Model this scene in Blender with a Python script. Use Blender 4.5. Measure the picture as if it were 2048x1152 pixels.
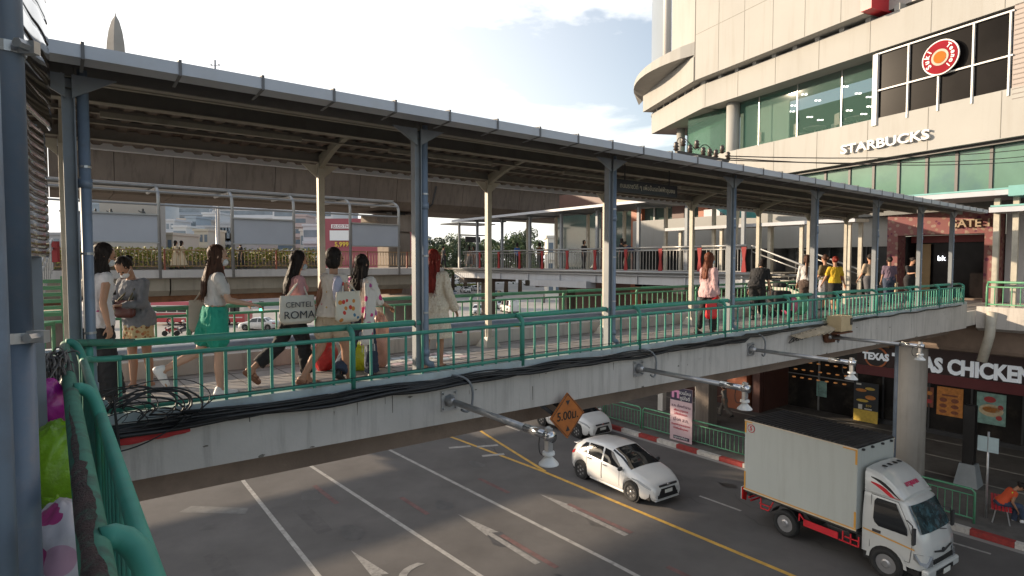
import bpy, bmesh, math, random
from math import sin, cos, pi, radians, sqrt, atan2, tan
from mathutils import Vector, Matrix, noise
random.seed(7)
for o in list(bpy.data.objects): bpy.data.objects.remove(o)
scene = bpy.context.scene
COL = scene.collection
# ---------------------------------------------------------------- camera
H = 7.8                                    # eye height above the road
FPX, CX, CY, HOR = 1180.0, 1024.0, 576.0, 523.0
PITCH = math.atan((CY-HOR)/FPX)
cam = bpy.data.cameras.new('camera'); camo = bpy.data.objects.new('camera', cam); COL.objects.link(camo)
cam.sensor_width = 36; cam.lens = 36*FPX/2048; cam.clip_start = 0.05; cam.clip_end = 5000
camo.location = (0, 0, H); camo.rotation_euler = (radians(90)-PITCH, 0, 0)
scene.camera = camo
# ---------------------------------------------------------------- sky and sun
SUN_AZ = radians(-75)                      # measured from +Y towards +X
SUN_EL = radians(14.7)
world = bpy.data.worlds.new('World'); scene.world = world; world.use_nodes = True
wn, wl = world.node_tree.nodes, world.node_tree.links
wn.clear()
def N(t, **k):
    nd = wn.new(t)
    for a, v in k.items(): setattr(nd, a, v)
    return nd
out = N('ShaderNodeOutputWorld'); bg = N('ShaderNodeBackground'); sky = N('ShaderNodeTexSky')
sky.sky_type = 'NISHITA'; sky.sun_disc = False; sky.sun_elevation = SUN_EL; sky.sun_rotation = SUN_AZ
sky.air_density = 1.0; sky.dust_density = 2.2; sky.ozone_density = 1.0; sky.altitude = 0
tc = N('ShaderNodeTexCoord'); mp = N('ShaderNodeMapping'); mp.inputs['Scale'].default_value = (1.3, 1.3, 3.2); mp.inputs['Location'].default_value = (0.6, 0.1, 0.2)
nz = N('ShaderNodeTexNoise'); nz.inputs['Scale'].default_value = 2.1; nz.inputs['Detail'].default_value = 9; nz.inputs['Roughness'].default_value = .55; nz.inputs['Distortion'].default_value = .25
cr = N('ShaderNodeValToRGB'); cr.color_ramp.elements[0].position = .53; cr.color_ramp.elements[1].position = .74
mx = N('ShaderNodeMix', data_type='RGBA'); mx.inputs['B'].default_value = (8.0, 7.8, 7.5, 1)
wl.new(tc.outputs['Generated'], mp.inputs['Vector']); wl.new(mp.outputs[0], nz.inputs['Vector']); wl.new(nz.outputs['Fac'], cr.inputs['Fac'])
sep = N('ShaderNodeSeparateXYZ'); wl.new(tc.outputs['Generated'], sep.inputs[0])
hz1 = N('ShaderNodeMapRange'); hz1.inputs['From Min'].default_value = .30; hz1.inputs['From Max'].default_value = -.42; hz1.inputs['To Min'].default_value = .14; hz1.inputs['To Max'].default_value = .9; wl.new(sep.outputs['X'], hz1.inputs['Value'])
hz2 = N('ShaderNodeMapRange'); hz2.inputs['From Min'].default_value = 1.1; hz2.inputs['From Max'].default_value = .1; wl.new(sep.outputs['Z'], hz2.inputs['Value'])
hm = N('ShaderNodeMath', operation='MULTIPLY'); wl.new(hz1.outputs[0], hm.inputs[0]); wl.new(hz2.outputs[0], hm.inputs[1])
hm2 = N('ShaderNodeMath', operation='ADD', use_clamp=True); wl.new(hm.outputs[0], hm2.inputs[0]); wl.new(cr.outputs['Color'], hm2.inputs[1])
wl.new(hm2.outputs[0], mx.inputs['Factor']); wl.new(sky.outputs[0], mx.inputs['A']); wl.new(mx.outputs['Result'], bg.inputs['Color'])
wl.new(bg.outputs[0], out.inputs['Surface']); bg.inputs['Strength'].default_value = .12
sun = bpy.data.lights.new('sun', 'SUN'); sun.energy = 4.4; sun.angle = radians(.6); sun.color = (1, .80, .58)
suno = bpy.data.objects.new('sun', sun); COL.objects.link(suno)
SD = Vector((sin(SUN_AZ)*cos(SUN_EL), cos(SUN_AZ)*cos(SUN_EL), sin(SUN_EL)))
suno.rotation_euler = SD.to_track_quat('Z', 'Y').to_euler(); suno.location = (-20, 5, 40)
scene.view_settings.view_transform = 'Standard'; scene.view_settings.look = 'None'; scene.view_settings.gamma = 1; scene.view_settings.exposure = 0.95
scene.render.engine = 'CYCLES'; scene.render.resolution_x = 1024; scene.render.resolution_y = 576
scene.cycles.max_bounces = 6; scene.cycles.transparent_max_bounces = 12
# ---------------------------------------------------------------- measuring frame
_ab = atan2(2540-1024, FPX/cos(PITCH))
bv = Vector((sin(_ab), cos(_ab), 0)); nv = Vector((-bv.y, bv.x, 0)); ZV = Vector((0, 0, 1))
BROT = -_ab                                # rotz that turns +Y into bv
def ray(px, py):
    u = (px-CX)/FPX; v = (CY-py)/FPX
    return Vector((u, cos(PITCH)+v*sin(PITCH), v*cos(PITCH)-sin(PITCH)))
EYE = Vector((0, 0, H))
def B(s, n, z): return bv*s+nv*n+ZV*(H+z)            # bridge frame, z from eye level
def G(s, n, z=0.0): return bv*s+nv*n+ZV*z            # same frame, z from the road
def at_z(px, py, z): r = ray(px, py); return EYE+r*((z-H)/r.z)
def at_y(px, py, y): r = ray(px, py); return EYE+r*(y/r.y)
def at_s(px, py, s): r = ray(px, py); return EYE+r*(s/(r.dot(bv)))
def at_n(px, py, n): r = ray(px, py); return EYE+r*(n/(r.dot(nv)))
def at_pl(px, py, p0, nrm): r = ray(px, py); return EYE+r*((p0-EYE).dot(nrm)/r.dot(nrm))
def SN(p): return p.dot(bv), p.dot(nv)
# ---------------------------------------------------------------- object helpers
KIDS = {}
def setpar(o, parent, local=False):
    if parent is None: return
    o.parent = parent; KIDS.setdefault(parent.name, []).append(o)
    if not local: o.matrix_parent_inverse = wmat(parent).inverted()
class MB:
    def __init__(s): s.v = []; s.f = []; s.mi = []
    def add(s, vs, fs, m=0):
        k = len(s.v); s.v += [tuple(x) for x in vs]
        for f in fs: s.f.append(tuple(i+k for i in f)); s.mi.append(m)
        return s
    def box(s, c, d, R=None, m=0):
        c = Vector(c); hx, hy, hz = d[0]/2, d[1]/2, d[2]/2
        vs = [Vector((x, y, z)) for x in (-hx, hx) for y in (-hy, hy) for z in (-hz, hz)]
        if R is not None: vs = [R @ v for v in vs]
        return s.add([v+c for v in vs], [(0, 1, 3, 2), (4, 6, 7, 5), (0, 4, 5, 1), (2, 3, 7, 6), (0, 2, 6, 4), (1, 5, 7, 3)], m)
    def beam(s, a, b, w, h, up=ZV, m=0):
        a, b = Vector(a), Vector(b); d = (b-a).normalized(); x = d.cross(up)
        if x.length < 1e-6: x = d.cross(Vector((1, 0, 0)))
        x.normalize(); y = x.cross(d).normalized()
        vs = []
        for p in (a, b):
            for i, j in ((-1, -1), (1, -1), (1, 1), (-1, 1)): vs.append(p+x*(i*w/2)+y*(j*h/2))
        return s.add(vs, [(3, 2, 1, 0), (4, 5, 6, 7), (0, 1, 5, 4), (1, 2, 6, 5), (2, 3, 7, 6), (3, 0, 4, 7)], m)
    def tube(s, pts, r, seg=10, cap=True, m=0, sq=1.0):
        pts = [Vector(p) for p in pts]; n = len(pts)
        rr = r if isinstance(r, (list, tuple)) else [r]*n
        t0 = (pts[1]-pts[0]).normalized()
        up = Vector((0, 0, 1)) if abs(t0.z) < .9 else Vector((1, 0, 0))
        x = t0.cross(up).normalized(); k = len(s.v)
        for i, p in enumerate(pts):
            t = (pts[min(i+1, n-1)]-pts[max(i-1, 0)])
            t = t.normalized() if t.length > 1e-9 else t0
            x = (x-t*x.dot(t)); x = x.normalized() if x.length > 1e-6 else t.orthogonal().normalized()
            y = t.cross(x)
            for j in range(seg):
                a = 2*pi*j/seg; s.v.append(tuple(p+x*(rr[i]*cos(a))+y*(rr[i]*sin(a)*sq)))
        for i in range(n-1):
            for j in range(seg):
                a = k+i*seg+j; b = k+i*seg+(j+1) % seg
                s.f.append((a, b, b+seg, a+seg)); s.mi.append(m)
        if cap:
            s.f.append(tuple(k+j for j in range(seg))[::-1]); s.mi.append(m)
            s.f.append(tuple(k+(n-1)*seg+j for j in range(seg))); s.mi.append(m)
        return s
    def lathe(s, prof, seg=16, M=None, m=0):
        k = len(s.v)
        for r, z in prof:
            for j in range(seg):
                p = Vector((r*cos(2*pi*j/seg), r*sin(2*pi*j/seg), z))
                s.v.append(tuple(M @ p if M is not None else p))
        for i in range(len(prof)-1):
            for j in range(seg):
                a = k+i*seg+j; b = k+i*seg+(j+1) % seg
                s.f.append((a, b, b+seg, a+seg)); s.mi.append(m)
        s.f.append(tuple(k+j for j in range(seg))[::-1]); s.mi.append(m)
        s.f.append(tuple(k+(len(prof)-1)*seg+j for j in range(seg))); s.mi.append(m)
        return s
    def prism(s, poly, d, m=0):
        poly = [Vector(p) for p in poly]; d = Vector(d); n = len(poly)
        return s.add(poly+[p+d for p in poly], [tuple(range(n))[::-1], tuple(range(n, 2*n))]+[(i, (i+1) % n, n+(i+1) % n, n+i) for i in range(n)], m)
    def quad(s, a, b, c, d, m=0): return s.add([a, b, c, d], [(0, 1, 2, 3)], m)
    def grid(s, rows, m=0, close=False):
        k = len(s.v); w = len(rows[0])
        for r in rows: s.v += [tuple(p) for p in r]
        for i in range(len(rows)-1):
            for j in range(w if close else w-1):
                s.f.append((k+i*w+j, k+i*w+(j+1) % w, k+(i+1)*w+(j+1) % w, k+(i+1)*w+j)); s.mi.append(m)
        return s
    def ell(s, c, r, R=None, seg=14, rings=9, m=0):
        c = Vector(c); prof = []; k = len(s.v)
        for i in range(1, rings):
            a = pi*i/rings
            for j in range(seg):
                b = 2*pi*j/seg; p = Vector((r[0]*sin(a)*cos(b), r[1]*sin(a)*sin(b), -r[2]*cos(a)))
                if R is not None: p = R @ p
                s.v.append(tuple(c+p))
        for i in range(rings-2):
            for j in range(seg):
                a = k+i*seg+j; b = k+i*seg+(j+1) % seg
                s.f.append((a, b, b+seg, a+seg)); s.mi.append(m)
        s.f.append(tuple(k+j for j in range(seg))[::-1]); s.mi.append(m)
        s.f.append(tuple(k+(rings-2)*seg+j for j in range(seg))); s.mi.append(m)
        return s
    def capsule(s, a, b, ra, rb, seg=12):
        a, b = Vector(a), Vector(b); d = (b-a); L = d.length
        if L < 1e-6: return s.ell(a, (ra, ra, ra))
        d /= L
        pts = []; rr = []
        for q in (-.98, -.8, -.5, 0): pts.append(a+d*ra*q); rr.append(ra*sqrt(max(0, 1-q*q)))
        for q in (0, .5, .8, .98): pts.append(b+d*rb*q); rr.append(rb*sqrt(max(0, 1-q*q)))
        return s.tube(pts, rr, seg)
    def build(s, name, mat=None, parent=None, smooth=False, local=False, bevel=0, label=None):
        me = bpy.data.meshes.new(name); me.from_pydata(s.v, [], s.f)
        mats = mat if isinstance(mat, (list, tuple)) else [mat]
        for m_ in mats:
            if m_: me.materials.append(m_)
        if len(mats) > 1: me.polygons.foreach_set('material_index', s.mi)
        bm = bmesh.new(); bm.from_mesh(me); bmesh.ops.recalc_face_normals(bm, faces=bm.faces); bm.to_mesh(me); bm.free()
        if smooth: me.shade_smooth() if hasattr(me, 'shade_smooth') else None
        me.update()
        o = bpy.data.objects.new(name, me); COL.objects.link(o)
        setpar(o, parent, local)
        if bevel:
            b_ = o.modifiers.new('bevel', 'BEVEL'); b_.width = bevel; b_.segments = 2; b_.limit_method = 'ANGLE'
        if label: o['label'] = label
        return o
def split_build(mb, name, mt, parent=None, local=False):
    """every loose piece of the shape becomes a part of its own"""
    par = list(range(len(mb.v)))
    def fd(a):
        while par[a] != a: par[a] = par[par[a]]; a = par[a]
        return a
    for f in mb.f:
        for q in f[1:]: par[fd(q)] = fd(f[0])
    gr = {}
    for f in mb.f: gr.setdefault(fd(f[0]), []).append(f)
    for fs in gr.values():
        ids = sorted({i for f in fs for i in f}); mp_ = {a: b for b, a in enumerate(ids)}; m_ = MB()
        m_.v = [mb.v[i] for i in ids]; m_.f = [tuple(mp_[i] for i in f) for f in fs]; m_.mi = [0]*len(fs); m_.build(name, mt, parent, local=local)
def wmat(o):
    m = Matrix.Translation(o.location) @ o.rotation_euler.to_matrix().to_4x4()
    return wmat(o.parent) @ o.matrix_parent_inverse @ m if o.parent else m
def tag(o, label=None, cat=None, group=None, kind=None):
    if label: o['label'] = label
    if cat: o['category'] = cat
    if group: o['group'] = group
    if kind: o['kind'] = kind
    return o
def thing(name, label, cat, loc=(0, 0, 0), rz=0, group=None):
    o = bpy.data.objects.new(name, None); COL.objects.link(o); o.location = loc; o.rotation_euler = (0, 0, rz)
    o.empty_display_size = .2
    return tag(o, label, cat, group)
def dup(root, loc, rz, label=None, group=None, swap=None):
    def cp(o, par):
        c = o.copy(); COL.objects.link(c)
        if par is not None: c.parent = par; KIDS.setdefault(par.name, []).append(c)
        if swap and c.data and c.type == 'MESH' and c.data.materials and c.data.materials[0] in swap:
            c.data = c.data.copy(); c.data.materials[0] = swap[c.data.materials[0]]
        for k in list(KIDS.get(o.name, [])): cp(k, c)
        return c
    r = cp(root, None); r.location = loc; r.rotation_euler = (0, 0, rz)
    if label: r['label'] = label
    if group: r['group'] = group
    return r
# ---------------------------------------------------------------- materials
_M = {}
def mat(name, col, rough=.6, metal=0, var=.12, scale=3, bump=0, bscale=None, streak=0, coat=0, spec=.5, alpha=1, trans=0, dirt=None, dirt_amt=.5, dscale=1.2, emit=0):
    if name in _M: return _M[name]
    m = bpy.data.materials.new(name); m.use_nodes = True; _M[name] = m
    nt = m.node_tree; nd, lk = nt.nodes, nt.links; p = nd['Principled BSDF']
    p.inputs['Roughness'].default_value = rough; p.inputs['Metallic'].default_value = metal
    p.inputs['Specular IOR Level'].default_value = spec; p.inputs['Coat Weight'].default_value = coat
    p.inputs['Transmission Weight'].default_value = trans; p.inputs['Alpha'].default_value = alpha
    c = (col[0], col[1], col[2], 1); tcx = nd.new('ShaderNodeTexCoord')
    n1 = nd.new('ShaderNodeTexNoise'); n1.inputs['Scale'].default_value = scale; n1.inputs['Detail'].default_value = 6; n1.inputs['Roughness'].default_value = .6
    lk.new(tcx.outputs['Object'], n1.inputs['Vector'])
    r = nd.new('ShaderNodeValToRGB'); r.color_ramp.elements[0].position = .3; r.color_ramp.elements[1].position = .72
    r.color_ramp.elements[0].color = tuple(max(0, x*(1-var)) for x in col)+(1,); r.color_ramp.elements[1].color = tuple(min(1, x*(1+var*.8)) for x in col)+(1,)
    lk.new(n1.outputs['Fac'], r.inputs['Fac']); last = r.outputs['Color']
    if dirt or streak:
        d = dirt or tuple(x*.35 for x in col)
        mpn = nd.new('ShaderNodeMapping'); mpn.inputs['Scale'].default_value = (dscale*(3 if streak else 1), dscale*(3 if streak else 1), dscale*(.25 if streak else 1))
        lk.new(tcx.outputs['Object'], mpn.inputs['Vector'])
        n2 = nd.new('ShaderNodeTexNoise'); n2.inputs['Scale'].default_value = 2.4; n2.inputs['Detail'].default_value = 8; n2.inputs['Roughness'].default_value = .65
        lk.new(mpn.outputs[0], n2.inputs['Vector'])
        r2 = nd.new('ShaderNodeValToRGB'); r2.color_ramp.elements[0].position = .5; r2.color_ramp.elements[1].position = .78
        r2.color_ramp.elements[1].color = (dirt_amt,)*3+(1,)
        lk.new(n2.outputs['Fac'], r2.inputs['Fac'])
        mxn = nd.new('ShaderNodeMix'); mxn.data_type = 'RGBA'; mxn.inputs['B'].default_value = (*d, 1)
        lk.new(r2.outputs['Color'], mxn.inputs['Factor']); lk.new(last, mxn.inputs['A']); last = mxn.outputs['Result']
    lk.new(last, p.inputs['Base Color'])
    if bump:
        n3 = nd.new('ShaderNodeTexNoise'); n3.inputs['Scale'].default_value = bscale or scale*8; n3.inputs['Detail'].default_value = 5
        lk.new(tcx.outputs['Object'], n3.inputs['Vector']); bn = nd.new('ShaderNodeBump'); bn.inputs['Strength'].default_value = bump; bn.inputs['Distance'].default_value = .02
        lk.new(n3.outputs['Fac'], bn.inputs['Height']); lk.new(bn.outputs[0], p.inputs['Normal'])
    if emit:
        lk.new(last, p.inputs['Emission Color']); p.inputs['Emission Strength'].default_value = emit
    return m
def glassmat(name, tint, rough=.04, alpha=.55):
    if name in _M: return _M[name]
    m = bpy.data.materials.new(name); m.use_nodes = True; _M[name] = m
    p = m.node_tree.nodes['Principled BSDF']; p.inputs['Base Color'].default_value = (*tint, 1); p.inputs['Roughness'].default_value = rough
    p.inputs['Alpha'].default_value = alpha; p.inputs['Specular IOR Level'].default_value = .25
    return m
def blob_mat(name, base, spots, scale=9, thr=.32, rough=.85, rnd=1.0, extra=None):
    """fabric with printed patches: voronoi spots of up to three colours"""
    if name in _M: return _M[name]
    m = bpy.data.materials.new(name); m.use_nodes = True; _M[name] = m
    nd, lk = m.node_tree.nodes, m.node_tree.links; p = nd['Principled BSDF']; p.inputs['Roughness'].default_value = rough
    t = nd.new('ShaderNodeTexCoord'); v = nd.new('ShaderNodeTexVoronoi'); v.inputs['Scale'].default_value = scale; v.inputs['Randomness'].default_value = rnd
    lk.new(t.outputs['Object'], v.inputs['Vector'])
    lt = nd.new('ShaderNodeMath'); lt.operation = 'LESS_THAN'; lt.inputs[1].default_value = thr
    lk.new(v.outputs['Distance'], lt.inputs[0])
    sx = nd.new('ShaderNodeSeparateColor'); lk.new(v.outputs['Color'], sx.inputs[0])
    cr_ = nd.new('ShaderNodeValToRGB'); cr_.color_ramp.interpolation = 'CONSTANT'
    e = cr_.color_ramp.elements; e[0].color = (*spots[0], 1); e[1].position = 1/len(spots); e[1].color = (*spots[1 % len(spots)], 1)
    for i in range(2, len(spots)): q = e.new(i/len(spots)); q.color = (*spots[i], 1)
    lk.new(sx.outputs[0], cr_.inputs['Fac'])
    mxn = nd.new('ShaderNodeMix'); mxn.data_type = 'RGBA'; mxn.inputs['A'].default_value = (*base, 1)
    lk.new(lt.outputs[0], mxn.inputs['Factor']); lk.new(cr_.outputs['Color'], mxn.inputs['B']); lk.new(mxn.outputs['Result'], p.inputs['Base Color'])
    return m
THAI = None
def text(parent, s, size, origin, xdir, ydir, mt, name='lettering', depth=.004, align='CENTER', bold=0, wscale=1, shear=0, label=None, alignv='CENTER'):
    """flat lettering as a mesh, standing on a real surface"""
    c = bpy.data.curves.new(name, 'FONT'); c.body = s; c.size = size; c.align_x = align; c.align_y = alignv; c.extrude = depth; c.offset = bold; c.shear = shear
    c.resolution_u = 3
    o = bpy.data.objects.new(name, c); COL.objects.link(o)
    dg = bpy.context.evaluated_depsgraph_get(); dg.update()
    me = bpy.data.meshes.new_from_object(o.evaluated_get(dg)); bpy.data.objects.remove(o); bpy.data.curves.remove(c)
    x = Vector(xdir).normalized(); y = Vector(ydir).normalized(); z = x.cross(y)
    M = Matrix((x*wscale, y, z)).transposed().to_4x4(); M.translation = Vector(origin)
    me.transform(M); me.materials.clear(); me.materials.append(mt)
    r = bpy.data.objects.new(name, me); COL.objects.link(r)
    setpar(r, parent, False)
    if label: r['label'] = label
    return r
def remeshed(mb, name, mt, parent, voxel=.01, sm=3, local=True, label=None):
    me = bpy.data.meshes.new(name); me.from_pydata(mb.v, [], mb.f)
    bm = bmesh.new(); bm.from_mesh(me); bmesh.ops.recalc_face_normals(bm, faces=bm.faces); bm.to_mesh(me); bm.free()
    o = bpy.data.objects.new(name, me); COL.objects.link(o)
    r = o.modifiers.new('r', 'REMESH'); r.mode = 'VOXEL'; r.voxel_size = voxel; r.use_smooth_shade = True
    if sm: s_ = o.modifiers.new('s', 'SMOOTH'); s_.iterations = sm; s_.factor = .5
    dg = bpy.context.evaluated_depsgraph_get(); dg.update()
    m2 = bpy.data.meshes.new_from_object(o.evaluated_get(dg)); bpy.data.objects.remove(o); bpy.data.meshes.remove(me)
    m2.materials.clear(); m2.materials.append(mt); m2.shade_smooth() if hasattr(m2, 'shade_smooth') else None
    o = bpy.data.objects.new(name, m2); COL.objects.link(o)
    setpar(o, parent, local)
    if label: o['label'] = label
    return o
def wrinkle(o, amp=.006, fr=(14, 14, 5), seed=0, ridge=True):
    me = o.data; ns = [v.normal.copy() for v in me.vertices]
    for v, n_ in zip(me.vertices, ns):
        p = Vector((v.co.x*fr[0]+seed, v.co.y*fr[1], v.co.z*fr[2])); a = noise.noise(p)+.5*noise.noise(p*2.3)
        if ridge: a = .35-abs(a)*1.6
        v.co += n_*(amp*a)
    me.update()
def arc(a, b, c, k=6):
    """quadratic curve a-b-c"""
    a, b, c = Vector(a), Vector(b), Vector(c)
    return [a*(1-t)**2+b*2*t*(1-t)+c*t*t for t in [i/k for i in range(k+1)]]
# ================================================================ ground, road, pavement
SUR = 'structure'
asph = mat('asphalt', (.105, .097, .092), .85, var=.22, scale=.5, bump=.35, bscale=60, dirt=(.07, .064, .06), dirt_amt=.7, dscale=.25)
plaza = mat('painted_sunlit_asphalt', (.30, .285, .265), .8, var=.2, scale=.08, bump=.2, bscale=30, dirt=(.2, .19, .18), dirt_amt=.5, dscale=.05)  # same asphalt as the road, sunlight painted in as a paler grey
white_line = mat('road_white', (.34, .325, .30), .7, var=.25, scale=4, dirt=(.11, .10, .10), dirt_amt=.8, dscale=3)
yellow_line = mat('road_yellow', (.56, .33, .06), .7, var=.25, scale=4, dirt=(.2, .14, .06), dirt_amt=.6, dscale=2)
red_line = mat('road_red', (.15, .08, .075), .85, var=.3, scale=4, dirt=(.10, .09, .085), dirt_amt=1, dscale=3.5)
g = MB(); g.box((0, 900, -.51), (6000, 3000, 1)); tag(g.build('ground', plaza), kind=SUR)
r = MB()
r.add([G(1.5, -30, .0), G(20.4, -30, .0), G(20.0, 46, .0), G(-2, 46, .0)], [(0, 1, 2, 3)]); tag(r.build('road', asph), kind=SUR)
def strip(pts, w, mt, name, z=.004):
    m = MB(); pts = [Vector((a, b)) for a, b in pts]; L = []; R_ = []
    for i, p in enumerate(pts):
        t = (pts[min(i+1, len(pts)-1)]-pts[max(i-1, 0)]).normalized(); q = Vector((-t.y, t.x))*w/2
        L.append(p+q); R_.append(p-q)
    m.grid([[G(a.x, a.y, z) for a in L], [G(a.x, a.y, z) for a in R_]]); return tag(m.build(name, mt), kind=SUR)
strip([(5.7, 34), (5.15, 22), (5.0, 14), (4.95, 4)], .13, white_line, 'lane_line')
strip([(6.9, 34), (7.6, 21.9), (8.17, 11.8), (8.35, 4)], .13, white_line, 'lane_line')
strip([(10.2, 34), (10.83, 21.9), (11.24, 10.2), (11.3, 3)], .13, white_line, 'lane_line')
strip([(13.0, 30), (13.84, 21.6), (14.2, 16.3), (14.3, 7), (14.3, 0)], .14, yellow_line, 'yellow_line')
strip([(17.6, 30), (15.3, 21.8), (14.26, 16.3)], .13, yellow_line, 'yellow_line', .006)
for n0 in (11.4, 2.5, -1.5, 22.5, 27, 31): strip([(16.8, n0), (16.8, n0-1.5)], .1, white_line, 'lane_dash')
for n0 in (5.6, 3.2): strip([(19.5, n0), (19.55, n0-1.3)], .1, white_line, 'lane_dash')
def arrow(s, n, L=3.8, turn=0):
    m = MB(); m.add([G(s, n, .005), G(s+.27, n-1.75, .005), G(s+.02, n-1.62, .005), G(s-.13, n-1.75, .005)], [(0, 1, 2, 3)])
    m.add([G(s+.09, n-1.64, .005), G(s-.07, n-1.64, .005), G(s-.08, n-L, .005), G(s+.1, n-L, .005)], [(0, 1, 2, 3)])
    if turn:
        c = arc((s+.1, n-3.4, 0), (s+.1, n-1.6, 0), (s+1.1, n-1.7, 0), 8)
        m.grid([[G(p.x, p.y, .0055) for p in c], [G(p.x+.13, p.y-.16, .0055) for p in c]])
    return tag(m.build('direction_arrow', mat('faded_arrow', (.25, .24, .225), .8, var=.3, scale=5, dirt=(.11, .10, .10), dirt_amt=1, dscale=4)), kind=SUR)
arrow(9.68, 15.15); arrow(12.7, 14.8); arrow(6.16, 15.0, 3.4, 1)
for s, n, L in ((9.9, 13.2, 2.3), (8.9, 17.4, 1.7), (12.9, 13.6, 2.6), (11.9, 17.2, 1.7), (7.0, 20.2, 2), (12.2, 9.2, 1.2)):
    strip([(s, n), (s+.04, n-L)], .16, red_line, 'red_paint_mark', .0075)
# patch of repaired asphalt + paler hatch near the bridge
road_patch = MB(); road_patch.add([G(2.9, 20.6, .004), G(4.5, 19.2, .004), G(4.7, 19.6, .004), G(3.3, 20.9, .004)], [(0, 1, 2, 3)]); tag(road_patch.build('pale_road_quad', mat('pale_quad_tone', (.15,.145,.135), .8, var=.3)), kind=SUR)  # quad a little paler than the asphalt
for s, n in ((13.4, 20.6), (14.4, 20.0), (13.9, 18.9)):
    strip([(s-.5, n+.25), (s+.35, n-.1)], .22, white_line, 'hatch_bar', .0065)
patch_m = mat('asphalt_patch', (.094, .087, .083), .9, var=.25, scale=2, bump=.4, bscale=60); tar = mat('tar_seam', (.03, .028, .027), .6, var=.3); oil = mat('oil_stain', (.055, .05, .047), .5, var=.4, scale=3)
rp = random.Random(21)
for s, n, a, b in ((6.0, 17.6, .5, 2.2), (17.6, 13.6, .5, 2.2), (3.2, 16.0, .5, 2.4)):
    m = MB(); m.add([G(s+a*x*.5*rp.uniform(.85, 1.1), n+b*y*.5*rp.uniform(.85, 1.1), .002) for x, y in ((-1, -1), (0, -1.05), (1, -1), (1.03, 0), (1, 1), (0, 1.02), (-1, 1))], [tuple(range(7))]); tag(m.build('asphalt_patch', patch_m), kind=SUR)
for q in range(9):
    s, n = rp.uniform(2, 19.5), rp.uniform(9, 22); pts = [(s, n)]
    for _ in range(9): s += rp.uniform(-.22, .25); n -= rp.uniform(.1, .5); pts.append((s, n))
    strip(pts, .022, tar, 'tar_seam', .0028)
for q in range(16):
    lane = rp.choice((3.4, 6.6, 9.7, 12.7, 15.6, 18.4)); n = rp.uniform(8, 22); r_ = rp.uniform(.12, .4); m = MB(); m.add([G(lane+rp.uniform(-.1, .1)+r_*cos(t)*rp.uniform(.6, 1), n+1.7*r_*sin(t)*rp.uniform(.7, 1), .0034+q*.00003) for t in [2*pi*k/12 for k in range(12)]], [tuple(range(12))]); tag(m.build('oil_stain', oil), kind=SUR)
# far side pavement and kerb
pav = mat('pavement', (.12, .11, .10), .85, var=.2, scale=2, bump=.3, bscale=40, dirt=(.05, .045, .04), dirt_amt=.6, dscale=.8)
pale_edge = mat('pale_edging', (.30, .28, .25), .8, var=.2)
kred = mat('kerb_red', (.30, .035, .03), .75, var=.25, scale=6, dirt=(.1, .06, .05), dirt_amt=.6, dscale=4)
kwht = mat('kerb_white', (.50, .47, .43), .75, var=.2, scale=6, dirt=(.16, .13, .1), dirt_amt=.7, dscale=4)
cur = MB()
cur.prism([G(20.75, -30, .0), G(70, -30, .0), G(70, 46, .0), G(20.35, 46, .0)], (0, 0, .15)); tag(cur.build('pavement', pav), kind=SUR)
kb = MB(); n0 = -30.0; i = 0
while n0 < 45.5:
    sk = 20.62-.0053*(n0+30)
    kb.prism([G(sk, n0, .0), G(sk+.2, n0, .0), G(sk+.2, n0+.995, .0), G(sk, n0+.995, .0)], (0, 0, .165), m=i % 2); n0 += 1; i += 1
tag(kb.build('kerb', [kred, kwht]), kind=SUR)
for s0, n0, n1 in ((25.0, -10, 12), (27.2, -10, 24), (29.6, -10, 30)):
    m = MB(); m.prism([G(s0, n0, .15), G(s0+.12, n0, .15), G(s0+.12, n1, .15), G(s0, n1, .15)], (0, 0, .006)); tag(m.build('paving_strip', pale_edge), kind=SUR)
lp = MB(); lp.prism([G(1.3, -30, 0), G(-30, -30, 0), G(-30, 18, 0), G(1.3, 18, 0)], (0, 0, .15)); tag(lp.build('pavement', pav), kind=SUR)
# ================================================================ the covered footbridge
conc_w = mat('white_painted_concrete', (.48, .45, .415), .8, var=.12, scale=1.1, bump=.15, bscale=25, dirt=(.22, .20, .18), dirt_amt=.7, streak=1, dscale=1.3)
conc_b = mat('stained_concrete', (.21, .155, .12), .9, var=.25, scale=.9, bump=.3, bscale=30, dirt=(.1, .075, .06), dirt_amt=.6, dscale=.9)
conc_far = mat('old_concrete', (.17, .14, .115), .9, var=.25, scale=.35, bump=.3, bscale=8, dirt=(.06, .045, .038), dirt_amt=.8, streak=1, dscale=.35)
conc_via = mat('viaduct_concrete', (.115, .09, .072), .9, var=.25, scale=.35, bump=.3, bscale=8, dirt=(.045, .034, .028), dirt_amt=.8, streak=1, dscale=.5)
decktile = mat('deck_cement', (.25, .235, .225), .7, var=.2, scale=2.2, bump=.25, bscale=30, dirt=(.13, .12, .11), dirt_amt=.7, dscale=.8)
steel_g = mat('grey_painted_steel', (.20, .22, .24), .5, var=.12, scale=4, dirt=(.16, .14, .12), dirt_amt=.5, dscale=2)
steel_l = mat('pale_painted_steel', (.44, .41, .34), .5, var=.12, scale=4, dirt=(.2, .17, .14), dirt_amt=.5, dscale=2)
canopyb = mat('canopy_beam_paint', (.12, .11, .098), .6, var=.15, scale=3, dirt=(.07, .05, .035), dirt_amt=.6, dscale=2)
roofmetal = mat('corrugated_sheet', (.13, .105, .088), .6, metal=.15, var=.4, scale=2.2, dirt=(.09, .05, .035), dirt_amt=.85, dscale=1.6)
gutter_m = mat('gutter_paint', (.42, .44, .48), .45, var=.06, scale=2, dirt=(.35, .33, .3), dirt_amt=.4, dscale=1)
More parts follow.
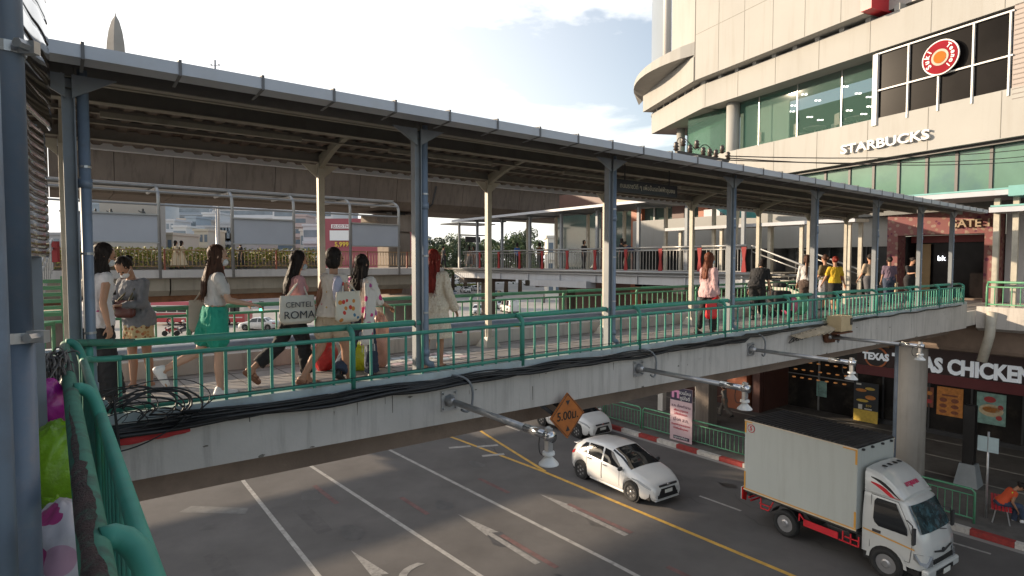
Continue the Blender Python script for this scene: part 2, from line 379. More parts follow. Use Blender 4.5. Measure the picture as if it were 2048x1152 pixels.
pvc = mat('blue_grey_drainpipe', (.17, .215, .28), .4, var=.12, scale=4, dirt=(.12, .11, .1), dirt_amt=.5, dscale=3)
green = mat('green_rail_paint', (.052, .265, .20), .55, var=.16, scale=6, coat=.0, dirt=(.10, .10, .07), dirt_amt=.55, dscale=5)
green_far = mat('far_green_rail_paint', (.085, .27, .15), .5, var=.16, scale=6, dirt=(.12, .12, .07), dirt_amt=.5, dscale=5)
galv = mat('galvanised_steel', (.42, .42, .42), .35, metal=.6, var=.15, scale=8)
black = mat('black_rubber', (.012, .012, .013), .5, var=.2)
dark = mat('dark_metal', (.03, .03, .032), .5, var=.2)
S0, S1 = -1.2, 21.0
fb = thing('footbridge', 'white concrete covered footbridge running over the road', 'footbridge', B(0, 5.4, -2))
m = MB(); m.prism([B(S0, 5.56, -1.62), B(S0, 5.56, -1.47), B(S0, 9.5, -1.47), B(S0, 9.5, -1.62)], bv*(S1+9-S0)); m.build('deck', decktile, fb)
NS = 24
m = MB()                                     # near girder: white edge beam, getting a little deeper away from the camera
rows = []
for i in range(NS+1):
    s = S0+(S1-S0)*i/NS; zb = -1.70-.0115*max(s, 0)
    rows.append([B(s, 5.38, -1.24), B(s, 5.38, zb), B(s, 5.75, zb), B(s, 5.75, -1.50), B(s, 5.56, -1.50), B(s, 5.56, -1.24)])
m.grid(rows, close=True); m.f.append(tuple(range(6))); m.mi.append(0); k = len(m.v)-6; m.f.append(tuple(range(k, k+6))); m.mi.append(0)
m.build('edge_beam', conc_w, fb)
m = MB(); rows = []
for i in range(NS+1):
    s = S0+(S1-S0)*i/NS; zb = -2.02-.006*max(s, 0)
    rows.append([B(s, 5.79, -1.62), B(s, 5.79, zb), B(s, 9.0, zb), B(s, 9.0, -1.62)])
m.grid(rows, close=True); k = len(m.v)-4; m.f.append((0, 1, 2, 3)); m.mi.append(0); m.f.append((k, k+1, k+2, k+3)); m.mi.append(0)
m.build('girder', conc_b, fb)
m = MB(); m.beam(B(S0, 8.72, -1.36), B(S1+9, 8.72, -1.36), .24, .22); m.beam(B(S0, 9.36, -1.5), B(S1+9, 9.36, -1.5), .28, .4); m.build('far_kerb', conc_w, fb)
m = MB(); m.tube([B(S0, 9.0, -1.19), B(20, 9.0, -1.19)], .085, 10); m.tube([B(S0, 9.16, -1.12), B(20, 9.16, -1.12)], .05, 8); m.build('service_pipe', pvc, fb, smooth=True)
m = MB(); m.beam(B(S0, 5.47, -1.205), B(S1, 5.47, -1.205), .17, .07); m.build('kerb_cap', mat('kerb_cap_paint', (.36, .42, .43), .6, var=.2, scale=3, dirt=(.2, .18, .15), dscale=3), fb)
# deck tile joints
m = MB()
for i in range(46): s = S0+i*.6; m.beam(B(s, 5.58, -1.469), B(s, 8.6, -1.469), .012, .004)
for q in range(5): m.beam(B(S0, 5.9+q*.6, -1.4692), B(S1+9, 5.9+q*.6, -1.4692), .012, .004)
m.build('tile_joint', mat('joint_grime', (.10, .09, .085), .9), fb)
rs_ = random.Random(31); m = MB()
for q in range(120):      # drip marks and chips on the painted edge beam
    s = rs_.uniform(-.2, 20); L_ = rs_.uniform(.015, .05) if rs_.random() < .6 else rs_.uniform(.06, .22); w_ = rs_.uniform(.002, .006); z0 = -1.25-rs_.uniform(.0, .10) if rs_.random() < .7 else rs_.uniform(-1.62, -1.35)
    m.add([B(s-w_, 5.3785, z0), B(s+w_, 5.3785, z0), B(s+w_*.4+rs_.uniform(-.004, .004), 5.3785, z0-L_), B(s-w_*.3, 5.3785, z0-L_)], [(0, 1, 2, 3)])
for q in range(46):
    s = rs_.uniform(-.2, 20); z0 = rs_.choice((-1.26, -1.69-.0115*max(s, 0), rs_.uniform(-1.65, -1.3))); r_ = rs_.uniform(.01, .035)
    m.add([B(s+r_*1.6*cos(t)*rs_.uniform(.4, 1), 5.3782, z0+r_*.55*sin(t)*rs_.uniform(.4, 1)) for t in [2*pi*k/9 for k in range(9)]], [tuple(range(9))])
m.build('drip_mark', mat('drip_grime', (.14, .125, .105), .9, var=.5, scale=12), fb)
# abutment column on this side and the column beyond
col = thing('bridge_column', 'round white concrete column carrying the footbridge end in front of the chicken shop', 'column', G(23.9, 7.65, .15))
m = MB(); m.lathe([(.46, 0), (.46, 5.55), (.46, 5.6)], 28); m.build('shaft', mat('column_paint', (.50, .47, .43), .75, var=.1, scale=1.2, dirt=(.25, .2, .16), dirt_amt=.6, streak=1, dscale=1), col, smooth=True, local=True)
m = MB(); m.tube([Vector((-.45, .10, 0)), Vector((-.45, .10, 5.5))], .06, 10); m.tube([Vector((-.33, .36, 0)), Vector((-.33, .36, 5.5))], .05, 10); m.build('drain_pipe', pvc, col, smooth=True, local=True)
# ---------------------------------------------------------------- canopy
cp = thing('bridge_canopy', 'grey steel canopy with curved arches roofing the footbridge', 'canopy', B(0, 5.45, -1.47))
PS = [.13, 3.03, 5.95, 8.87, 11.78, 14.69, 17.45, 19.9]
NN, NF = 5.47, 8.30
def arch_z(n): t = (n-NN)/(NF-NN); return 1.42+.26*4*t*(1-t)*.8+.02*t
for i, s in enumerate(PS):
    m = MB()
    for ds in (-.038, .034): m.beam(B(s+ds, NN+.04, -1.47), B(s+ds, NN+.04, 1.38), .010, .085, up=nv)
    m.beam(B(s-.002, NN+.04, -1.47), B(s-.002, NN+.04, 1.38), .062, .012, up=nv)
    m.prism([B(s-.02, NN-.02, 1.2), B(s-.30, NN-.02, 1.37), B(s-.02, NN-.02, 1.37)], nv*.02); m.prism([B(s+.02, NN-.02, 1.2), B(s+.30, NN-.02, 1.37), B(s+.02, NN-.02, 1.37)], nv*.02)
    m.build('post', steel_g, cp)
    m = MB(); r = .038; NP_ = NN+.03
    m.tube([B(s+.085, NP_, 1.42), B(s+.085, NP_, -1.02), B(s+.09, NP_, -1.07), B(s+.15, NP_-.005, -1.10), B(s+.165, NP_, -1.16), B(s+.165, NP_+.02, -1.30), B(s+.13, NP_+.05, -1.42)], r, 12)
    m.tube([B(s+.085, NP_, .55), B(s+.085, NP_, .62)], r+.008, 12)
    m.tube([B(s+.085, NP_, -1.0), B(s+.085, NP_, -.93)], r+.008, 12)
    m.build('drain_pipe', pvc, cp, smooth=True)
    m = MB()
    for z in (-.55, .05, .7): m.tube([B(s+.085, NP_, z), B(s+.085, NP_, z+.018)], r+.004, 12)
    m.build('pipe_clamp', galv, cp)
    m = MB(); m.beam(B(s, NF, -1.47), B(s, NF, 1.38), .085, .085, up=nv)
    m.add([B(s+a, NF+b, z) for z, w in ((-1.47, .16), (-1.30, .07)) for a, b in ((-w, -w), (w, -w), (w, w), (-w, w))], [(0, 1, 5, 4), (1, 2, 6, 5), (2, 3, 7, 6), (3, 0, 4, 7), (0, 1, 2, 3)])
    m.prism([B(s-.05, NF, 1.18), B(s-.26, NF, 1.36), B(s-.05, NF, 1.36)], nv*.02); m.prism([B(s+.05, NF, 1.18), B(s+.26, NF, 1.36), B(s+.05, NF, 1.36)], nv*.02)
    m.build('post', steel_l, cp)
    m = MB(); rows = []
    for k in range(15):
        t = k/14; n = NN+(NF-NN)*t; z = arch_z(n)-.03-.12*(abs(2*t-1)**2.2)
        rows.append([B(s-.035, n, z), B(s+.035, n, z), B(s+.035, n, arch_z(n)+.03), B(s-.035, n, arch_z(n)+.03)])
    m.grid(rows, close=True); m.build('arch_beam', mat('arch_paint', (.24, .22, .175), .6, var=.15, scale=4), cp)
for n, zt, h, w, nm in ((NN+.04, 1.46, .10, .06, 'eaves_beam'), (5.85, 1.52, .045, .04, 'purlin'), (6.25, 1.56, .045, .04, 'purlin'), (6.65, 1.59, .13, .06, 'ridge_beam'), (7.15, 1.60, .045, .04, 'purlin'), (7.55, 1.59, .045, .04, 'purlin'), (NF, 1.52, .12, .07, 'eaves_beam'), (7.95, 1.56, .045, .04, 'purlin')):
    m = MB(); m.beam(B(-1.6, n, zt-h/2), B(S1-.3, n, zt-h/2), w, h); m.beam(B(-1.6, n+w*.9, zt-.012), B(S1-.3, n+w*.9, zt-.012), w*1.4, .014); m.build(nm, canopyb, cp)
    m = MB(); m.beam(B(-1.6, n, zt-h-.004), B(S1-.3, n, zt-h-.004), w*1.5, .007); m.build('bottom_flange', mat('flange_paint', (.22, .20, .16), .6, var=.2, scale=5, dirt=(.12, .09, .06), dscale=4), cp)
m = MB(); rows = []                          # corrugated sheet, ribs running across the bridge
k = 0; s = -1.7
while s < S1-.2:
    ph = (k % 4); zz = .03 if ph in (1, 2) else 0
    rows.append([B(s, n, 1.415+.26*4*max(0, (n-4.95)/(8.75-4.95))*(1-(n-4.95)/(8.75-4.95))*.75+zz) for n in [4.98+3.8*q/9 for q in range(10)]])
    s += (.035 if ph in (0, 2) else .075); k += 1
m.grid(rows); o = m.build('roof_sheet', roofmetal, cp); md = o.modifiers.new('t', 'SOLIDIFY'); md.thickness = .004
m = MB()                                     # gutter
m.prism([B(-1.7, 4.90, 1.44), B(-1.7, 4.90, 1.352), B(-1.7, 5.06, 1.34), B(-1.7, 5.06, 1.355), B(-1.7, 4.912, 1.366), B(-1.7, 4.912, 1.44)], bv*(S1+1.4)); m.build('gutter', gutter_m, cp)
for i in range(38):
    s = .19+.572*(i-2)
    if s > S1-.4: break
    m = MB(); m.prism([B(s, 4.892, 1.452), B(s, 4.892, 1.344), B(s, 5.2, 1.33), B(s, 5.2, 1.338), B(s, 4.898, 1.35), B(s, 4.898, 1.452)], bv*.02)
    m.beam(B(s+.01, 4.89, 1.452), B(s+.01, 5.0, 1.462), .02, .008); m.build('gutter_bracket', mat('bracket_grey', (.12, .12, .125), .6), cp)
m = MB(); m.beam(B(-1.6, 8.82, 1.40), B(S1, 8.82, 1.40), .10, .07); m.build('gutter', gutter_m, cp)
for a, b in ((.4, 2.3), (3.4, 5.0), (6.4, 8.2), (9.4, 11), (12.3, 14)):   # lamp battens under the roof
    m = MB(); m.beam(B(a, 6.9, 1.40), B(b, 6.9, 1.40), .06, .05); m.build('lamp_batten', mat('flange_paint', (.30, .275, .22), .6), cp)
# ---------------------------------------------------------------- hanging sign
sg = thing('hanging_sign', 'long dark sign with one line of pale lettering under the canopy', 'sign', B(6.6, 6.4, 1.2))
pa, pb = at_n(1240, 372, 6.2), at_n(1358, 368, 6.2)
sa = pa.dot(bv); sb = pb.dot(bv)
m = MB(); m.box((0, 0, 0), (.001, .001, .001)) if 0 else None
zc = 1.26; sa, sb = 6.85, 8.35
m.beam(B(sa, 6.2, zc-.09), B(sb, 6.2, zc-.09), .03, .19); m.build('board', mat('navy_board', (.012, .013, .022), .4), sg)
m = MB(); m.tube([B(sa+.2, 6.2, zc), B(sa+.2, 6.2, 1.56)], .01, 6); m.tube([B(sb-.2, 6.2, zc), B(sb-.2, 6.2, 1.56)], .01, 6); m.build('hanger', dark, sg)
text(sg, 'ถนนราชวิถี ๆ เพื่อขึ้นรถไฟฟ้าชุมชน', .1, B((sa+sb)/2, 6.18, zc-.09), bv, ZV, mat('sign_cream', (.55, .5, .4), .6), depth=.002)
# ---------------------------------------------------------------- railings
def bend_post(m, s, n, zb, zmid, ztop, nin, r):
    m.tube([B(s, n, zb), B(s, n, zmid)]+arc(B(s, n, zmid), B(s, n, ztop-.01), B(s, nin, ztop), 5)[1:], r, 8)
def rail_panel(name, label, cat, group, s0, s1, n, nin, zb, zmid, ztop, mt, rb=.014, rp=.026, rt=.032, nb=10, bottom=True, last=False):
    t = thing(name, label, cat, B(s0, n, zb), 0, group)
    m = MB(); m.tube([B(s0, nin, ztop), B(s1, nin, ztop)], rt, 10, cap=True); m.build('handrail', mt, t, smooth=True)
    m = MB(); m.tube([B(s0, n, zmid), B(s1, n, zmid)], rp*.75, 8); m.build('mid_rail', mt, t, smooth=True)
    if bottom: m = MB(); m.tube([B(s0, n, zb+.03), B(s1, n, zb+.03)], rp*.7, 8); m.build('bottom_rail', mt, t, smooth=True)
    for s in ([s0, s1] if last else [s0]):
        m = MB(); bend_post(m, s, n, zb-.06, zmid+.01, ztop, nin, rp*1.1); m.build('post', mt, t, smooth=True)
    for k in range(nb):
        s = s0+(s1-s0)*(k+1)/(nb+1)
        m = MB(); m.tube([B(s, n, zb), B(s, n, zmid)], rb, 7, cap=False); m.build('baluster', mt, t, smooth=True)
    return t
RS = [.20, 2.26, 4.36, 6.47, 8.58, 10.65, 12.66, 14.60, 16.62, 18.65, 20.7]
lab = ['green tubular railing panel nearest the left corner of the footbridge'] + ['green railing panel, %s from the left corner along the near edge' % w for w in ('second', 'third', 'fourth', 'fifth', 'sixth', 'seventh', 'eighth', 'ninth', 'tenth')]
for i in range(10):
    rail_panel('bridge_railing', lab[i], 'railing', 'near side railing panels of the footbridge', RS[i], RS[i+1], 5.40, 5.52, -1.17, -.74, -.645, green, last=(i == 9))
for i in range(9):
    a = -.9+i*2.4
    rail_panel('bridge_railing', 'green railing panel on the far edge of the footbridge, %s from the left' % ('first', 'second', 'third', 'fourth', 'fifth', 'sixth', 'seventh', 'eighth', 'ninth')[i], 'railing', 'far side railing panels of the footbridge', a, a+2.4, 9.36, 9.25, -1.30, -.76, -.64, green_far, rb=.014, nb=11, last=(i == 8))
# ================================================================ elevated railway viaduct
vd = thing('railway_viaduct', 'long dark concrete elevated railway deck crossing behind the footbridge', 'viaduct', G(20, 49, 0))
VN = 41.5
m = MB(); prof = [(VN+.5, 11.8), (VN-.1, 12.4), (VN-.4, 14.2), (VN-1.2, 14.5), (VN-1.2, 15.9), (VN-.95, 15.9), (VN-.95, 14.7), (VN+7.6, 14.7), (VN+7.6, 15.9), (VN+7.9, 15.9), (VN+7.9, 14.4), (VN+6.6, 14.1), (VN+6.2, 12.4), (VN+5.4, 11.8)]
k = 0; a = -75.0
while a < 66:
    mm = MB(); mm.prism([G(a, n, z) for n, z in prof], bv*2.97); mm.build('deck_segment', conc_via, vd); a += 3
pr = thing('viaduct_pier', 'concrete railway pier with flared crosshead behind the walkway frames', 'pier', G(22, 51.5, 0))
pp = at_n(800, 440, 43); ps = pp.dot(bv)
pr.location = G(ps, 44, 0)
m = MB(); m.prism([G(ps-1.0, 43, 0), G(ps+1.0, 43, 0), G(ps+1.0, 45.2, 0), G(ps-1.0, 45.2, 0)], (0, 0, 10.2)); m.build('column', conc_far, pr, bevel=.15)
m = MB(); m.prism([G(ps-1.1, 42.8, 10.2), G(ps+1.1, 42.8, 10.2), G(ps+2.1, 42.8, 11.0), G(ps+2.1, 42.8, 11.5), G(ps-2.1, 42.8, 11.5), G(ps-2.1, 42.8, 11.0)], nv*3.0); m.build('crosshead', conc_far, pr)
m = MB(); m.prism([G(ps-.6, 43.2, 11.5), G(ps+.6, 43.2, 11.5), G(ps+.6, 44.2, 11.5), G(ps-.6, 44.2, 11.5)], (0, 0, .29)); m.build('bearing', dark, pr)
m = MB(); m.tube([B(ps+2.2, 41.0, 6.0), B(ps+2.0, 41.3, 4.6), B(ps+1.6, 42.9, 3.4)], .07, 6); m.build('drain_pipe', dark, pr)
# ================================================================ ring walkway beyond the road
WN = 35.6
rust = mat('rusty_brown_edge', (.22, .10, .05), .9, var=.35, scale=.6, dirt=(.06, .04, .03), dirt_amt=.8)
gold = mat('tan_rail_paint', (.25, .15, .065), .5, var=.2, scale=3)
orange = mat('orange_red_post', (.26, .07, .035), .5, var=.2, scale=3)
redp = mat('red_rail_post', (.22, .014, .014), .75, var=.15, scale=3)
silver = mat('silver_tube', (.27, .27, .265), .35, metal=.4, var=.1)
wk = thing('ring_walkway', 'curved concrete pedestrian walkway around the roundabout under the viaduct', 'walkway', B(10, WN, -1))
m = MB(); m.prism([B(-3, WN, -.45), B(-3, WN, -.86), B(-3, WN+.35, -.92), B(-3, WN+4.5, -.92), B(-3, WN+4.9, -.45)], bv*24.7); m.prism([B(-48, WN+1.5, -.45), B(-48, WN+1.5, -.9), B(-48, WN+5.0, -.9), B(-48, WN+5.0, -.45)], bv*44.99); m.build('deck', mat('pale_kerb_concrete', (.40, .38, .36), .8, var=.12, scale=.5, dirt=(.2, .18, .15), streak=1, dscale=.4), wk)  # second prism is unseen, added for its shadow on the road
m = MB(); m.prism([B(-48, WN+1.7, -.9), B(-48, WN+2, -1.6), B(-48, WN+3.3, -1.6), B(-48, WN+4, -.9)], bv*44.9); m.build('soffit_beam', conc_far, wk)  # out-of-view stretch, set back to shape the sun patches on the road
sx = -3.0
while sx < 20:
    m = MB(); m.prism([B(sx, WN+.4, -.92), B(sx, WN+.45, -1.55), B(sx, WN+.75, -1.85), B(sx, WN+3.6, -1.85), B(sx, WN+4.2, -.92)], bv*(7.93 if sx < 12 else 6.4)); m.build('soffit_beam', mat('bounce_toned_concrete', (.27, .24, .19), .9, var=.2, scale=.5, dirt=(.13, .11, .085), dirt_amt=.6, streak=1, dscale=.5), wk); sx += 8  # warm bounce of sunlight put into the soffit colour
m = MB(); m.prism([B(-3, WN+1.0, -1.85), B(-3, WN+1.2, -2.2), B(-3, WN+2.6, -2.2), B(-3, WN+2.9, -1.85)], bv*22); m.build('bottom_flange', rust, wk)
pc = at_n(795, 640, WN+2.4); s_ = pc.dot(bv)
for s_c in (s_, s_-19, s_-38):
    m = MB(); m.lathe([(1.9, 0), (1.25, .4), (1.05, 1.6), (1.15, 3.8), (1.6, 4.7), (2.3, H-2.5)], 28, Matrix.Translation(G(s_c, WN+2.4, 0))); m.build('column', conc_far, wk, smooth=True)
for i in range(8):
    a = -1.05+i*2.85
    t = thing('walkway_railing', 'tan metal railing panel on the ring walkway, %s panel from the left' % ('first', 'second', 'third', 'fourth', 'fifth', 'sixth', 'seventh', 'eighth', 'ninth', 'tenth', 'eleventh', 'twelfth', 'thirteenth', 'fourteenth', 'fifteenth')[i], 'railing', B(a, WN+.3, -.45), 0, 'railing panels along the ring walkway')
    m = MB(); m.beam(B(a, WN+.3, .62), B(a+2.8, WN+.3, .62), .06, .06); m.beam(B(a, WN+.3, -.25), B(a+2.8, WN+.3, -.25), .04, .04); m.build('rail', gold, t)
    m = MB(); m.beam(B(a+.05, WN+.3, -.45), B(a+.05, WN+.3, .66), .09, .07, up=nv); m.build('post', orange, t)
    m = MB()
    for k in range(14): m.beam(B(a+.22+k*.19, WN+.3, -.25), B(a+.22+k*.19, WN+.3, .6), .024, .024, up=nv)
    m.build('balusters', gold, t)
# frames with display boards
scr = mat('board_back', (.30, .32, .36), .55, var=.06, scale=.6)
for (x0, x1, y0, y1), w in (((120, 316, 430, 490), 'leftmost large'), ((466, 587, 443, 493), 'middle'), ((703, 797, 452, 495), 'rightmost')):
    a, b = at_n(x0, y0, WN+.1), at_n(x1, y1, WN+.1); sa, sb = a.dot(bv), b.dot(bv); zt, zb = a.z-H, b.z-H
    zt = 2.42; zb = .98
    t = thing('display_board', '%s grey display board seen from behind above the ring walkway railing' % w, 'board', B((sa+sb)/2, WN, -.45), 0, 'display boards above the ring walkway')
    m = MB(); m.beam(B(sa, WN+.1, (zt+zb)/2), B(sb, WN+.1, (zt+zb)/2), .18, zt-zb); m.build('panel', scr, t)
    m = MB()
    for q in (zb, zt): m.beam(B(sa-.05, WN+.05, q), B(sb+.05, WN+.05, q), .3, .07)
    split_build(m, 'frame', silver, t)
FX = [165, 318, 465, 588, 701, 798]
for i, x in enumerate(FX):
    s_ = at_n(x, 450, WN).dot(bv)
    t = thing('hoop_gantry', 'white tubular hoop frame over the ring walkway, %s from the left' % ('first', 'second', 'third', 'fourth', 'fifth', 'sixth')[i], 'frame', B(s_, WN, -.45), 0, 'hoop frames over the ring walkway')
    m = MB(); m.tube([B(s_, WN+.05, -.9), B(s_, WN+.05, 3.2)]+arc(B(s_, WN+.05, 3.3), B(s_, WN+.1, 3.75), B(s_, WN+.8, 3.9), 5)+[B(s_, WN+4.3, 3.95)], .09, 8); m.build('hoop', silver, t, smooth=True)
m = MB()
sA, sB = at_n(165, 450, WN).dot(bv)-3, at_n(798, 450, WN).dot(bv)
cv = thing('walkway_cover', 'slim translucent cover strips carried on the white hoop frames', 'cover', B(sA, WN, 3.9))
for n_, z_ in ((WN+.15, 3.62), (WN+.8, 3.98), (WN+2.0, 4.02), (WN+4.2, 4.0), (WN+.05, 2.95)): m.tube([B(sA, n_, z_), B(sB, n_, z_)], .06, 6)
m.build('longitudinal_tube', silver, cv)
m = MB(); m.beam(B(sA, WN+1.4, 4.08), B(sB, WN+1.4, 4.08), 1.3, .03); m.beam(B(sA, WN+3.2, 4.08), B(sB, WN+3.2, 4.08), 1.6, .03); m.build('sheet', mat('cover_sheet', (.35, .36, .38), .4), cv)
# small sign gantry at the right end of the walkway
s1, s2 = at_n(920, 450, WN).dot(bv), at_n(975, 450, WN).dot(bv)
gt = thing('sign_gantry', 'white portal frame with a small dark hanging sign where the two walkways meet', 'gantry', B(s1, WN, -.45))
m = MB(); m.beam(B(s1, WN+.1, -.45), B(s1, WN+.1, 2.7), .14, .14, up=nv); m.beam(B(s2, WN+.1, -.45), B(s2, WN+.1, 2.7), .14, .14, up=nv); m.beam(B(s1, WN+.1, 1.9), B(s2, WN+.1, 1.9), .1, .1); m.build('portal', silver, gt)
m = MB(); m.beam(B(s1-.3, WN+1, 2.75), B(s2+.6, WN+1, 2.75), 2.4, .08); m.build('roof', silver, gt)
m = MB(); m.beam(B(s1+.45, WN, 1.6), B(s1+1.75, WN, 1.6), .08, .4); m.build('sign_board', dark, gt)
# hedge on the walkway side
def leafmat(name, c1, c2, sc=2.0, rough=.65):
    if name in _M: return _M[name]
    m_ = mat(name, c1, rough, var=.5, scale=sc, dirt=c2, dirt_amt=1, dscale=sc*.6)
    p = m_.node_tree.nodes['Principled BSDF']; p.inputs['Subsurface Weight'].default_value = 0
    return m_
def leaves(pts, size, mtl, name, parent=None, kind=None, seed=1):
    rnd = random.Random(seed); m_ = MB()
    for p in pts:
        x = Vector((rnd.uniform(-1, 1), rnd.uniform(-1, 1), rnd.uniform(-.6, .6))).normalized(); y = x.orthogonal().normalized()
        y = (Matrix.Rotation(rnd.uniform(0, 6.28), 3, x) @ y); k = size*rnd.uniform(.6, 1.3)
        m_.add([p-x*k, p+y*k*.5, p+x*k, p-y*k*.5], [(0, 1, 2, 3)])
    return m_.build(name, mtl, parent)
lf_gold = leafmat('sunlit_hedge_leaf', (.27, .27, .05), (.12, .17, .035))
lf_green = leafmat('hazed_tree_leaf', (.10, .145, .055), (.05, .085, .035), .35)  # green lightened, distance haze put into the leaf colour
lf_dark = leafmat('dark_tree_leaf', (.07, .10, .05), (.035, .055, .03), .35)
rnd = random.Random(3)
hd = thing('hedge', 'yellow green clipped hedge in planters behind the tan railing', 'hedge', B(0, WN+3, -.45))
pts = [B(rnd.uniform(-2, 13.5), WN+2.5+rnd.uniform(-.5, .5), -.45+rnd.uniform(.1, 1.2)*(.92+.15*sin(q*.7))) for q in range(11000)]
leaves(pts, .09, lf_gold, 'foliage', hd)
m = MB(); m.beam(B(-2, WN+2.6, -.2), B(13.5, WN+2.6, -.2), .9, .5); m.build('planter', conc_far, hd)
# ================================================================ far skyline
def tree(name, label, base, h, rad, mtl, seed, group, trunk_h=.35, nleaf=2600, ls=None, squash=1.0):
    rnd = random.Random(seed); t = thing(name, label, 'tree', base, 0, group)
    m_ = MB(); b = Vector(base)
    m_.tube([b, b+Vector((.1, 0, h*trunk_h)), b+Vector((.2*rad*.2, 0, h*.75))], [h*.035, h*.026, h*.008], 8)
    cl = []
    for k in range(9):
        a = rnd.uniform(0, 6.28); rr = rad*rnd.uniform(.25, .75); z = h*(trunk_h+rnd.uniform(.1, .55))
        q = b+Vector((cos(a)*rr, sin(a)*rr, z)); cl.append((q, rad*rnd.uniform(.3, .52)))
        m_.tube([b+Vector((0, 0, h*trunk_h*rnd.uniform(.7, 1.2))), (b+q)/2+Vector((0, 0, h*.2)), q], [h*.014, h*.009, h*.004], 5)
    m_.build('trunk', mat('bark', (.09, .065, .045), .9, var=.3, scale=3), t, smooth=True)
    pts = []
    while len(pts) < nleaf:
        q, r_ = rnd.choice(cl); d = Vector((rnd.gauss(0, 1), rnd.gauss(0, 1), rnd.gauss(0, .75))).normalized()*r_*rnd.uniform(.55, 1.05)**.5
        p = q+d
        if noise.noise(p*1.6/rad) > -.18: pts.append(p)
    leaves(pts, ls or rad*.07, mtl, 'crown', t, seed=seed); return t
for i, (px, py, Y, r_, mt_) in enumerate([(862, 468, 150, 4.5, lf_dark), (880, 478, 140, 4, lf_green), (905, 462, 160, 6, lf_green), (930, 460, 150, 5.5, lf_dark), (955, 455, 160, 5, lf_green), (985, 462, 175, 5.5, lf_green), (1012, 455, 150, 6.5, lf_dark), (1040, 460, 150, 5, lf_green), (1055, 442, 190, 7, lf_dark), (1075, 470, 180, 5, lf_green), (850, 470, 190, 5, lf_green), (1140, 470, 170, 5, lf_dark), (330, 470, 130, 4, lf_green)]):
    top = at_y(px, py, Y); base = Vector((top.x, top.y, 0))
    tree('leafy_tree', ('dark' if mt_ is lf_dark else 'green')+' bushy tree on the far skyline, %s from the left of its row' % ['fourth', 'fifth', 'sixth', 'seventh', 'eighth', 'ninth', 'tenth', 'eleventh', 'twelfth', 'thirteenth', 'third', 'last', 'first'][i], base, top.z, r_, mt_, 50+i, 'trees beyond the roundabout', trunk_h=.3, nleaf=4200, ls=.30)
# distant tree belt under the canopy gap
bt = []
for q in range(9000):
    x = rnd.uniform(-90, 90); hh = 4+5*abs(noise.noise(Vector((x*.06, 0, 3.3))))+1.5*noise.noise(Vector((x*.3, 2, 0)))
    bt.append(Vector((x, 205+rnd.uniform(-4, 4), 0)) + Vector((0, 0, rnd.uniform(0, 1)**.6*(hh+3))))
tag(leaves(bt, .6, lf_dark, 'tree_belt'), 'far off belt of park trees along the horizon', 'trees', kind='stuff')
wglass = mat('far_window_glass', (.13, .17, .21), .15, var=.3, scale=.3)
def far_building(label, px0, px1, pyt, Y, dep, col, floors, cols=0, band=True, z0=0, name='office_building', wcol=None):
    a, b = at_y(px0, pyt, Y), at_y(px1, pyt, Y); hgt = a.z
    mt_ = mat('wall_'+'_'.join('%d' % (c*100) for c in col), col, .8, var=.08, scale=.05)  # skyline haze is carried by these pale wall colours
    t = thing(name, label, 'building', (a.x/2+b.x/2, Y, 0))
    m_ = MB(); m_.box(((a.x+b.x)/2, Y+dep/2, hgt/2), (b.x-a.x, dep, hgt)); m_.build('wall', mt_, t)
    m_ = MB(); m_.box(((a.x+b.x)/2, Y+dep/2, hgt+.25), (b.x-a.x+.5, dep+.5, .5)); m_.build('parapet', mt_, t)
    fh = (hgt-z0)/floors
    for k in range(floors):
        m_ = MB(); z = z0+fh*(k+.55)
        if cols:
            w = (b.x-a.x)/cols
            for c in range(cols): m_.box((a.x+w*(c+.5), Y-.01, z), (w*.62, .1, fh*.45))
        else: m_.box(((a.x+b.x)/2, Y-.01, z), ((b.x-a.x)*.94, .1, fh*.42))
        m_.build('window_row', wcol or wglass, t)
        if band: m_ = MB(); m_.box(((a.x+b.x)/2, Y-.35, z0+fh*k+.1), ((b.x-a.x), .7, fh*.16)); m_.build('ledge', mt_, t)
    return t
far_building('grey blue slab block on the left skyline below the viaduct', 150, 290, 445, 170, 20, (.30, .33, .36), 6, 14)
far_building('tall blue grey tower block behind the white frames', 322, 420, 380, 230, 20, (.27, .31, .36), 11, 0)
far_building('pale low shop block with purple signs left of the terraces', 395, 470, 455, 150, 12, (.42, .42, .43), 4, 8)
far_building('white terraced office block with long window bands', 425, 560, 398, 200, 24, (.55, .56, .58), 9)
far_building('white stepped office block beside the red billboard', 545, 665, 418, 190, 24, (.58, .57, .57), 7)
far_building('pale tower with window grid behind the terraces', 455, 640, 385, 260, 20, (.44, .46, .50), 10, 22, False)
far_building('small cream building beside the obelisk base', 284, 345, 470, 120, 10, (.46, .40, .32), 3, 5)
far_building('low white house seen through the red walkway', 1095, 1180, 476, 120, 10, (.6, .57, .5), 3, 6)
far_building('cream house roofline beyond the red walkway', 1140, 1230, 466, 135, 10, (.5, .45, .36), 4, 7)
far_building('low grey building left behind the stairs', 60, 150, 470, 110, 12, (.28, .28, .29), 4, 6)
for i, (x0, x1, y0, Y, c, fl, co) in enumerate([(560, 600, 405, 240, (.36, .33, .33), 8, 5), (640, 700, 425, 230, (.33, .34, .38), 7, 6), (470, 515, 460, 140, (.38, .36, .35), 3, 5), (355, 398, 440, 165, (.40, .36, .33), 5, 5), (600, 636, 462, 150, (.46, .44, .42), 3, 4), (800, 850, 474, 170, (.40, .38, .36), 3, 6)]):
    far_building(['brown slab tower poking up behind the white terraces', 'grey tower behind the red billboard building', 'small grey block in front of the terraces', 'tan apartment block right of the blue tower', 'small pale block left of the red billboard', 'low tan block behind the viaduct pier'][i], x0, x1, y0, Y, 12, c, fl, co)
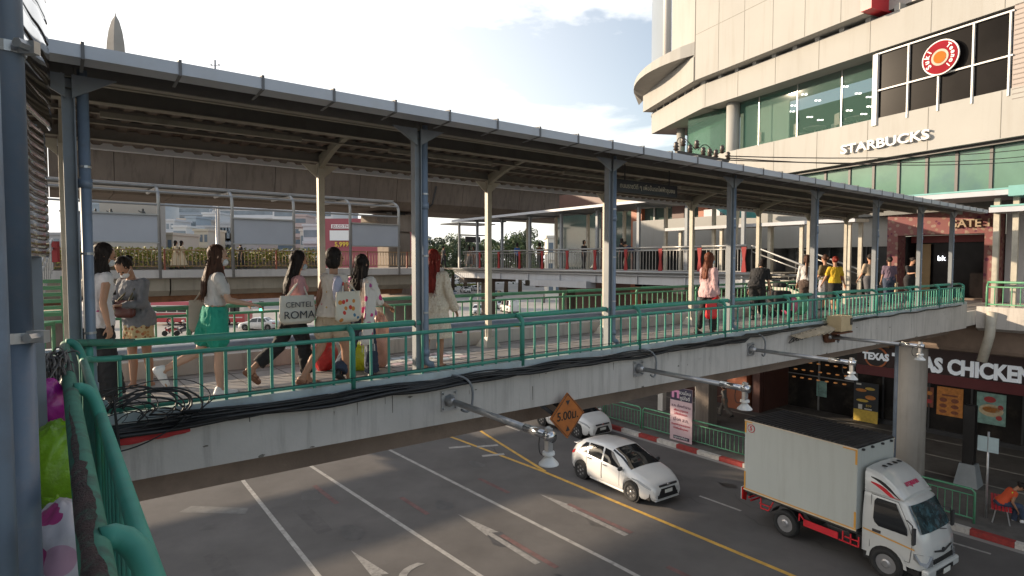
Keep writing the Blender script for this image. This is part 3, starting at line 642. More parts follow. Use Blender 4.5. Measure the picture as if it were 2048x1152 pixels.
rb_ = random.Random(77); cols_ = [('white', (.52, .54, .56)), ('pale grey', (.40, .42, .45)), ('cream', (.50, .46, .38)), ('blue grey', (.28, .33, .38)), ('dusty pink', (.42, .34, .33))]
for i, (x0, x1, y0, Y_, c_i) in enumerate([(322, 348, 442, 150, 1), (346, 372, 455, 140, 0), (372, 392, 436, 160, 3), (388, 416, 462, 135, 2), (405, 440, 428, 175, 0), (436, 462, 448, 150, 1), (590, 612, 432, 165, 4), (606, 640, 452, 145, 0), (318, 330, 410, 190, 3), (160, 205, 400, 200, 3)]):
    far_building('%s block with window rows, %s of the small skyline blocks from the left' % (cols_[c_i][0], ['third', 'fourth', 'fifth', 'sixth', 'seventh', 'eighth', 'ninth', 'last', 'second', 'first'][i]), x0, x1, y0, Y_, 8, cols_[c_i][1], rb_.randint(4, 7), rb_.choice((0, 3, 4)), rb_.random() < .6)
# red billboard building
Y = 125; a, b = at_y(636, 437, Y), at_y(832, 500, Y)
rb = thing('billboard_building', 'red clad building carrying a big price billboard', 'building', (a.x/2+b.x/2, Y, 0))
rw = mat('hazed_crimson_cladding', (.30, .07, .085), .6, var=.1, scale=.1); wsig = mat('sign_white', (.75, .74, .72), .5, var=.03)  # crimson dulled to put distance haze into the cladding colour
m = MB(); m.box(((a.x+b.x)/2, Y+6, a.z/2), (b.x-a.x, 12, a.z)); m.build('wall', rw, rb)
m = MB(); c0 = at_y(660, 461, Y); c1 = at_y(698, 481, Y); m.box(((c0.x+c1.x)/2, Y-.15, (c0.z+c1.z)/2), (c1.x-c0.x, .2, c0.z-c1.z)); m.build('white_panel', wsig, rb)
m = MB(); c0 = at_y(663, 449, Y); c1 = at_y(700, 457, Y); m.box(((c0.x+c1.x)/2, Y-.15, (c0.z+c1.z)/2), (c1.x-c0.x, .2, c0.z-c1.z)); m.build('name_panel', wsig, rb)
text(rb, 'JD.CO.TH', .8, ((c0.x+c1.x)/2, Y-.28, (c0.z+c1.z)/2), (1, 0, 0), ZV, rw, depth=.02, bold=.01)
text(rb, '5,999', 1.35, at_y(684, 489, Y)+Vector((0, -.3, 0)), (1, 0, 0), ZV, mat('price_yellow', (.7, .5, .05), .5), depth=.02, bold=.03)
m = MB()
for k in range(5): c0 = at_y(712+k*20, 452, Y); m.box((c0.x, Y-.1, c0.z), (1.2, .2, 1.2))
m.build('window_row', wglass, rb)
# monument: obelisk with statues round its base
mon = thing('obelisk_monument', 'tall grey pointed obelisk with bronze statues around its base', 'monument', (at_y(233, 400, 118).x, 118, 0))
mst = mat('monument_stone', (.30, .28, .25), .85, var=.12, scale=.2)
tp = at_y(231, 26, 118); cxm = tp.x
m = MB(); prof = [(2.3, 0), (1.9, tp.z-14), (1.75, tp.z-9), (1.6, tp.z-6), (1.25, tp.z-3.6), (.7, tp.z-1.6), (.15, tp.z-.6), (.05, tp.z)]
m.lathe(prof, 5, Matrix.Translation((cxm, 118, 0))); m.build('shaft', mst, mon)
a, b = at_y(205, 396, 112), at_y(320, 440, 112)
m = MB(); m.box(((a.x+b.x)/2-1, 114, a.z/2), (b.x-a.x, 3, a.z)); m.box(((a.x+b.x)/2-1, 114, 4), (b.x-a.x+1, 4, 8)); m.build('plinth', mst, mon)
bronze = mat('dark_bronze', (.05, .05, .045), .6)
for px_ in (191, 222, 286):
    q = at_y(px_, 425, 111); m = MB(); z = q.z
    m.capsule((q.x-.15, 111, z-1.6), (q.x-.12, 111, z-.7), .16, .22, 8); m.capsule((q.x+.25, 111, z-1.6), (q.x+.05, 111, z-.7), .16, .22, 8); m.capsule((q.x, 111, z-.7), (q.x, 111, z), .3, .36, 8)
    m.ell((q.x, 111, z+.5), (.2, .2, .26)); m.capsule((q.x-.3, 111, z), (q.x-.8, 111, z+.3), .12, .1, 8); m.capsule((q.x+.3, 111, z), (q.x+.6, 111, z-.6), .12, .1, 8); m.box((q.x, 111, z-2.2), (1.6, 1, 1.0)); m.build('statue', bronze, mon)
# mast poking above the canopy and tall street lamps beyond
def post_lamp(label, px, pyt, Y, double=True):
    q = at_y(px, pyt, Y); t = thing('street_lamp', label, 'street lamp', (q.x, Y, 0), 0, 'street lamps')
    m_ = MB(); m_.tube([Vector((q.x, Y, 0)), Vector((q.x, Y, q.z))], [.14, .09], 8); m_.build('pole', galv, t, smooth=True)
    m_ = MB()
    for sg_ in (-1, 1): m_.tube([Vector((q.x, Y, q.z-.6)), Vector((q.x+sg_*.3, Y, q.z-.5))], .03, 6); m_.box((q.x+sg_*.38, Y, q.z-.48), (.16, .12, .16))
    m_.build('lamp_head', galv, t)
post_lamp('thin mast with two arms poking above the canopy roof', 430, 120, 60)
post_lamp('grey street lamp standing beyond the display boards', 432, 415, 70)
post_lamp('short pale street lamp in front of the park trees', 956, 478, 75)
# ================================================================ roundabout islands and kerbs
bw1 = mat('kerb_black', (.03, .03, .03), .8)
def isl(label, pa, pb, w, hedge=0, seed=0):
    a = at_z(pa[0], pa[1], 0); b = at_z(pb[0], pb[1], 0); d = (b-a); L = d.length; d.normalize(); q = Vector((-d.y, d.x, 0))
    t = thing('traffic_island', label, 'traffic island', (a+b)/2)
    m_ = MB(); k = 0; x = 0
    while x < L: m_.prism([a+d*x-q*w/2, a+d*min(x+1.2, L)-q*w/2, a+d*min(x+1.2, L)+q*w/2, a+d*x+q*w/2], (0, 0, .28), m=k % 2); x += 1.2; k += 1
    m_.build('kerb', [bw1, wsig], t)
    if hedge:
        r2 = random.Random(seed)
        leaves([a+d*r2.uniform(.5, L-.5)+q*r2.uniform(-w*.35, w*.35)+ZV*r2.uniform(.3, hedge) for _ in range(2500)], .16, lf_gold, 'hedge', t)
    return t
isl('striped kerb island with clipped hedge under the red walkway', (1050, 570), (1128, 571), 3, 1.3, 1)
isl('long black and white kerb with hedge right of the bus', (860, 575), (985, 572), 2.0, .9, 2)
isl('striped kerb and hedge behind the red bus', (190, 590), (640, 588), 2.5, 1.0, 3)
isl('striped kerb island in front of the parked white cars', (1130, 575), (1215, 577), 2.0, .8, 4)
# traffic light
q = at_z(524, 672, 0)
tl = thing('traffic_light', 'small traffic light showing green behind the pink shirted woman', 'traffic light', q)
m = MB(); m.tube([q, q+ZV*3.0], .07, 8); m.build('pole', dark, tl)
m = MB(); m.box(q+ZV*3.1, (.4, .35, 1.1)); m.build('housing', dark, tl, bevel=.03)
gl = mat('green_signal', (.05, .9, .45), .4, emit=5); rl = mat('unlit_lens', (.06, .01, .01), .3)
for k, mm_ in ((0, gl), (1, rl), (2, rl)): m = MB(); m.lathe([(.14, 0), (.14, .05)], 12, Matrix.Translation(q+Vector((0, -.18, 2.75+.34*k))) @ Matrix.Rotation(pi/2, 4, 'X')); m.build('signal_lens', mm_, tl)
# ================================================================ walkway with red posts beside the mall
RW = 21.8
rwk = thing('side_walkway', 'raised steel walkway with white girder joining the ring walkway', 'walkway', B(RW, 20, -1))
steel_w = mat('white_steel_girder', (.36, .37, .39), .55, var=.08, scale=.8, dirt=(.25, .22, .2), dirt_amt=.5, streak=1, dscale=.7)
m = MB(); m.prism([B(RW, 12.6, -.47), B(RW, 12.6, -.56), B(RW+4.4, 12.6, -.56), B(RW+4.4, 12.6, -.47)], nv*27); m.build('deck', conc_far, rwk)
m = MB(); m.beam(B(RW+.12, 12.6, -.82), B(RW+.12, 34.5, -.82), .1, .52); m.beam(B(RW+4.2, 12.6, -.85), B(RW+4.2, 34.5, -.85), .1, .55)
for k in range(8): m.beam(B(RW+.03, 13+k*2.7, -.6), B(RW+.03, 13+k*2.7, -1.05), .07, .07, up=bv)
m.beam(B(RW+.12, 21.5, -1.2), B(RW+.12, 26, -1.2), .7, .35); m.build('girder', steel_w, rwk)
m = MB(); m.tube([B(RW-.05, 12.6, -.5), B(RW-.05, 34.5, -.5)], .075, 8); m.tube([B(RW-.02, 12.6, -.66), B(RW-.02, 34.5, -.66)], .04, 8); m.build('edge_pipe', silver, rwk, smooth=True)
for n_ in (16, 25.5, 33.5): m = MB(); m.beam(B(RW+2.2, n_, -H), B(RW+2.2, n_, -.9), .7, .7, up=nv); m.beam(B(RW, n_, -1.25), B(RW+4.4, n_, -1.25), .6, .35); m.build('column', conc_far, rwk)
for i in range(10):
    n0 = 12.8+i*2.05
    t = thing('walkway_railing', 'silver topped railing panel with red post, %s from the right end of the side walkway' % ('first', 'second', 'third', 'fourth', 'fifth', 'sixth', 'seventh', 'eighth', 'ninth', 'tenth')[i], 'railing', B(RW, n0, -.47), 0, 'red post railing panels of the side walkway')
    m = MB(); m.tube([B(RW, n0, .64), B(RW, n0+2.05, .64)], .045, 8); m.tube([B(RW, n0, .5), B(RW, n0+2.05, .5)], .025, 8); m.build('top_rail', silver, t, smooth=True)
    m = MB(); m.prism([B(RW-.03, n0, -.45), B(RW-.03, n0+.22, -.45), B(RW-.03, n0+.16, .1), B(RW-.03, n0+.22, .58), B(RW-.03, n0, .58), B(RW-.03, n0+.06, .1)], bv*.06); m.build('post', redp, t)
    m = MB()
    for k in range(9): m.beam(B(RW, n0+.38+k*.18, -.42), B(RW, n0+.38+k*.18, .48), .02, .02, up=bv)
    m.beam(B(RW, n0+.2, -.40), B(RW, n0+2.05, -.40), .03, .03); m.build('balusters', silver, t)
rr = thing('side_walkway_canopy', 'thin flat canopy with a sunlit white edge over the side walkway', 'canopy', B(RW, 20, 2.7))
m = MB(); m.prism([B(RW-.5, 13.0, 2.80), B(RW-.5, 13.0, 2.66), B(RW+2.6, 13.0, 2.74), B(RW+2.6, 13.0, 2.86)], nv*20.7); m.build('roof_sheet', steel_g, rr)
m = MB(); m.beam(B(RW-.56, 12.9, 2.75), B(RW-.56, 33.8, 2.70), .1, .13); m.build('gutter', gutter_m, rr)
for k in range(8):
    n0 = 13.1+k*2.7
    for ds, mt_ in ((.25, steel_g), (2.3, steel_l)): m = MB(); m.beam(B(RW+ds, n0, -.47), B(RW+ds, n0, 2.7), .14, .14, up=nv); m.build('post', mt_, rr)
    m = MB(); m.beam(B(RW, n0, 2.64), B(RW+2.6, n0, 2.70), .09, .10); m.build('rafter', steel_g, rr)
# ================================================================ brown entrance pavilion behind it
pv = thing('brown_pavilion', 'brown and orange framed glass entrance building behind the side walkway', 'building', B(28, 22, -H))
brn = mat('brown_panel', (.30, .095, .045), .5, var=.12, scale=.6); brd = mat('dark_brown_panel', (.085, .035, .028), .5, var=.15)
gls = mat('shop_glass_green', (.055, .085, .075), .08, var=.3, scale=.4, spec=.8)
m = MB(); m.prism([B(28.4, 15.6, -H+.15), B(28.4, 31, -H+.15), B(38, 31, -H+.15), B(38, 15.6, -H+.15)], (0, 0, 12.3)); m.build('core_wall', brd, pv)
for n0, n1, mt_, d in ((15.6, 16.0, brd, .3), (16.2, 17.3, brn, .5), (18.6, 19.2, brn, .5), (20.2, 21.0, brd, .4), (23.2, 24.0, brn, .4), (26, 26.5, brd, .4)):
    m = MB(); m.prism([B(28.3-d, n0, -H+.15), B(28.3, n0, -H+.15), B(28.3, n1, -H+.15), B(28.3-d, n1, -H+.15)], (0, 0, 11.6)); m.build('pilaster', mt_, pv)
m = MB(); m.prism([B(28.2, 17.4, -1), B(28.3, 17.4, -1), B(28.3, 31, -1), B(28.2, 31, -1)], (0, 0, 4.2)); m.build('glazing', gls, pv)
m = MB()
for n0 in (18.0, 19.8, 21.6, 22.4, 24.8, 25.6): m.beam(B(28.1, n0, -1), B(28.1, n0, 3.2), .08, .08, up=nv)
m.build('mullion', silver, pv)
m = MB(); m.prism([B(26.5, 15, 3.3), B(26.5, 24.5, 3.3), B(37, 28, 3.3), B(37, 15, 3.3)], (0, 0, 1.0)); m.build('fascia', mat('cream_fascia', (.50, .42, .33), .7, var=.1, scale=.5), pv)
# ================================================================ mall level two wall, gate portal, walkway
cream = mat('cream_cladding', (.325, .322, .305), .75, var=.07, scale=.25, spec=.2, dirt=(.25, .235, .205), dirt_amt=.5, streak=1, dscale=.35)
creamj = mat('cladding_joint', (.20, .19, .165), .8)
ml = thing('mall_building', 'cream clad shopping mall towering on the right with stepped upper floors', 'building', B(30, 12, -H))
MS = 27.0
m = MB(); m.prism([B(MS, 9.6, .62), B(MS, 9.6, 2.35), B(MS+.6, 9.6, 2.35), B(MS+.6, 9.6, .62)], nv*13.5); m.build('level_two_wall', cream, ml)
m = MB(); m.prism([B(MS+.25, 9.6, -1.47), B(MS+.25, 9.6, .62), B(MS+.35, 9.6, .62), B(MS+.35, 9.6, -1.47)], nv*13.5); m.build('window', mat('dark_strip_glass', (.016, .017, .018), .12, var=.4, scale=.5, spec=.2), ml)
m = MB()
for k in range(9): m.beam(B(MS+.2, 10.5+k*1.5, -1.47), B(MS+.2, 10.5+k*1.5, .62), .06, .06, up=bv)
split_build(m, 'window_mullion', dark, ml)
m = MB(); m.prism([B(MS+4, 23, -H+.15), B(MS+4, -12, -H+.15), B(MS+22, -12, -H+.15), B(MS+22, 23, -H+.15)], (0, 0, 5.4)); m.build('ground_floor_core', mat('dark_interior', (.035, .028, .025), .8, var=.3), ml)
# portal
ptm = blob_mat('patterned_portal', (.19, .075, .072), [(.22, .14, .105), (.10, .018, .045), (.20, .065, .07), (.25, .17, .14)], 6.5, .42, .85)
PN0, PN1 = 5.9, 9.45; PS_ = 26.4
gp = thing('gate_portal', 'pink patterned portal around the mall doors with pale lettering', 'portal', B(PS_, 7.6, -1.47))
m = MB(); m.prism([B(PS_, PN0, 1.02), B(PS_, PN0, 2.25), B(PS_+.8, PN0, 2.25), B(PS_+.8, PN0, 1.02)], nv*(PN1-PN0)); m.build('lintel', ptm, gp)
for n0, n1 in ((PN1-.38, PN1-.002), (PN0+.002, PN0+.42)): m = MB(); m.prism([B(PS_+.003, n0, -1.47), B(PS_+.8, n0, -1.47), B(PS_+.8, n1, -1.47), B(PS_+.003, n1, -1.47)], (0, 0, 2.487)); m.build('jamb', ptm, gp)
text(gp, 'GATE 1', .40, B(PS_-.06, 6.75, 1.38), -nv, ZV, mat('gate_letter', (.33, .25, .17), .7), depth=.05, bold=.008)
text(gp, 'bk', .28, B(PS_+1.4, 8.0, .12), -nv, ZV, mat('lit_white', (.9, .92, 1), .5, emit=2.0), depth=.02, label='small lit white letters inside the dark doorway')
m = MB(); m.prism([B(PS_+1.5, PN0, -1.47), B(PS_+1.5, PN1, -1.47), B(PS_+1.6, PN1, -1.47), B(PS_+1.6, PN0, -1.47)], (0, 0, 2.5)); m.build('door_glass', mat('dark_door_glass', (.012, .010, .010), .2, spec=.1, var=.4), gp)
m = MB(); m.prism([B(PS_+1.2, 6.3, .75), B(PS_+1.2, 9.0, .75), B(PS_+1.3, 9.0, .75), B(PS_+1.3, 6.3, .75)], (0, 0, .28)); m.build('door_header', mat('door_red', (.16, .02, .02), .5), gp)
m = MB(); m.prism([B(PS_+1.3, 8.35, -1.4), B(PS_+1.3, 8.85, -1.4), B(PS_+1.35, 8.85, -1.4), B(PS_+1.35, 8.35, -1.4)], (0, 0, 2.1)); m.build('warm_side_panel', mat('warm_wood_panel', (.30, .20, .09), .5), gp)  # flat warm brown panel set behind the doorway
# right of the portal: white curved wall with yellow line
m = MB(); m.prism([B(MS, -12, -1.47), B(MS, 5.85, -1.47), B(MS+.6, 5.85, -1.47), B(MS+.6, -12, -1.47)], (0, 0, 4.3)); m.build('level_two_wall', mat('grey_white_wall', (.46, .47, .50), .6, var=.06), ml)
m = MB(); m.beam(B(MS-.02, -12, .3), B(MS-.02, 5.2, .3), .03, .25); m.build('yellow_line', mat('yellow_sticker', (.5, .42, .06), .5), ml)
m = MB(); m.beam(B(MS-.02, -12, -.45), B(MS-.02, 5.2, -.45), .04, 1.0); m.build('window', mat('poster_glass', (.05, .09, .11), .15, var=.8, scale=2), ml)
# walkway slab along the mall
mw = thing('mall_walkway', 'white edged concrete walkway along the mall at footbridge level', 'walkway', B(22, 0, -1.6))
m = MB(); m.prism([B(22.0, -14, -1.35), B(22.0, -14, -2.0), B(22.25, -14, -2.1), B(MS+.5, -14, -2.1), B(MS+.5, -14, -1.475), B(22.2, -14, -1.475), B(22.2, -14, -1.35)], nv*19.4); m.build('slab', conc_w, mw)
m = MB(); m.prism([B(21.0, 5.4, -1.9), B(21.0, 14.5, -1.9), B(MS+.5, 14.5, -1.9), B(MS+.5, 5.4, -1.9)], (0, 0, .42)); m.build('landing', conc_w, mw)
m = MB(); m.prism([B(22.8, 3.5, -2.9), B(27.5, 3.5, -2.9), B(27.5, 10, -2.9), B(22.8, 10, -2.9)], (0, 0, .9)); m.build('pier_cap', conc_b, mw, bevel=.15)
m = MB(); m.tube([B(21.9, 5.0, -1.5), B(21.95, 5.05, -2.2), B(21.9, 5.2, -3.0)], .13, 12); m.build('drain_pipe', steel_l, mw, smooth=True)
for i in range(7):
    t = rail_panel('walkway_railing', 'green railing panel on the mall walkway, %s from the bridge corner' % ('first', 'second', 'third', 'fourth', 'fifth', 'sixth', 'seventh')[i], 'railing', 'railing panels of the mall walkway', 0, 1.0, 0, 0.1, 0, .4, .5, green_far, nb=0) if 0 else None
    n0 = 5.2-i*2.1; t = thing('walkway_railing', 'green railing panel on the mall walkway, %s from the bridge corner' % ('first', 'second', 'third', 'fourth', 'fifth', 'sixth', 'seventh')[i], 'railing', B(22.1, n0, -1.35), 0, 'railing panels of the mall walkway')
    m = MB(); m.tube([B(22.2, n0, -.62), B(22.2, n0-2.1, -.62)], .035, 8); m.build('handrail', green_far, t, smooth=True)
    m = MB(); m.tube([B(22.1, n0, -.76), B(22.1, n0-2.1, -.76)], .022, 8); m.tube([B(22.1, n0, -1.28), B(22.1, n0-2.1, -1.28)], .022, 8); m.build('mid_rail', green_far, t, smooth=True)
    m = MB(); m.tube([B(22.1, n0-.02, -1.4), B(22.1, n0-.02, -.76), B(22.2, n0-.02, -.62)], .032, 8); m.build('post', green_far, t, smooth=True)
    for k in range(9): m = MB(); m.tube([B(22.1, n0-.2-k*.2, -1.3), B(22.1, n0-.2-k*.2, -.76)], .015, 6, cap=False); m.build('baluster', green_far, t, smooth=True)
# canopy along the mall walkway
teal = mat('teal_flashing', (.16, .36, .34), .5, var=.1)
mc = thing('mall_canopy', 'stepped white and teal canopy edge in front of the mall entrance', 'canopy', B(22.5, 3, 2))
for n0, n1, z in ((-14, 5.2, 1.45), (4.75, 8.2, 1.95)):
    m = MB(); m.prism([B(22.2, n0, z), B(22.2, n0, z+.16), B(26.2, n0, z+.30), B(26.2, n0, z+.14)], nv*(n1-n0)); m.build('roof_sheet', steel_g, mc)
    m = MB(); m.beam(B(22.12, n0, z+.08), B(22.12, n1, z+.08), .14, .15); m.build('gutter', gutter_m, mc)
    m = MB(); m.beam(B(22.3, n0, z+.20), B(22.3, n1, z+.20), .2, .05); m.build('flashing', teal, mc)
m = MB(); m.prism([B(21.95, 4.74, 1.9), B(21.95, 4.1, 1.9), B(23.0, 4.1, 1.9), B(23.0, 4.74, 1.9)], (0, 0, .30)); m.build('gutter_box', teal, mc)
for n0 in (5.1, 4.65, 0.8, -2.4): m = MB(); m.beam(B(22.5, n0, -1.47), B(22.5, n0, 1.9), .14, .14, up=nv); m.build('post', steel_l, mc)
m = MB(); m.beam(B(25.9, 4.2, -1.47), B(25.9, 4.2, 1.9), .14, .14, up=nv); m.beam(B(25.9, 0.8, -1.47), B(25.9, .8, 1.9), .14, .14, up=nv); m.build('post', steel_l, mc)
# second small canopy between bridge end and side walkway, with stairs
sc = thing('link_canopy', 'low white edged canopy on slim posts beyond the far end of the bridge', 'canopy', B(24, 13, 1.3))
m = MB(); m.prism([B(23.6, 9.6, 1.48), B(23.6, 9.6, 1.6), B(25.0, 9.6, 1.64), B(25.0, 9.6, 1.52)], nv*8.4); m.build('roof_sheet', steel_l, sc)
m = MB(); m.beam(B(23.55, 9.5, 1.54), B(23.55, 18.1, 1.54), .12, .14); m.build('gutter', gutter_m, sc)
for n0 in (9.8, 11.6, 13.4, 15.2, 17.4):
    for s_ in (23.8, 24.8): m = MB(); m.beam(B(s_, n0, -1.47), B(s_, n0, 1.5), .13, .13, up=nv); m.build('post', steel_l, sc)
lr = thing('link_railing', 'silver railing with red end frame in front of the dark mall windows', 'railing', B(24, 13, -1.2))
m = MB(); m.tube([B(23.4, 9.8, -.55), B(23.4, 15.8, -.55)], .04, 8); m.tube([B(23.4, 9.8, -.75), B(23.4, 15.8, -.75)], .03, 8)
for k in range(30): m.beam(B(23.4, 9.9+k*.2, -1.45), B(23.4, 9.9+k*.2, -.56), .025, .025, up=bv)
m.build('bars', silver, lr)
m = MB(); m.tube([B(23.35, 9.9, -1.4), B(23.35, 9.9, -.5), B(23.35, 11.0, -.5), B(23.35, 11.0, -1.4)], .045, 8); m.build('end_frame', redp, lr)
st = thing('stair_flight', 'steel stair flight with silver handrails between the two walkway levels', 'stairs', B(23, 15, -1))
m = MB()
for k in range(7): z = -1.47+.143*(k+1); m.prism([B(RW+.3, 9.9+k*.33, z), B(RW+3.8, 9.9+k*.33, z), B(RW+3.8, 9.9+k*.33+.34, z), B(RW+.3, 9.9+k*.33+.34, z)], (0, 0, .03))
m.prism([B(RW+.3, 9.9, -1.5), B(RW+.3, 12.6, -.5), B(RW+.3, 12.6, -.8), B(RW+.3, 10.2, -1.7)], bv*.06); m.build('treads', steel_l, st)
for s_ in (RW+.2, RW+3.9):
    m = MB(); m.tube([B(s_, 9.7, -1.4), B(s_, 9.7, -.5), B(s_, 12.7, .62), B(s_, 12.7, -.4)], .04, 8); m.tube([B(s_, 9.7, -.7), B(s_, 12.7, .4)], .025, 8); m.build('handrail', silver, st, smooth=True)
# leaning brace and teal awning
lb = thing('leaning_brace', 'slanting pale steel column between the stair and the canopy posts', 'column', B(22, 13, -1))
pA, pB = at_s(1458, 565, 23.0), at_s(1472, 412, 23.0)
m = MB(); m.beam(pA, pB, .26, .26); m.build('shaft', steel_l, lb)
aw = thing('teal_awning', 'teal sloping awning glimpsed under the canopy beyond the stair', 'awning', at_s(1470, 420, 25))
P4 = [at_s(x, y, s_) for x, y, s_ in ((1425, 404, 25.2), (1420, 410, 25.2), (1460, 436, 24.2), (1518, 436, 24.2), (1512, 402, 25.2))]
m = MB(); m.prism(P4, ZV*.03+bv*.05); m.build('sheet', mat('teal_sheet', (.05, .33, .34), .5), aw)
ww = thing('white_service_wall', 'white wall block with cables behind the stair', 'wall', B(27.6, 15, -1))
m = MB(); a_, b_ = at_s(1408, 400, 27.3), at_s(1440, 400, 27.3); m.prism([B(27.3, SN(a_)[1], -1.47), B(27.3, SN(b_)[1], -1.47), B(27.6, SN(b_)[1], -1.47), B(27.6, SN(a_)[1], -1.47)], (0, 0, 4.2)); m.build('wall', mat('grey_white_wall', (.46, .47, .50), .6, var=.06), ww)
# ================================================================ upper facade (turned 13 degrees from the road line)
aF = math.atan((474-CX)/FPX*cos(PITCH)); uF = Vector((sin(aF), cos(aF), 0)); nF = Vector((-uF.y, uF.x, 0))   # nF looks out to the left
P0F = at_s(1900, 500, 25.4); P0F.z = H
def F(px, py, back=0.0): return at_pl(px, py, P0F-nF*back, nF)
aG = math.atan((800-CX)/FPX*cos(PITCH)); uG = Vector((sin(aG), cos(aG), 0)); nG = Vector((-uG.y, uG.x, 0))
PC = F(1405, 195)
def Gp(px, py, back=0.0): return at_pl(px, py, PC-nG*back, nG)
def tF(p): return (p-P0F).dot(uF)
def Fz(t, z, back=0.0): return P0F+uF*t-nF*back+ZV*z           # z from eye level
def Gz(g, z, back=0.0): q = PC+uG*g-nG*back; q.z = H+z; return q
def zF(px, py): return F(px, py).z-H
tC = tF(PC); tR = -14.0
zb0, zb1 = zF(1600, 342), zF(1600, 271); zb2, zb3 = zF(1600, 152), zF(1600, 95)
zs0 = zF(1600, 88); zg0 = zF(1950, 388)
zu = zF(1600, 72)
gl_end = (Gp(1303, 250)-PC).dot(uG)
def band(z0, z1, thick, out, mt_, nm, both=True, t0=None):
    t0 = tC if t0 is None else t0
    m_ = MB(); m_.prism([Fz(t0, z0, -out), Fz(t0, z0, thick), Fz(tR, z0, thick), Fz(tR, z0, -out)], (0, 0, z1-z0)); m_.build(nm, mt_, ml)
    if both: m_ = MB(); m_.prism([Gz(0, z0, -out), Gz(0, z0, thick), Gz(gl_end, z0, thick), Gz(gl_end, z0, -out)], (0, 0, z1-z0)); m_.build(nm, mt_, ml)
band(zb0, zb1, 3.2, 0, cream, 'fascia_band', False)
band(zb2, zb3, 3.2, .0, cream, 'fascia_band')
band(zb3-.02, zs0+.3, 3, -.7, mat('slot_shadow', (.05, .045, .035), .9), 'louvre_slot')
m = MB()
for k in range(26):
    t = tC-k*1.15
    if t > tR: m.prism([Fz(t, zb3, -.02), Fz(t, zb3, .8), Fz(t-.22, zb3, .8), Fz(t-.22, zb3, -.02)], (0, 0, zs0-zb3+.1))
for k in range(7):
    g = gl_end*k/7; m.prism([Gz(g, zb3, -.02), Gz(g, zb3, .8), Gz(g+.2, zb3, .8), Gz(g+.2, zb3, -.02)], (0, 0, zs0-zb3+.1))
split_build(m, 'slot_fin', cream, ml)
tU = tF(F(1745, 40))
m = MB(); m.prism([Fz(tC, zs0, -.55), Fz(tC, zs0, 3), Fz(tU, zs0, 3), Fz(tU, zs0, -.55)], (0, 0, 16)); m.build('upper_wall', cream, ml)
m = MB(); m.prism([Gz(0, zs0, -.55), Gz(0, zs0, 3), Gz(gl_end*1.02, zs0, 3), Gz(gl_end*1.02, zs0, -.55)], (0, 0, 1.3)); m.build('upper_wall', cream, ml)
m = MB(); m.prism([Gz(0, zs0+1.3, -.5), Gz(0, zs0+1.3, 3), Gz(gl_end*.42, zs0+1.3, 3), Gz(gl_end*.42, zs0+1.3, -.5)], (0, 0, 14)); m.build('upper_wall', cream, ml)
m = MB(); m.prism([Fz(tU-.003, zs0+.02, -.75), Fz(tU-.003, zs0+.02, .5), Fz(tU-.45, zs0+.02, .5), Fz(tU-.45, zs0+.02, -.75)], (0, 0, 12)); m.build('red_fin', mat('signal_red', (.45, .02, .03), .4, var=.05), ml)
tS2 = tU-.45
m = MB(); m.prism([Fz(tS2, zs0+.1, .3), Fz(tS2, zs0+.1, 3), Fz(tR, zs0+.1, 3), Fz(tR, zs0+.1, .3)], (0, 0, 12)); m.build('grey_screen', mat('grey_mesh_panel', (.36, .34, .31), .6, var=.05, scale=.5), ml)
# cladding joints on the bands
m = MB()
for k in range(14):
    t = tC-.2-k*2.3
    if t < tR: break
    for z0, z1, o in ((zb0, zb1, 0), (zb2, zb3, 0)): m.beam(Fz(t, z0+.02, -.004-o), Fz(t, z1-.02, -.004-o), .018, .010, up=nF)
for k in range(12):
    t = tC-k*1.7
    if t > tU: m.beam(Fz(t, zs0+.02, -.555), Fz(t, zs0+11, -.555), .014, .008, up=nF)
for zz in (2.4, 4.8, 7.2): m.beam(Fz(tC, zs0+zz, -.555), Fz(tU, zs0+zz, -.555), .008, .014)
split_build(m, 'panel_joint', creamj, ml)
# recessed windows
gt_ = glassmat('green_tinted_glass', (.03, .09, .07), .02, .38); gt2 = glassmat('pale_green_glass', (.12, .27, .20), .1, .6)
blk = mat('black_shop_glass', (.008, .007, .007), .2, var=.5, scale=.6, spec=.04)
tW0, tW1 = tF(F(1470, 250)), tF(F(1757, 180))
def zrow(back): return
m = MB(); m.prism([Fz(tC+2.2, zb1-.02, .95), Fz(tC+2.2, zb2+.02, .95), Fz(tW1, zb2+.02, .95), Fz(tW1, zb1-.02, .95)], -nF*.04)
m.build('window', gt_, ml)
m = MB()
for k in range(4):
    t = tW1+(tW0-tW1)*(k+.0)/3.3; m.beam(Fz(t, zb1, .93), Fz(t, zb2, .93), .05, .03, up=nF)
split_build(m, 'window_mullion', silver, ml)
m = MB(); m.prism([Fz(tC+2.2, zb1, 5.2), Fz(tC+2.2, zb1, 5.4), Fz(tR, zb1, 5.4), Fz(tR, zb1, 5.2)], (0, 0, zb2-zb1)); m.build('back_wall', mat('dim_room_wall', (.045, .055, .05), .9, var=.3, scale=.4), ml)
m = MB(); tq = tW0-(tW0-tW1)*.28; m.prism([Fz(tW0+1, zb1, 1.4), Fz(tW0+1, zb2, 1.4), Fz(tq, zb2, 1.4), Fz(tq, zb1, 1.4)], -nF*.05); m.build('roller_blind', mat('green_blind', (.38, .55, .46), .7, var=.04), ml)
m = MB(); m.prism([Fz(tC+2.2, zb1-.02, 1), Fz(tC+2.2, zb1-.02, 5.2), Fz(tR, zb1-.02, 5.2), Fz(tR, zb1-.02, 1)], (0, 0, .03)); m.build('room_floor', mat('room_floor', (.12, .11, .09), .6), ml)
m = MB()
rl2 = random.Random(5)
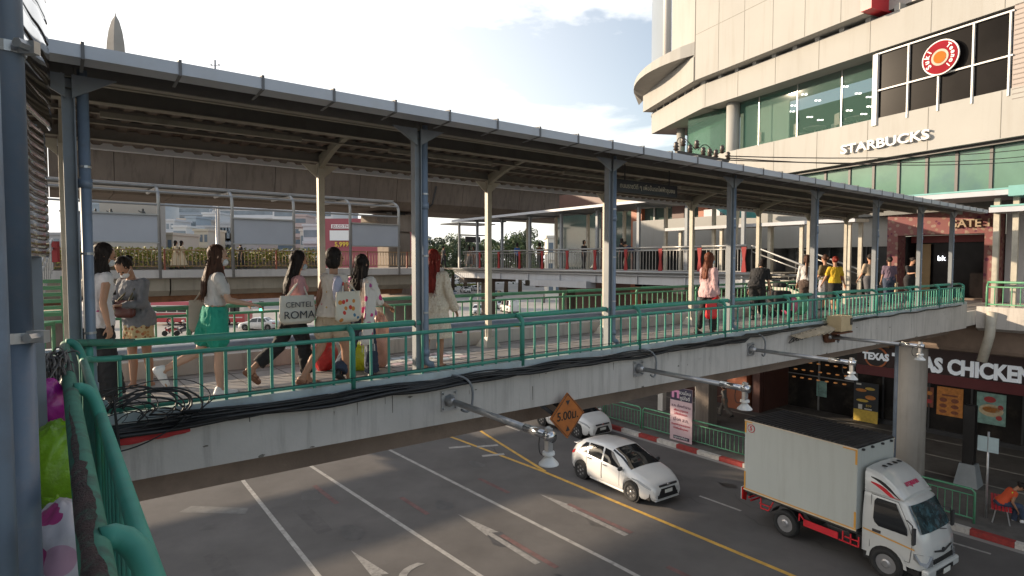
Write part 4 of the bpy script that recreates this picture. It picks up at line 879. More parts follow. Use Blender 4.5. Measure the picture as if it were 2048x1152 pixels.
for x, y in ((1608, 189), (1635, 201), (1587, 211), (1583, 223), (1619, 234), (1690, 173), (1716, 187), (1738, 194), (1739, 213), (1698, 221), (1727, 228), (1640, 240)):
    for d in (-3, 4): q = F(x+d, y, 2.6); m.box(q, (.09, .09, .045))
m.build('ceiling_lamp', mat('lamp_glow', (1, .93, .8), .4, emit=5), ml)
for x, y in ((1555, 268), (1630, 258), (1715, 243)):
    q = F(x, y, 2.2); m = MB(); z = H+zb1; m.tube([Vector((q.x, q.y, z)), Vector((q.x, q.y, z+.72))], .04, 8); m.lathe([(.5, 0), (.5, .04)], 14, Matrix.Translation((q.x, q.y, z+.72)))
    for dx in (-.7, .7): m.box((q.x+dx, q.y, z+.45), (.4, .4, .05)); m.box((q.x+dx*1.3, q.y, z+.7), (.05, .4, .5)); m.box((q.x+dx, q.y, z+.22), (.05, .05, .44))
    m.build('cafe_table', mat('table_white', (.6, .58, .5), .6), ml)
# columns of the recess
for px_, r_ in ((1466, .34), (1362, .26)):
    q = F(px_, 250, .75) if px_ > 1400 else Gp(px_, 250, 1.2)
    m = MB(); zt = zb2; m.lathe([(r_, H+zb1-1.6), (r_, H+zt)], 24, Matrix.Translation((q.x, q.y, 0))); m.build('recess_column', cream, ml, smooth=True)
qa, qb = Gp(1374, 250, 1.5), Gp(1450, 250, 1.5)
m = MB(); m.prism([Vector((qa.x, qa.y, H+zb0)), Vector((qb.x, qb.y, H+zb0)), Vector((qb.x, qb.y, H+zb2)), Vector((qa.x, qa.y, H+zb2))], -nG*.05); m.build('window', gt2, ml)
m = MB(); m.prism([Vector((qa.x, qa.y, H+zb0))-nG*.1, Vector((qb.x, qb.y, H+zb0))-nG*.1, Vector((qb.x, qb.y, H+zb2))-nG*.1, Vector((qa.x, qa.y, H+zb2))-nG*.1], -nG*.05); m.build('roller_blind', mat('green_blind', (.38, .55, .46), .7, var=.04), ml)
m = MB(); m.prism([Gz(0, zb1-.9, 0), Gz(0, zb1-.9, 3), Gz(gl_end*.72, zb1-.9, 3), Gz(gl_end*.72, zb1-.9, 0)], (0, 0, .6)) if 0 else None
# tall shop window with white frame and round sign
tA, tB_, tE = tF(F(1757, 108)), tF(F(1880, 90)), tF(F(2020, 60))
zw1 = zF(1757, 108); zw0 = zF(1757, 245)
m = MB(); m.prism([Fz(tA, zw0, .05), Fz(tA, zw1, .05), Fz(tE, zw1, .05), Fz(tE, zw0, .05)], -nF*.2); m.build('shop_window_glass', blk, ml)
frw = mat('white_window_frame', (.55, .54, .52), .45, var=.03)
m = MB(); xs = [1757, 1818, 1879, 1947, 2020]; ts = [tF(F(x, 100)) for x in xs]; zm = zF(1818, 165)
for k, t in enumerate(ts):
    z1_ = zw1 if k != 2 else zm; m.prism([Fz(t+.028, zw0-.05, -.04), Fz(t+.028, zw0-.05, .06), Fz(t-.028, zw0-.05, .06), Fz(t-.028, zw0-.05, -.04)], (0, 0, z1_-zw0+.05))
for z in (zw1, zm): m.prism([Fz(ts[0]+.1, z-.03, -.036), Fz(ts[0]+.1, z-.03, .055), Fz(ts[-1]-.1, z-.03, .055), Fz(ts[-1]-.1, z-.03, -.036)], (0, 0, .055))
m.prism([Fz(ts[0]+.17, zw0-.1, -.07), Fz(ts[0]+.17, zw0-.1, .08), Fz(ts[0]-.02, zw0-.1, .08), Fz(ts[0]-.02, zw0-.1, -.07)], (0, 0, zw1-zw0+.1)); m.build('shop_window_frame', frw, ml)
m = MB(); m.prism([Fz(tE-.1, zw0-.3, .02), Fz(tE-.1, zw1+.4, .02), Fz(tR, zw1+.4, .02), Fz(tR, zw0-.3, .02)], -nF*.2); m.build('louvred_panel', mat('taupe_louvre', (.30, .26, .24), .7, var=.05, scale=1), ml)
m = MB()
for k in range(26): z = zw0-.2+k*.16; m.prism([Fz(tE-.12, z, 0), Fz(tE-.12, z+.03, 0), Fz(tR, z+.03, 0), Fz(tR, z, 0)], -nF*.03)
m.build('louvre_slats', mat('taupe_slat', (.22, .19, .175), .7), ml)
q = F(1882, 115, -.12)
rs = thing('round_sign', 'round red and white restaurant sign in the tall black window', 'sign', q)
Rm = Matrix((uF*-1, ZV, nF)).transposed().to_4x4(); Rm.translation = q
m = MB(); m.lathe([(.62, 0), (.62, .05)], 40, Rm); m.build('rim', frw, rs)
Rm2 = Rm.copy(); Rm2.translation = q+nF*.052
m = MB(); m.lathe([(.575, 0), (.575, .012)], 40, Rm2); m.build('disc', mat('sign_red', (.22, .012, .02), .8, spec=.1), rs)
m = MB(); Rm3 = Rm.copy(); Rm3.translation = q+nF*.066
m.lathe([(.29, 0), (.29, .01)], 30, Rm3); m.build('bowl_rim', mat('sign_cream_white', (.42, .38, .31), .8, spec=.1), rs)
m = MB(); Rm3.translation = q+nF*.078; m.lathe([(.21, 0), (.21, .01)], 30, Rm3); m.build('bowl_soup', mat('sign_orange', (.42, .12, .02), .8, spec=.1), rs)
for j, ch in enumerate('Suki'):
    a = radians(215-j*24); c = q+nF*.07+(-uF)*(cos(a)*.44)+ZV*(sin(a)*.44); d = (-uF)*sin(a)+ZV*(-cos(a))
    text(rs, ch, .25, c, d, -(uF*-1)*-1*cos(a)+ZV*sin(a) if 0 else ((-uF)*cos(a)+ZV*sin(a)), frw, depth=.008, bold=.008)
for j, ch in enumerate('Teenoi'):
    a = radians(50-j*20); c = q+nF*.07+(-uF)*(cos(a)*.44)+ZV*(sin(a)*.44); text(rs, ch, .22, c, (-uF)*sin(a)+ZV*(-cos(a)), (-uF)*cos(a)+ZV*sin(a), frw, depth=.008, bold=.008)
# coffee shop lettering standing off the band
cs = thing('shop_lettering', 'white raised capital letters on the cream band above the green windows', 'sign lettering', F(1770, 285))
p1, p2 = F(1683, 298), F(1866, 272); W = (p2-p1).length
hz = (F(1780, 278).z - F(1780, 296).z)
tm = text(None, 'STARBUCKS', 1.0, (0, 0, 0), (1, 0, 0), (0, 1, 0), frw)
wx = max(v.co.x for v in tm.data.vertices)-min(v.co.x for v in tm.data.vertices); hx = max(v.co.y for v in tm.data.vertices)-min(v.co.y for v in tm.data.vertices); bpy.data.objects.remove(tm)
sz = abs(hz)/hx*1.0
fac = W/(wx*sz)
cen = (p1+p2)/2; zc_ = (F(1776, 285)).z; cen.z = zc_
xx = 0
text(cs, 'STARBUCKS', sz, cen+nF*.10, -uF, ZV, mat('letter_white', (.62, .62, .62), .5, var=.02), depth=.04, bold=sz*.022, wscale=fac*.96)
# green strip windows below the band
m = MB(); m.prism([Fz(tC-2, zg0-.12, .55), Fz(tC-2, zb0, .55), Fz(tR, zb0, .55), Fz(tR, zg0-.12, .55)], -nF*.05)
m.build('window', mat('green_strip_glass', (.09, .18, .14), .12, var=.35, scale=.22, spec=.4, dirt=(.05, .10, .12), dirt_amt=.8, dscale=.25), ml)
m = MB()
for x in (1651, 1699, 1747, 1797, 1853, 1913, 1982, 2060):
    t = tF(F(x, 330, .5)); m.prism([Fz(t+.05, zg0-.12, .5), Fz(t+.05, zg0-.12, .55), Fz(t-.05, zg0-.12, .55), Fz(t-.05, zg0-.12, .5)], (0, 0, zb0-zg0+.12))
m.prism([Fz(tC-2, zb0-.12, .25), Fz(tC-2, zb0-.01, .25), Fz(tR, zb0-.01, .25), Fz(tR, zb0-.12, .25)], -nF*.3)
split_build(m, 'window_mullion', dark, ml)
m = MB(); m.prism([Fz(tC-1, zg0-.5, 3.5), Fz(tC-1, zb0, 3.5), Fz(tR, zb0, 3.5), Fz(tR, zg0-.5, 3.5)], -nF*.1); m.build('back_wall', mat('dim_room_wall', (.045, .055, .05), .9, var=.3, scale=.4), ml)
m = MB(); m.prism([Fz(tC, zg0-.5, .3), Fz(tC, zg0-.12, .3), Fz(tR, zg0-.12, .3), Fz(tR, zg0-.5, .3)], -nF*3); m.build('spandrel', mat('shade_toned_spandrel', (.10, .10, .095), .7), ml)  # shade below the strip windows put into the spandrel colour
# glass tower behind the left corner and its curved balcony blade
tw = Gp(1277, 60, 2.0); tx = Gp(1336, 60, 2.0)
m = MB(); rows = []
for k in range(9):
    a = pi*.5*k/8; c = tw+(tx-tw)*(1-cos(a)); off = nG*(1.6*sin(a)-1.6); rows.append([Vector((c.x, c.y, H+zs0+1.3))+off, Vector((c.x, c.y, H+zs0+22))+off])
m.grid(rows); m.build('curved_glass', mat('grey_curtain_glass', (.19, .22, .25), .3, var=.12, scale=.15, spec=.3), ml, smooth=True)
m = MB(); c = tx+nG*.05; m.lathe([(.28, zs0+H+1.0), (.28, zs0+H+22)], 16, Matrix.Translation((c.x, c.y, 0))); m.build('white_edge', frw, ml, smooth=True)
m = MB(); rows = []
e0 = Gz(0, 0, -.5); e1 = Gz(gl_end*1.25, 0, -.2)
zt_ = zs0+1.3
for k in range(13):
    t = k/12; p = e0.lerp(e1, t); bulge = nG*(1.5*sin(pi*t)**.8)
    rows.append([Vector((p.x, p.y, H+zt_+.8*(1-t))), Vector((p.x, p.y, H+zt_+.8*(1-t)))+bulge, Vector((p.x, p.y, H+zt_-.1+.2*(1-t)))+bulge*1.02, Vector((p.x, p.y, H+zt_-.45+.7*(1-t)))+bulge*.05])
m.grid(rows, close=True); m.build('curved_blade', cream, ml, smooth=False)
# ================================================================ vehicles
def paint(name, col): return mat(name, col, .28, var=.03, scale=1, coat=.8, spec=.5, dirt=tuple(c*.75 for c in col), dirt_amt=.25, dscale=1.2)
carglass = mat('car_glass', (.012, .014, .016), .06, var=.4, scale=2, spec=.8)
tyre_m = mat('tyre_rubber', (.018, .018, .018), .85, var=.2, scale=10)
rim_m = mat('alloy_rim', (.40, .40, .41), .3, metal=.7, var=.1)
lamp_g = mat('headlamp_glass', (.17, .18, .19), .12, var=.2, scale=12, spec=.8, coat=.6)
tail_m = mat('tail_lamp_red', (.40, .015, .015), .15, var=.2)
chrome = mat('chrome_trim', (.55, .55, .56), .15, metal=.9, var=.05)
def interp(pts, y):
    if y <= pts[0][0]: return pts[0][1]
    for (a, za), (b, zb) in zip(pts, pts[1:]):
        if y <= b:
            t = (y-a)/(b-a); t = t*t*(3-2*t)*.35+t*.65; return za+(zb-za)*t
    return pts[-1][1]
def wheel(par, c, R, wd, side, spokes=6, steel=False, detail=True):
    Mx = Matrix.Translation(c) @ Matrix.Rotation(side*pi/2, 4, 'Y')
    m_ = MB(); m_.lathe([(R*.62, -wd/2), (R*.93, -wd/2), (R, -wd*.3), (R, wd*.3), (R*.93, wd/2), (R*.66, wd/2), (R*.62, wd*.3)], 26, Mx)
    t = m_.build('wheel', tyre_m, par, smooth=True, local=True)
    m_ = MB()
    if steel:
        m_.lathe([(R*.63, wd*.38), (R*.6, wd*.2), (R*.50, wd*.05), (R*.34, wd*.1), (R*.30, wd*.42), (R*.22, wd*.46), (R*.2, wd*.5)], 22, Mx)
        for k in range(6): a = k*pi/3; m_.lathe([(R*.045, wd*.1), (R*.045, wd*.2)], 6, Mx @ Matrix.Translation((cos(a)*R*.42, sin(a)*R*.42, 0)))
    else:
        m_.lathe([(R*.64, wd*.42), (R*.60, wd*.44), (R*.58, wd*.2), (R*.1, wd*.12)], 26, Mx, m=1); m_.lathe([(R*.13, 0), (R*.13, wd*.42), (R*.08, wd*.46)], 12, Mx)
        for k in range(spokes):
            a = 2*pi*k/spokes
            for da in (-.13, .13):
                p0 = Mx @ Vector((cos(a)*R*.1, sin(a)*R*.1, wd*.36)); p1 = Mx @ Vector((cos(a+da)*R*.61, sin(a+da)*R*.61, wd*.38)); m_.beam(p0, p1, R*.07, R*.06, up=Mx.to_3x3() @ Vector((0, 0, 1)))
    o = m_.build('rim', [rim_m, dark], t, smooth=False, local=True)
    return t
def make_car(name, label, cat, L, W, top, belt, paintm, wy, R, glass_y, wind_y, rear_y, wr=.74, group=None, sill=.20, fine=True, doors=(), plate=None, kit=False):
    """local frame: +Y forward, tail at 0, x to the right; the outline follows the given height curves"""
    t = thing(name, label, cat, group=group)
    def hw(y):
        e = 1-.22*max(0, 1-y/.55)**2.2-.30*max(0, 1-(L-y)/.75)**2.2
        return W/2*e
    def zs(y):
        z = sill+.10*max(0, 1-y/.4)+.04*max(0, 1-(L-y)/.4)
        for q in wy:
            d = abs(y-q); Ra = R*1.17
            if d < Ra: z = max(z, R+sqrt(Ra*Ra-d*d))
        return z
    zt = lambda y: interp(top, y); zb = lambda y: interp(belt, y)
    def P(y, v, side=1, off=0):
        w = hw(y); a = zs(y); b = min(zb(y), zt(y)-.03); c = zt(y); g = max(0, min(1, (c-b)/.38)); wroof = w*(.90-(.90-wr)*g)
        pts = [(w*.90, min(a, b-.06)), (w*.985, min(a+.10, b-.05)), (w, a+(b-a)*.5), (w*.985, b-.06), (w*.955, b), (w*.955+(wroof-w*.955)*.5, b+(c-b)*.48), (wroof, c-.055*g-.01), (wroof*.86, c-.008), (wroof*.45, c+.014), (0, c+.022)]
        i = min(int(v), len(pts)-2); f = v-i
        x = pts[i][0]*(1-f)+pts[i+1][0]*f; z = pts[i][1]*(1-f)+pts[i+1][1]*f
        return Vector((x*side, y, z))
    def Pn(y, v, side, off):
        p = P(y, v, side); e = .02
        du = P(min(y+e, L), v, side)-P(max(y-e, 0), v, side); dv = P(y, min(v+.05, 8.99), side)-P(y, max(v-.05, 0), side)
        n_ = du.cross(dv)*side
        if n_.length < 1e-9: n_ = Vector((0, 0, 1))
        n_.normalize()
        if n_.dot(Vector((side*1.0, 0, .6))) < 0: n_ = -n_
        return p+n_*off
    ys = set([0, L]); k = 0.0
    while k < L: ys.add(round(k, 3)); k += L/44
    for q in wy:
        for d in (-1.17, -1.1, -.9, -.6, 0, .6, .9, 1.1, 1.17): ys.add(round(q+d*R, 3))
    ys = sorted(y for y in ys if 0 <= y <= L)
    m_ = MB(); rows = []
    for y in ys:
        rows.append([P(y, v, 1) for v in range(9)]+[P(y, 9, 1)]+[P(y, v, -1) for v in range(8, -1, -1)])
    m_.grid(rows)
    n_ = len(rows[0]); m_.f.append(tuple(range(n_))); m_.mi.append(0); k = (len(rows)-1)*n_; m_.f.append(tuple(range(k, k+n_))); m_.mi.append(0)
    body = m_.build('body', paintm, t, smooth=True, local=True)
    try: body.data.set_sharp_from_angle(angle=radians(48))
    except Exception: pass
    m_ = MB(); m_.box((0, L/2, sill+.12), (W*.82, L*.93, .22)); m_.build('underbody', black, t, local=True)
    for q in wy:
        for sd in (1, -1):
            m_ = MB(); m_.lathe([(R*1.16, -.26), (R*1.16, .0)], 20, Matrix.Translation((sd*(W/2-.04), q, R)) @ Matrix.Rotation(sd*pi/2, 4, 'Y')); m_.build('wheel_arch', black, t, local=True)
            wheel(t, Vector((sd*(W/2-.10), q, R)), R, .19, sd)
    # glass
    def patch(y0a, y1a, y0b, y1b, v0, v1, nm, sides=(1, -1), ny=8, nv_=5, mt_=carglass):
        for sd in sides:
            m2 = MB(); rr = []
            for i in range(ny+1):
                r_ = []
                for j in range(nv_+1):
                    f = j/nv_; ya = y0a+(y0b-y0a)*f; yb = y1a+(y1b-y1a)*f; r_.append(Pn(ya+(yb-ya)*i/ny, v0+(v1-v0)*f, sd, .006))
                rr.append(r_)
            m2.grid(rr); m2.build(nm, mt_, t, smooth=True, local=True)
    for (a, b, c, d) in glass_y: patch(a, b, c, d, 4.12, 5.9, 'side_window')
    def cross(y0, y1, vmin, nm, n1=8, inset=0):
        m2 = MB(); rr = []
        for i in range(n1+1):
            y = y0+(y1-y0)*i/n1; vs = [vmin+(8.999-vmin)*q/5 for q in range(6)]
            rr.append([Pn(y, v, 1, .006) for v in vs]+[Pn(y, v, -1, .006) for v in vs[::-1]])
        m2.grid(rr); m2.build(nm, carglass, t, smooth=True, local=True)
    cross(wind_y[0], wind_y[1], 6.15, 'windscreen')
    if rear_y: cross(rear_y[0], rear_y[1], 6.2, 'rear_window')
    for sd in (1, -1):
        c = Pn(L-.34, 3.2, sd, 0)
        m_ = MB(); rr = []
        for i in range(7):
            y = L-.80+.68*i/6; r_ = []
            for j in range(4): r_.append(Pn(y, 2.95+(1.0 if i < 6 else .7)*j/3*(.35+.65*min(1, i/2.5)), sd, .012))
            rr.append(r_)
        m_.grid(rr); m_.build('headlight', lamp_g, t, smooth=True, local=True)
        m_ = MB(); rr = [[Pn(.02+.33*i/4, 3.0+1.4*j/3, sd, .012) for j in range(4)] for i in range(5)]; m_.grid(rr); m_.build('tail_light', tail_m, t, smooth=True, local=True)
        ym = wind_y[1]-.02 if wind_y[1] > wind_y[0] else wind_y[1]; ym = max(wind_y)-.30; q = P(ym, 4.2, sd)
        m_ = MB(); m_.ell(q+Vector((sd*.12, .0, .06)), (.11, .06, .075)); m_.beam(q, q+Vector((sd*.1, 0, .04)), .05, .03); m_.build('wing_mirror', paintm if not kit else dark, t, smooth=True, local=True)
        for (ya, yb) in doors:
            m_ = MB()
            for y in (ya, yb): m_.tube([Pn(y, v, sd, .001) for v in (1.2, 2, 3, 3.9)], .006, 5)
            m_.build('door_gap', dark, t, local=True)
            m_ = MB(); q = Pn(ya+.17, 3.0, sd, .02); m_.box(q, (.03, .17, .035)); m_.build('door_handle', chrome, t, local=True)
    yb = L
    fw = hw(L)
    m_ = MB(); m_.prism([(-fw*.80, L-.03, .27), (fw*.80, L-.03, .27), (fw*.52, L-.03, .56), (-fw*.52, L-.03, .56)], (0, .055, 0)) ; m_.build('grille', black, t, local=True)
    m_ = MB(); m_.box((0, L+.0, .66), (fw*1.35, .05, .055)); m_.build('upper_grille', dark, t, local=True)
    m_ = MB(); m_.lathe([(.055, 0), (.055, .012)], 16, Matrix.Translation((0, L+.02, .67)) @ Matrix.Rotation(-pi/2, 4, 'X')); m_.build('emblem', chrome, t, local=True)
    m_ = MB(); m_.box((0, L+.035, .47), (.34, .015, .11)); m_.build('number_plate', mat('plate_white', (.6, .6, .56), .5), t, local=True)
    if kit:
        m_ = MB(); m_.box((0, L-.13, .20), (W*.66, .26, .04)); m_.box((W/2-.09, L/2, .19), (.05, wy[1]-wy[0]-2.3*R, .07)); m_.box((-W/2+.09, L/2, .19), (.05, wy[1]-wy[0]-2.3*R, .07)); m_.build('side_skirt', paintm, t, local=True, bevel=.015)
        for sd in (1, -1): m_ = MB(); m_.prism([(sd*fw*.98, L-.10, .30), (sd*fw*.98, L-.10, .48), (sd*fw*.70, L-.0, .34), (sd*fw*.72, L-.0, .28)], (0, .035, 0)); m_.build('fog_lamp_recess', black, t, local=True)
        m_ = MB(); m_.box((0, .12, zt(.15)+.03), (W*.62, .26, .03)); m_.build('roof_spoiler', paintm, t, local=True, bevel=.01)
    return t
wp = paint('white_pearl', (.60, .595, .58))
car1 = make_car('hatchback_car', 'white five door hatchback with black mirrors driving in the lane left of the kerb', 'car', 3.98, 1.68,
    [(0, .86), (.07, 1.0), (.30, 1.22), (.60, 1.38), (1.1, 1.45), (1.65, 1.475), (2.05, 1.44), (2.45, 1.30), (3.08, .99), (3.35, .92), (3.72, .79), (3.92, .64), (3.98, .54)],
    [(0, .80), (.5, .98), (1.6, .93), (2.9, .88), (3.4, .80), (3.9, .6), (3.98, .50)],
    wp, (.68, 3.14), .31, [(.50, .98, .78, .95), (1.04, 1.72, 1.02, 1.70), (1.80, 2.78, 1.78, 2.18)], (3.04, 2.12), (.10, .50), doors=((1.0, 1.76), (1.78, 2.62)), kit=True)
a_ = radians(34.5); hd_ = Vector((sin(a_), -cos(a_), 0)); rg_ = Vector((-cos(a_), -sin(a_), 0))
pR = Vector((2.48, 20.95, 0)); car1.location = pR-rg_*.74-hd_*.68+Vector((0.05, .0, 0)); car1.rotation_euler = (0, 0, pi+a_)
car2 = make_car('compact_car', 'white rounded compact car half hidden behind the bridge girder and diamond sign', 'car', 3.9, 1.68,
    [(0, .9), (.1, 1.25), (.4, 1.48), (1.4, 1.53), (2.1, 1.46), (3.15, 1.0), (3.45, .92), (3.8, .74), (3.9, .6)],
    [(0, .85), (.5, .98), (1.8, .93), (3.1, .86), (3.6, .74), (3.9, .52)], wp, (.65, 3.1), .30, [(.5, 1.2, .6, 1.1), (1.3, 2.9, 1.3, 2.2)], (3.12, 2.15), (.08, .3), doors=((1.2, 2.3),))
a2 = radians(36.5); h2 = Vector((sin(a2), -cos(a2), 0)); nose = at_z(1205, 878, 0.0); car2.location = nose-h2*3.9; car2.rotation_euler = (0, 0, pi+a2)
# far traffic: one of each kind is built and then copied
grey_p = paint('dark_grey_paint', (.07, .075, .08)); silv_p = paint('silver_paint', (.38, .39, .40)); blue_p = paint('blue_paint', (.05, .16, .40)); redp_p = paint('red_paint', (.40, .03, .03))
sed = make_car('sedan_car', 'white car facing the camera just right of the white dress woman', 'car', 4.3, 1.75,
    [(0, .85), (.12, 1.02), (.75, 1.06), (1.25, 1.38), (2.1, 1.45), (2.7, 1.38), (3.3, .98), (4.1, .80), (4.3, .6)],
    [(0, .8), (.9, .93), (3.2, .88), (4.0, .72), (4.3, .5)], wp, (.85, 3.42), .31, [(1.0, 1.95, 1.25, 1.95), (2.05, 3.1, 2.03, 2.7)], (3.28, 2.72), (.80, 1.22), group='cars on the roundabout')
def put(o, px, py, rz, label, swap=None):
    q = at_z(px, py, 0); c = dup(o, q, rz, label, 'cars on the roundabout', swap); return c
q = at_z(956, 628, 0); sed.location = q+Vector((0, 2, 0)); sed.rotation_euler = (0, 0, pi)
put(sed, 905, 613, radians(165), 'dark grey car behind the white one, left of it on the roundabout', {wp: grey_p})
put(sed, 556, 659, radians(90), 'white saloon in side view beyond the pink shirted woman')
put(sed, 925, 584, radians(205), 'white car farthest left of the distant pair by the kerb')
put(sed, 947, 581, radians(200), 'silver car right of the distant white one by the kerb', {wp: silv_p})
put(sed, 1002, 592, radians(150), 'dark car half hidden by the slim canopy post', {wp: grey_p})
put(sed, 908, 592, radians(185), 'dark car under the far green railing line left of the others', {wp: grey_p})
put(sed, 992, 615, radians(200), 'silver car beside the slim canopy post on the roundabout', {wp: silv_p})
put(sed, 1128, 652, radians(150), 'white car low behind the railing right of the slim post')
put(sed, 205, 657, radians(95), 'white car behind the blazer woman left of the red bus')
put(sed, 650, 590, radians(80), 'silver car in the distance between the bob haired woman and the tote', {wp: silv_p})
put(sed, 880, 585, radians(60), 'small dark car at the far left of the distant kerb', {wp: grey_p})
# pickup / van copies
van = make_car('passenger_van', 'blue van crossing the roundabout at the right end of the far railing', 'van', 4.8, 1.8,
    [(0, 1.2), (.05, 1.85), (.4, 1.98), (2.6, 2.0), (3.5, 1.92), (4.2, 1.25), (4.65, 1.0), (4.8, .6)], [(0, 1.05), (3.9, 1.05), (4.5, .9), (4.8, .55)], blue_p, (.9, 3.8), .34,
    [(.4, 1.5, .4, 1.5), (1.6, 2.7, 1.6, 2.7), (2.8, 3.9, 2.8, 3.5)], (4.15, 3.6), (.06, .25), wr=.84)
q = at_z(1150, 612, 0); van.location = q; van.rotation_euler = (0, 0, radians(175))
v2 = dup(van, at_z(1000, 640, 0)+Vector((2, 10, 0)), radians(20), 'white van beyond the slim post on the roundabout', None, {blue_p: wp})
# red bus
def make_bus(label, loc, rz, L=11.5):
    t = thing('city_bus', label, 'bus', loc, rz, 'red city buses'); Wb = 2.4
    rb_ = paint('bus_red', (.42, .035, .045)); cr_ = paint('bus_cream', (.62, .56, .50))
    m_ = MB(); m_.prism([(-Wb/2, 0, .35), (Wb/2, 0, .35), (Wb/2, 0, 1.5), (-Wb/2, 0, 1.5)], (0, L, 0)); m_.build('lower_body', rb_, t, local=True, bevel=.08)
    m_ = MB(); m_.prism([(-Wb/2, 0.003, 1.51), (Wb/2, 0.003, 1.51), (Wb/2*.97, 0.003, 2.45), (-Wb/2*.97, 0.003, 2.45)], (0, L-.006, 0)); m_.build('upper_body', cr_, t, local=True)
    m_ = MB(); m_.prism([(-Wb/2*.97, 0, 2.455), (Wb/2*.97, 0, 2.455), (Wb/2*.8, 0, 2.85), (-Wb/2*.8, 0, 2.85)], (0, L, 0)); m_.build('roof', rb_, t, local=True)
    for sd in (1, -1):
        for k in range(8): m_ = MB(); y0 = .6+k*(L-1.2)/8; m_.box((sd*Wb/2, y0+.55, 1.98), (.04, (L-1.2)/8-.14, .72)); m_.build('window', carglass, t, local=True)
        m_ = MB(); m_.box((sd*(Wb/2+.01), L/2, .95), (.02, L*.96, .14)); m_.build('stripe', cr_, t, local=True)
        for y in (2.2, L-2.4): wheel(t, Vector((sd*(Wb/2-.12), y, .48)), .48, .26, sd, steel=True)
    m_ = MB(); m_.box((0, L+.01, 1.9), (Wb*.86, .04, 1.0)); m_.build('windscreen', carglass, t, local=True)
    m_ = MB(); m_.box((-.85, L+.02, .75), (.3, .06, .2)); m_.box((.85, L+.02, .75), (.3, .06, .2)); m_.build('headlights', lamp_g, t, local=True)
    m_ = MB(); m_.box((0, L*.4, 2.95), (1.4, 2.2, .22)); m_.build('roof_unit', rb_, t, local=True, bevel=.05)
    return t
make_bus('red bus with cream window band parked behind the blazer woman', at_z(300, 650, 0)+Vector((11.7, 1, 0)), radians(90))
# motorbikes with riders are built with the people
# ---------------------------------------------------------------- the box truck
tk = thing('box_truck', 'white box truck with black ribbed roof and red side guards in the kerb lane', 'truck')
ta = radians(32.0); th = Vector((sin(ta), -cos(ta), 0)); tr = Vector((-cos(ta), -sin(ta), 0))
tk.location = Vector((7.0, 17.52, 0))-tr*.91; tk.rotation_euler = (0, 0, pi+ta)
tw_ = paint('truck_white', (.48, .49, .48)); panelw = mat('truck_box_panel', (.39, .415, .395), .5, var=.035, scale=.8, dirt=(.26, .25, .23), dirt_amt=.35, streak=1, dscale=.8)
ochre = mat('reflective_ochre', (.55, .28, .05), .4, var=.08); tred = mat('truck_red', (.50, .02, .03), .4, var=.08)
TW, TL = .91, 3.3
def tb(nm, mt_, *parts, bevel=0, smooth=False, label=None):
    m_ = MB()
    for p in parts: m_.box(p[0], p[1])
    return m_.build(nm, mt_, tk, local=True, bevel=bevel, label=label)
m = MB(); m.box((0, TL/2, 2.02), (TW*2, TL, 2.10)); bx = m.build('cargo_box', panelw, tk, local=True, bevel=.012)
m = MB(); n_r = 26
for k in range(n_r): y = .02+(TL-.04)*k/n_r; m.prism([(-TW-.02, y, 3.075), (-TW-.02, y+.03, 3.115), (-TW-.02, y+.075, 3.115), (-TW-.02, y+.105, 3.075)], (TW*2+.04, 0, 0))
m.box((0, TL/2, 3.074), (TW*2+.03, TL+.02, .012)); m.build('roof_sheet', mat('black_roof_paint', (.022, .022, .025), .5, var=.4, scale=3, dirt=(.07, .07, .07), dscale=1), bx, local=True)
for sd in (1, -1):
    x = sd*(TW+.004)
    e = MB(); e.box((x, TL/2, .985), (.012, TL, .03)); e.box((x, .03, 1.25), (.012, .05, .5)); e.box((x, .03, 2.86), (.012, .05, .36)); e.box((x, .13, 3.02), (.012, .24, .045)); e.box((x, TL-.03, 1.22), (.012, .05, .42)); e.box((x, TL-.03, 2.84), (.012, .05, .38)); e.box((x, TL-.2, 3.02), (.012, .34, .045)); split_build(e, 'reflective_strip', ochre, bx, True)
    e = MB(); e.box((x, TL/2, 3.05), (.03, TL+.02, .03)); e.box((x, TL/2, .955), (.03, TL+.01, .03)); e.build('edge_trim', mat('cream_trim', (.55, .47, .36), .5), bx, local=True)
Rn = Matrix.Translation((TW+.006, .22, 2.84)) @ Matrix.Rotation(pi/2, 4, 'Y')
m = MB(); m.lathe([(.125, 0), (.125, .004)], 24, Rn); o_ = m.build('number_disc', mat('disc_red', (.35, .03, .04), .5), bx, local=True)
m = MB(); m.lathe([(.10, .0045), (.10, .007)], 24, Rn); m.build('number_disc', panelw, bx, local=True)
def ttext(s, size, o, xd, yd, mt_, **k):
    w = text(None, s, size, o, xd, yd, mt_, **k); setpar(w, k.pop('p', tk), True); return w
ttext('5', .18, (TW+.016, .22, 2.84), (0, 1, 0), ZV, mat('disc_red', (.35, .03, .04), .5), bold=.006)
tb('chassis', dark, ((0, 2.35, .72), (.75, 4.3, .16)), ((0, .05, .78), (1.5, .1, .12)), ((0, TL/2, .90), (TW*1.9, TL, .08)))
tb('fuel_tank', dark, ((.55, 2.75, .62), (.32, .6, .3)), ((-.55, 2.6, .62), (.32, .8, .3)), bevel=.03)
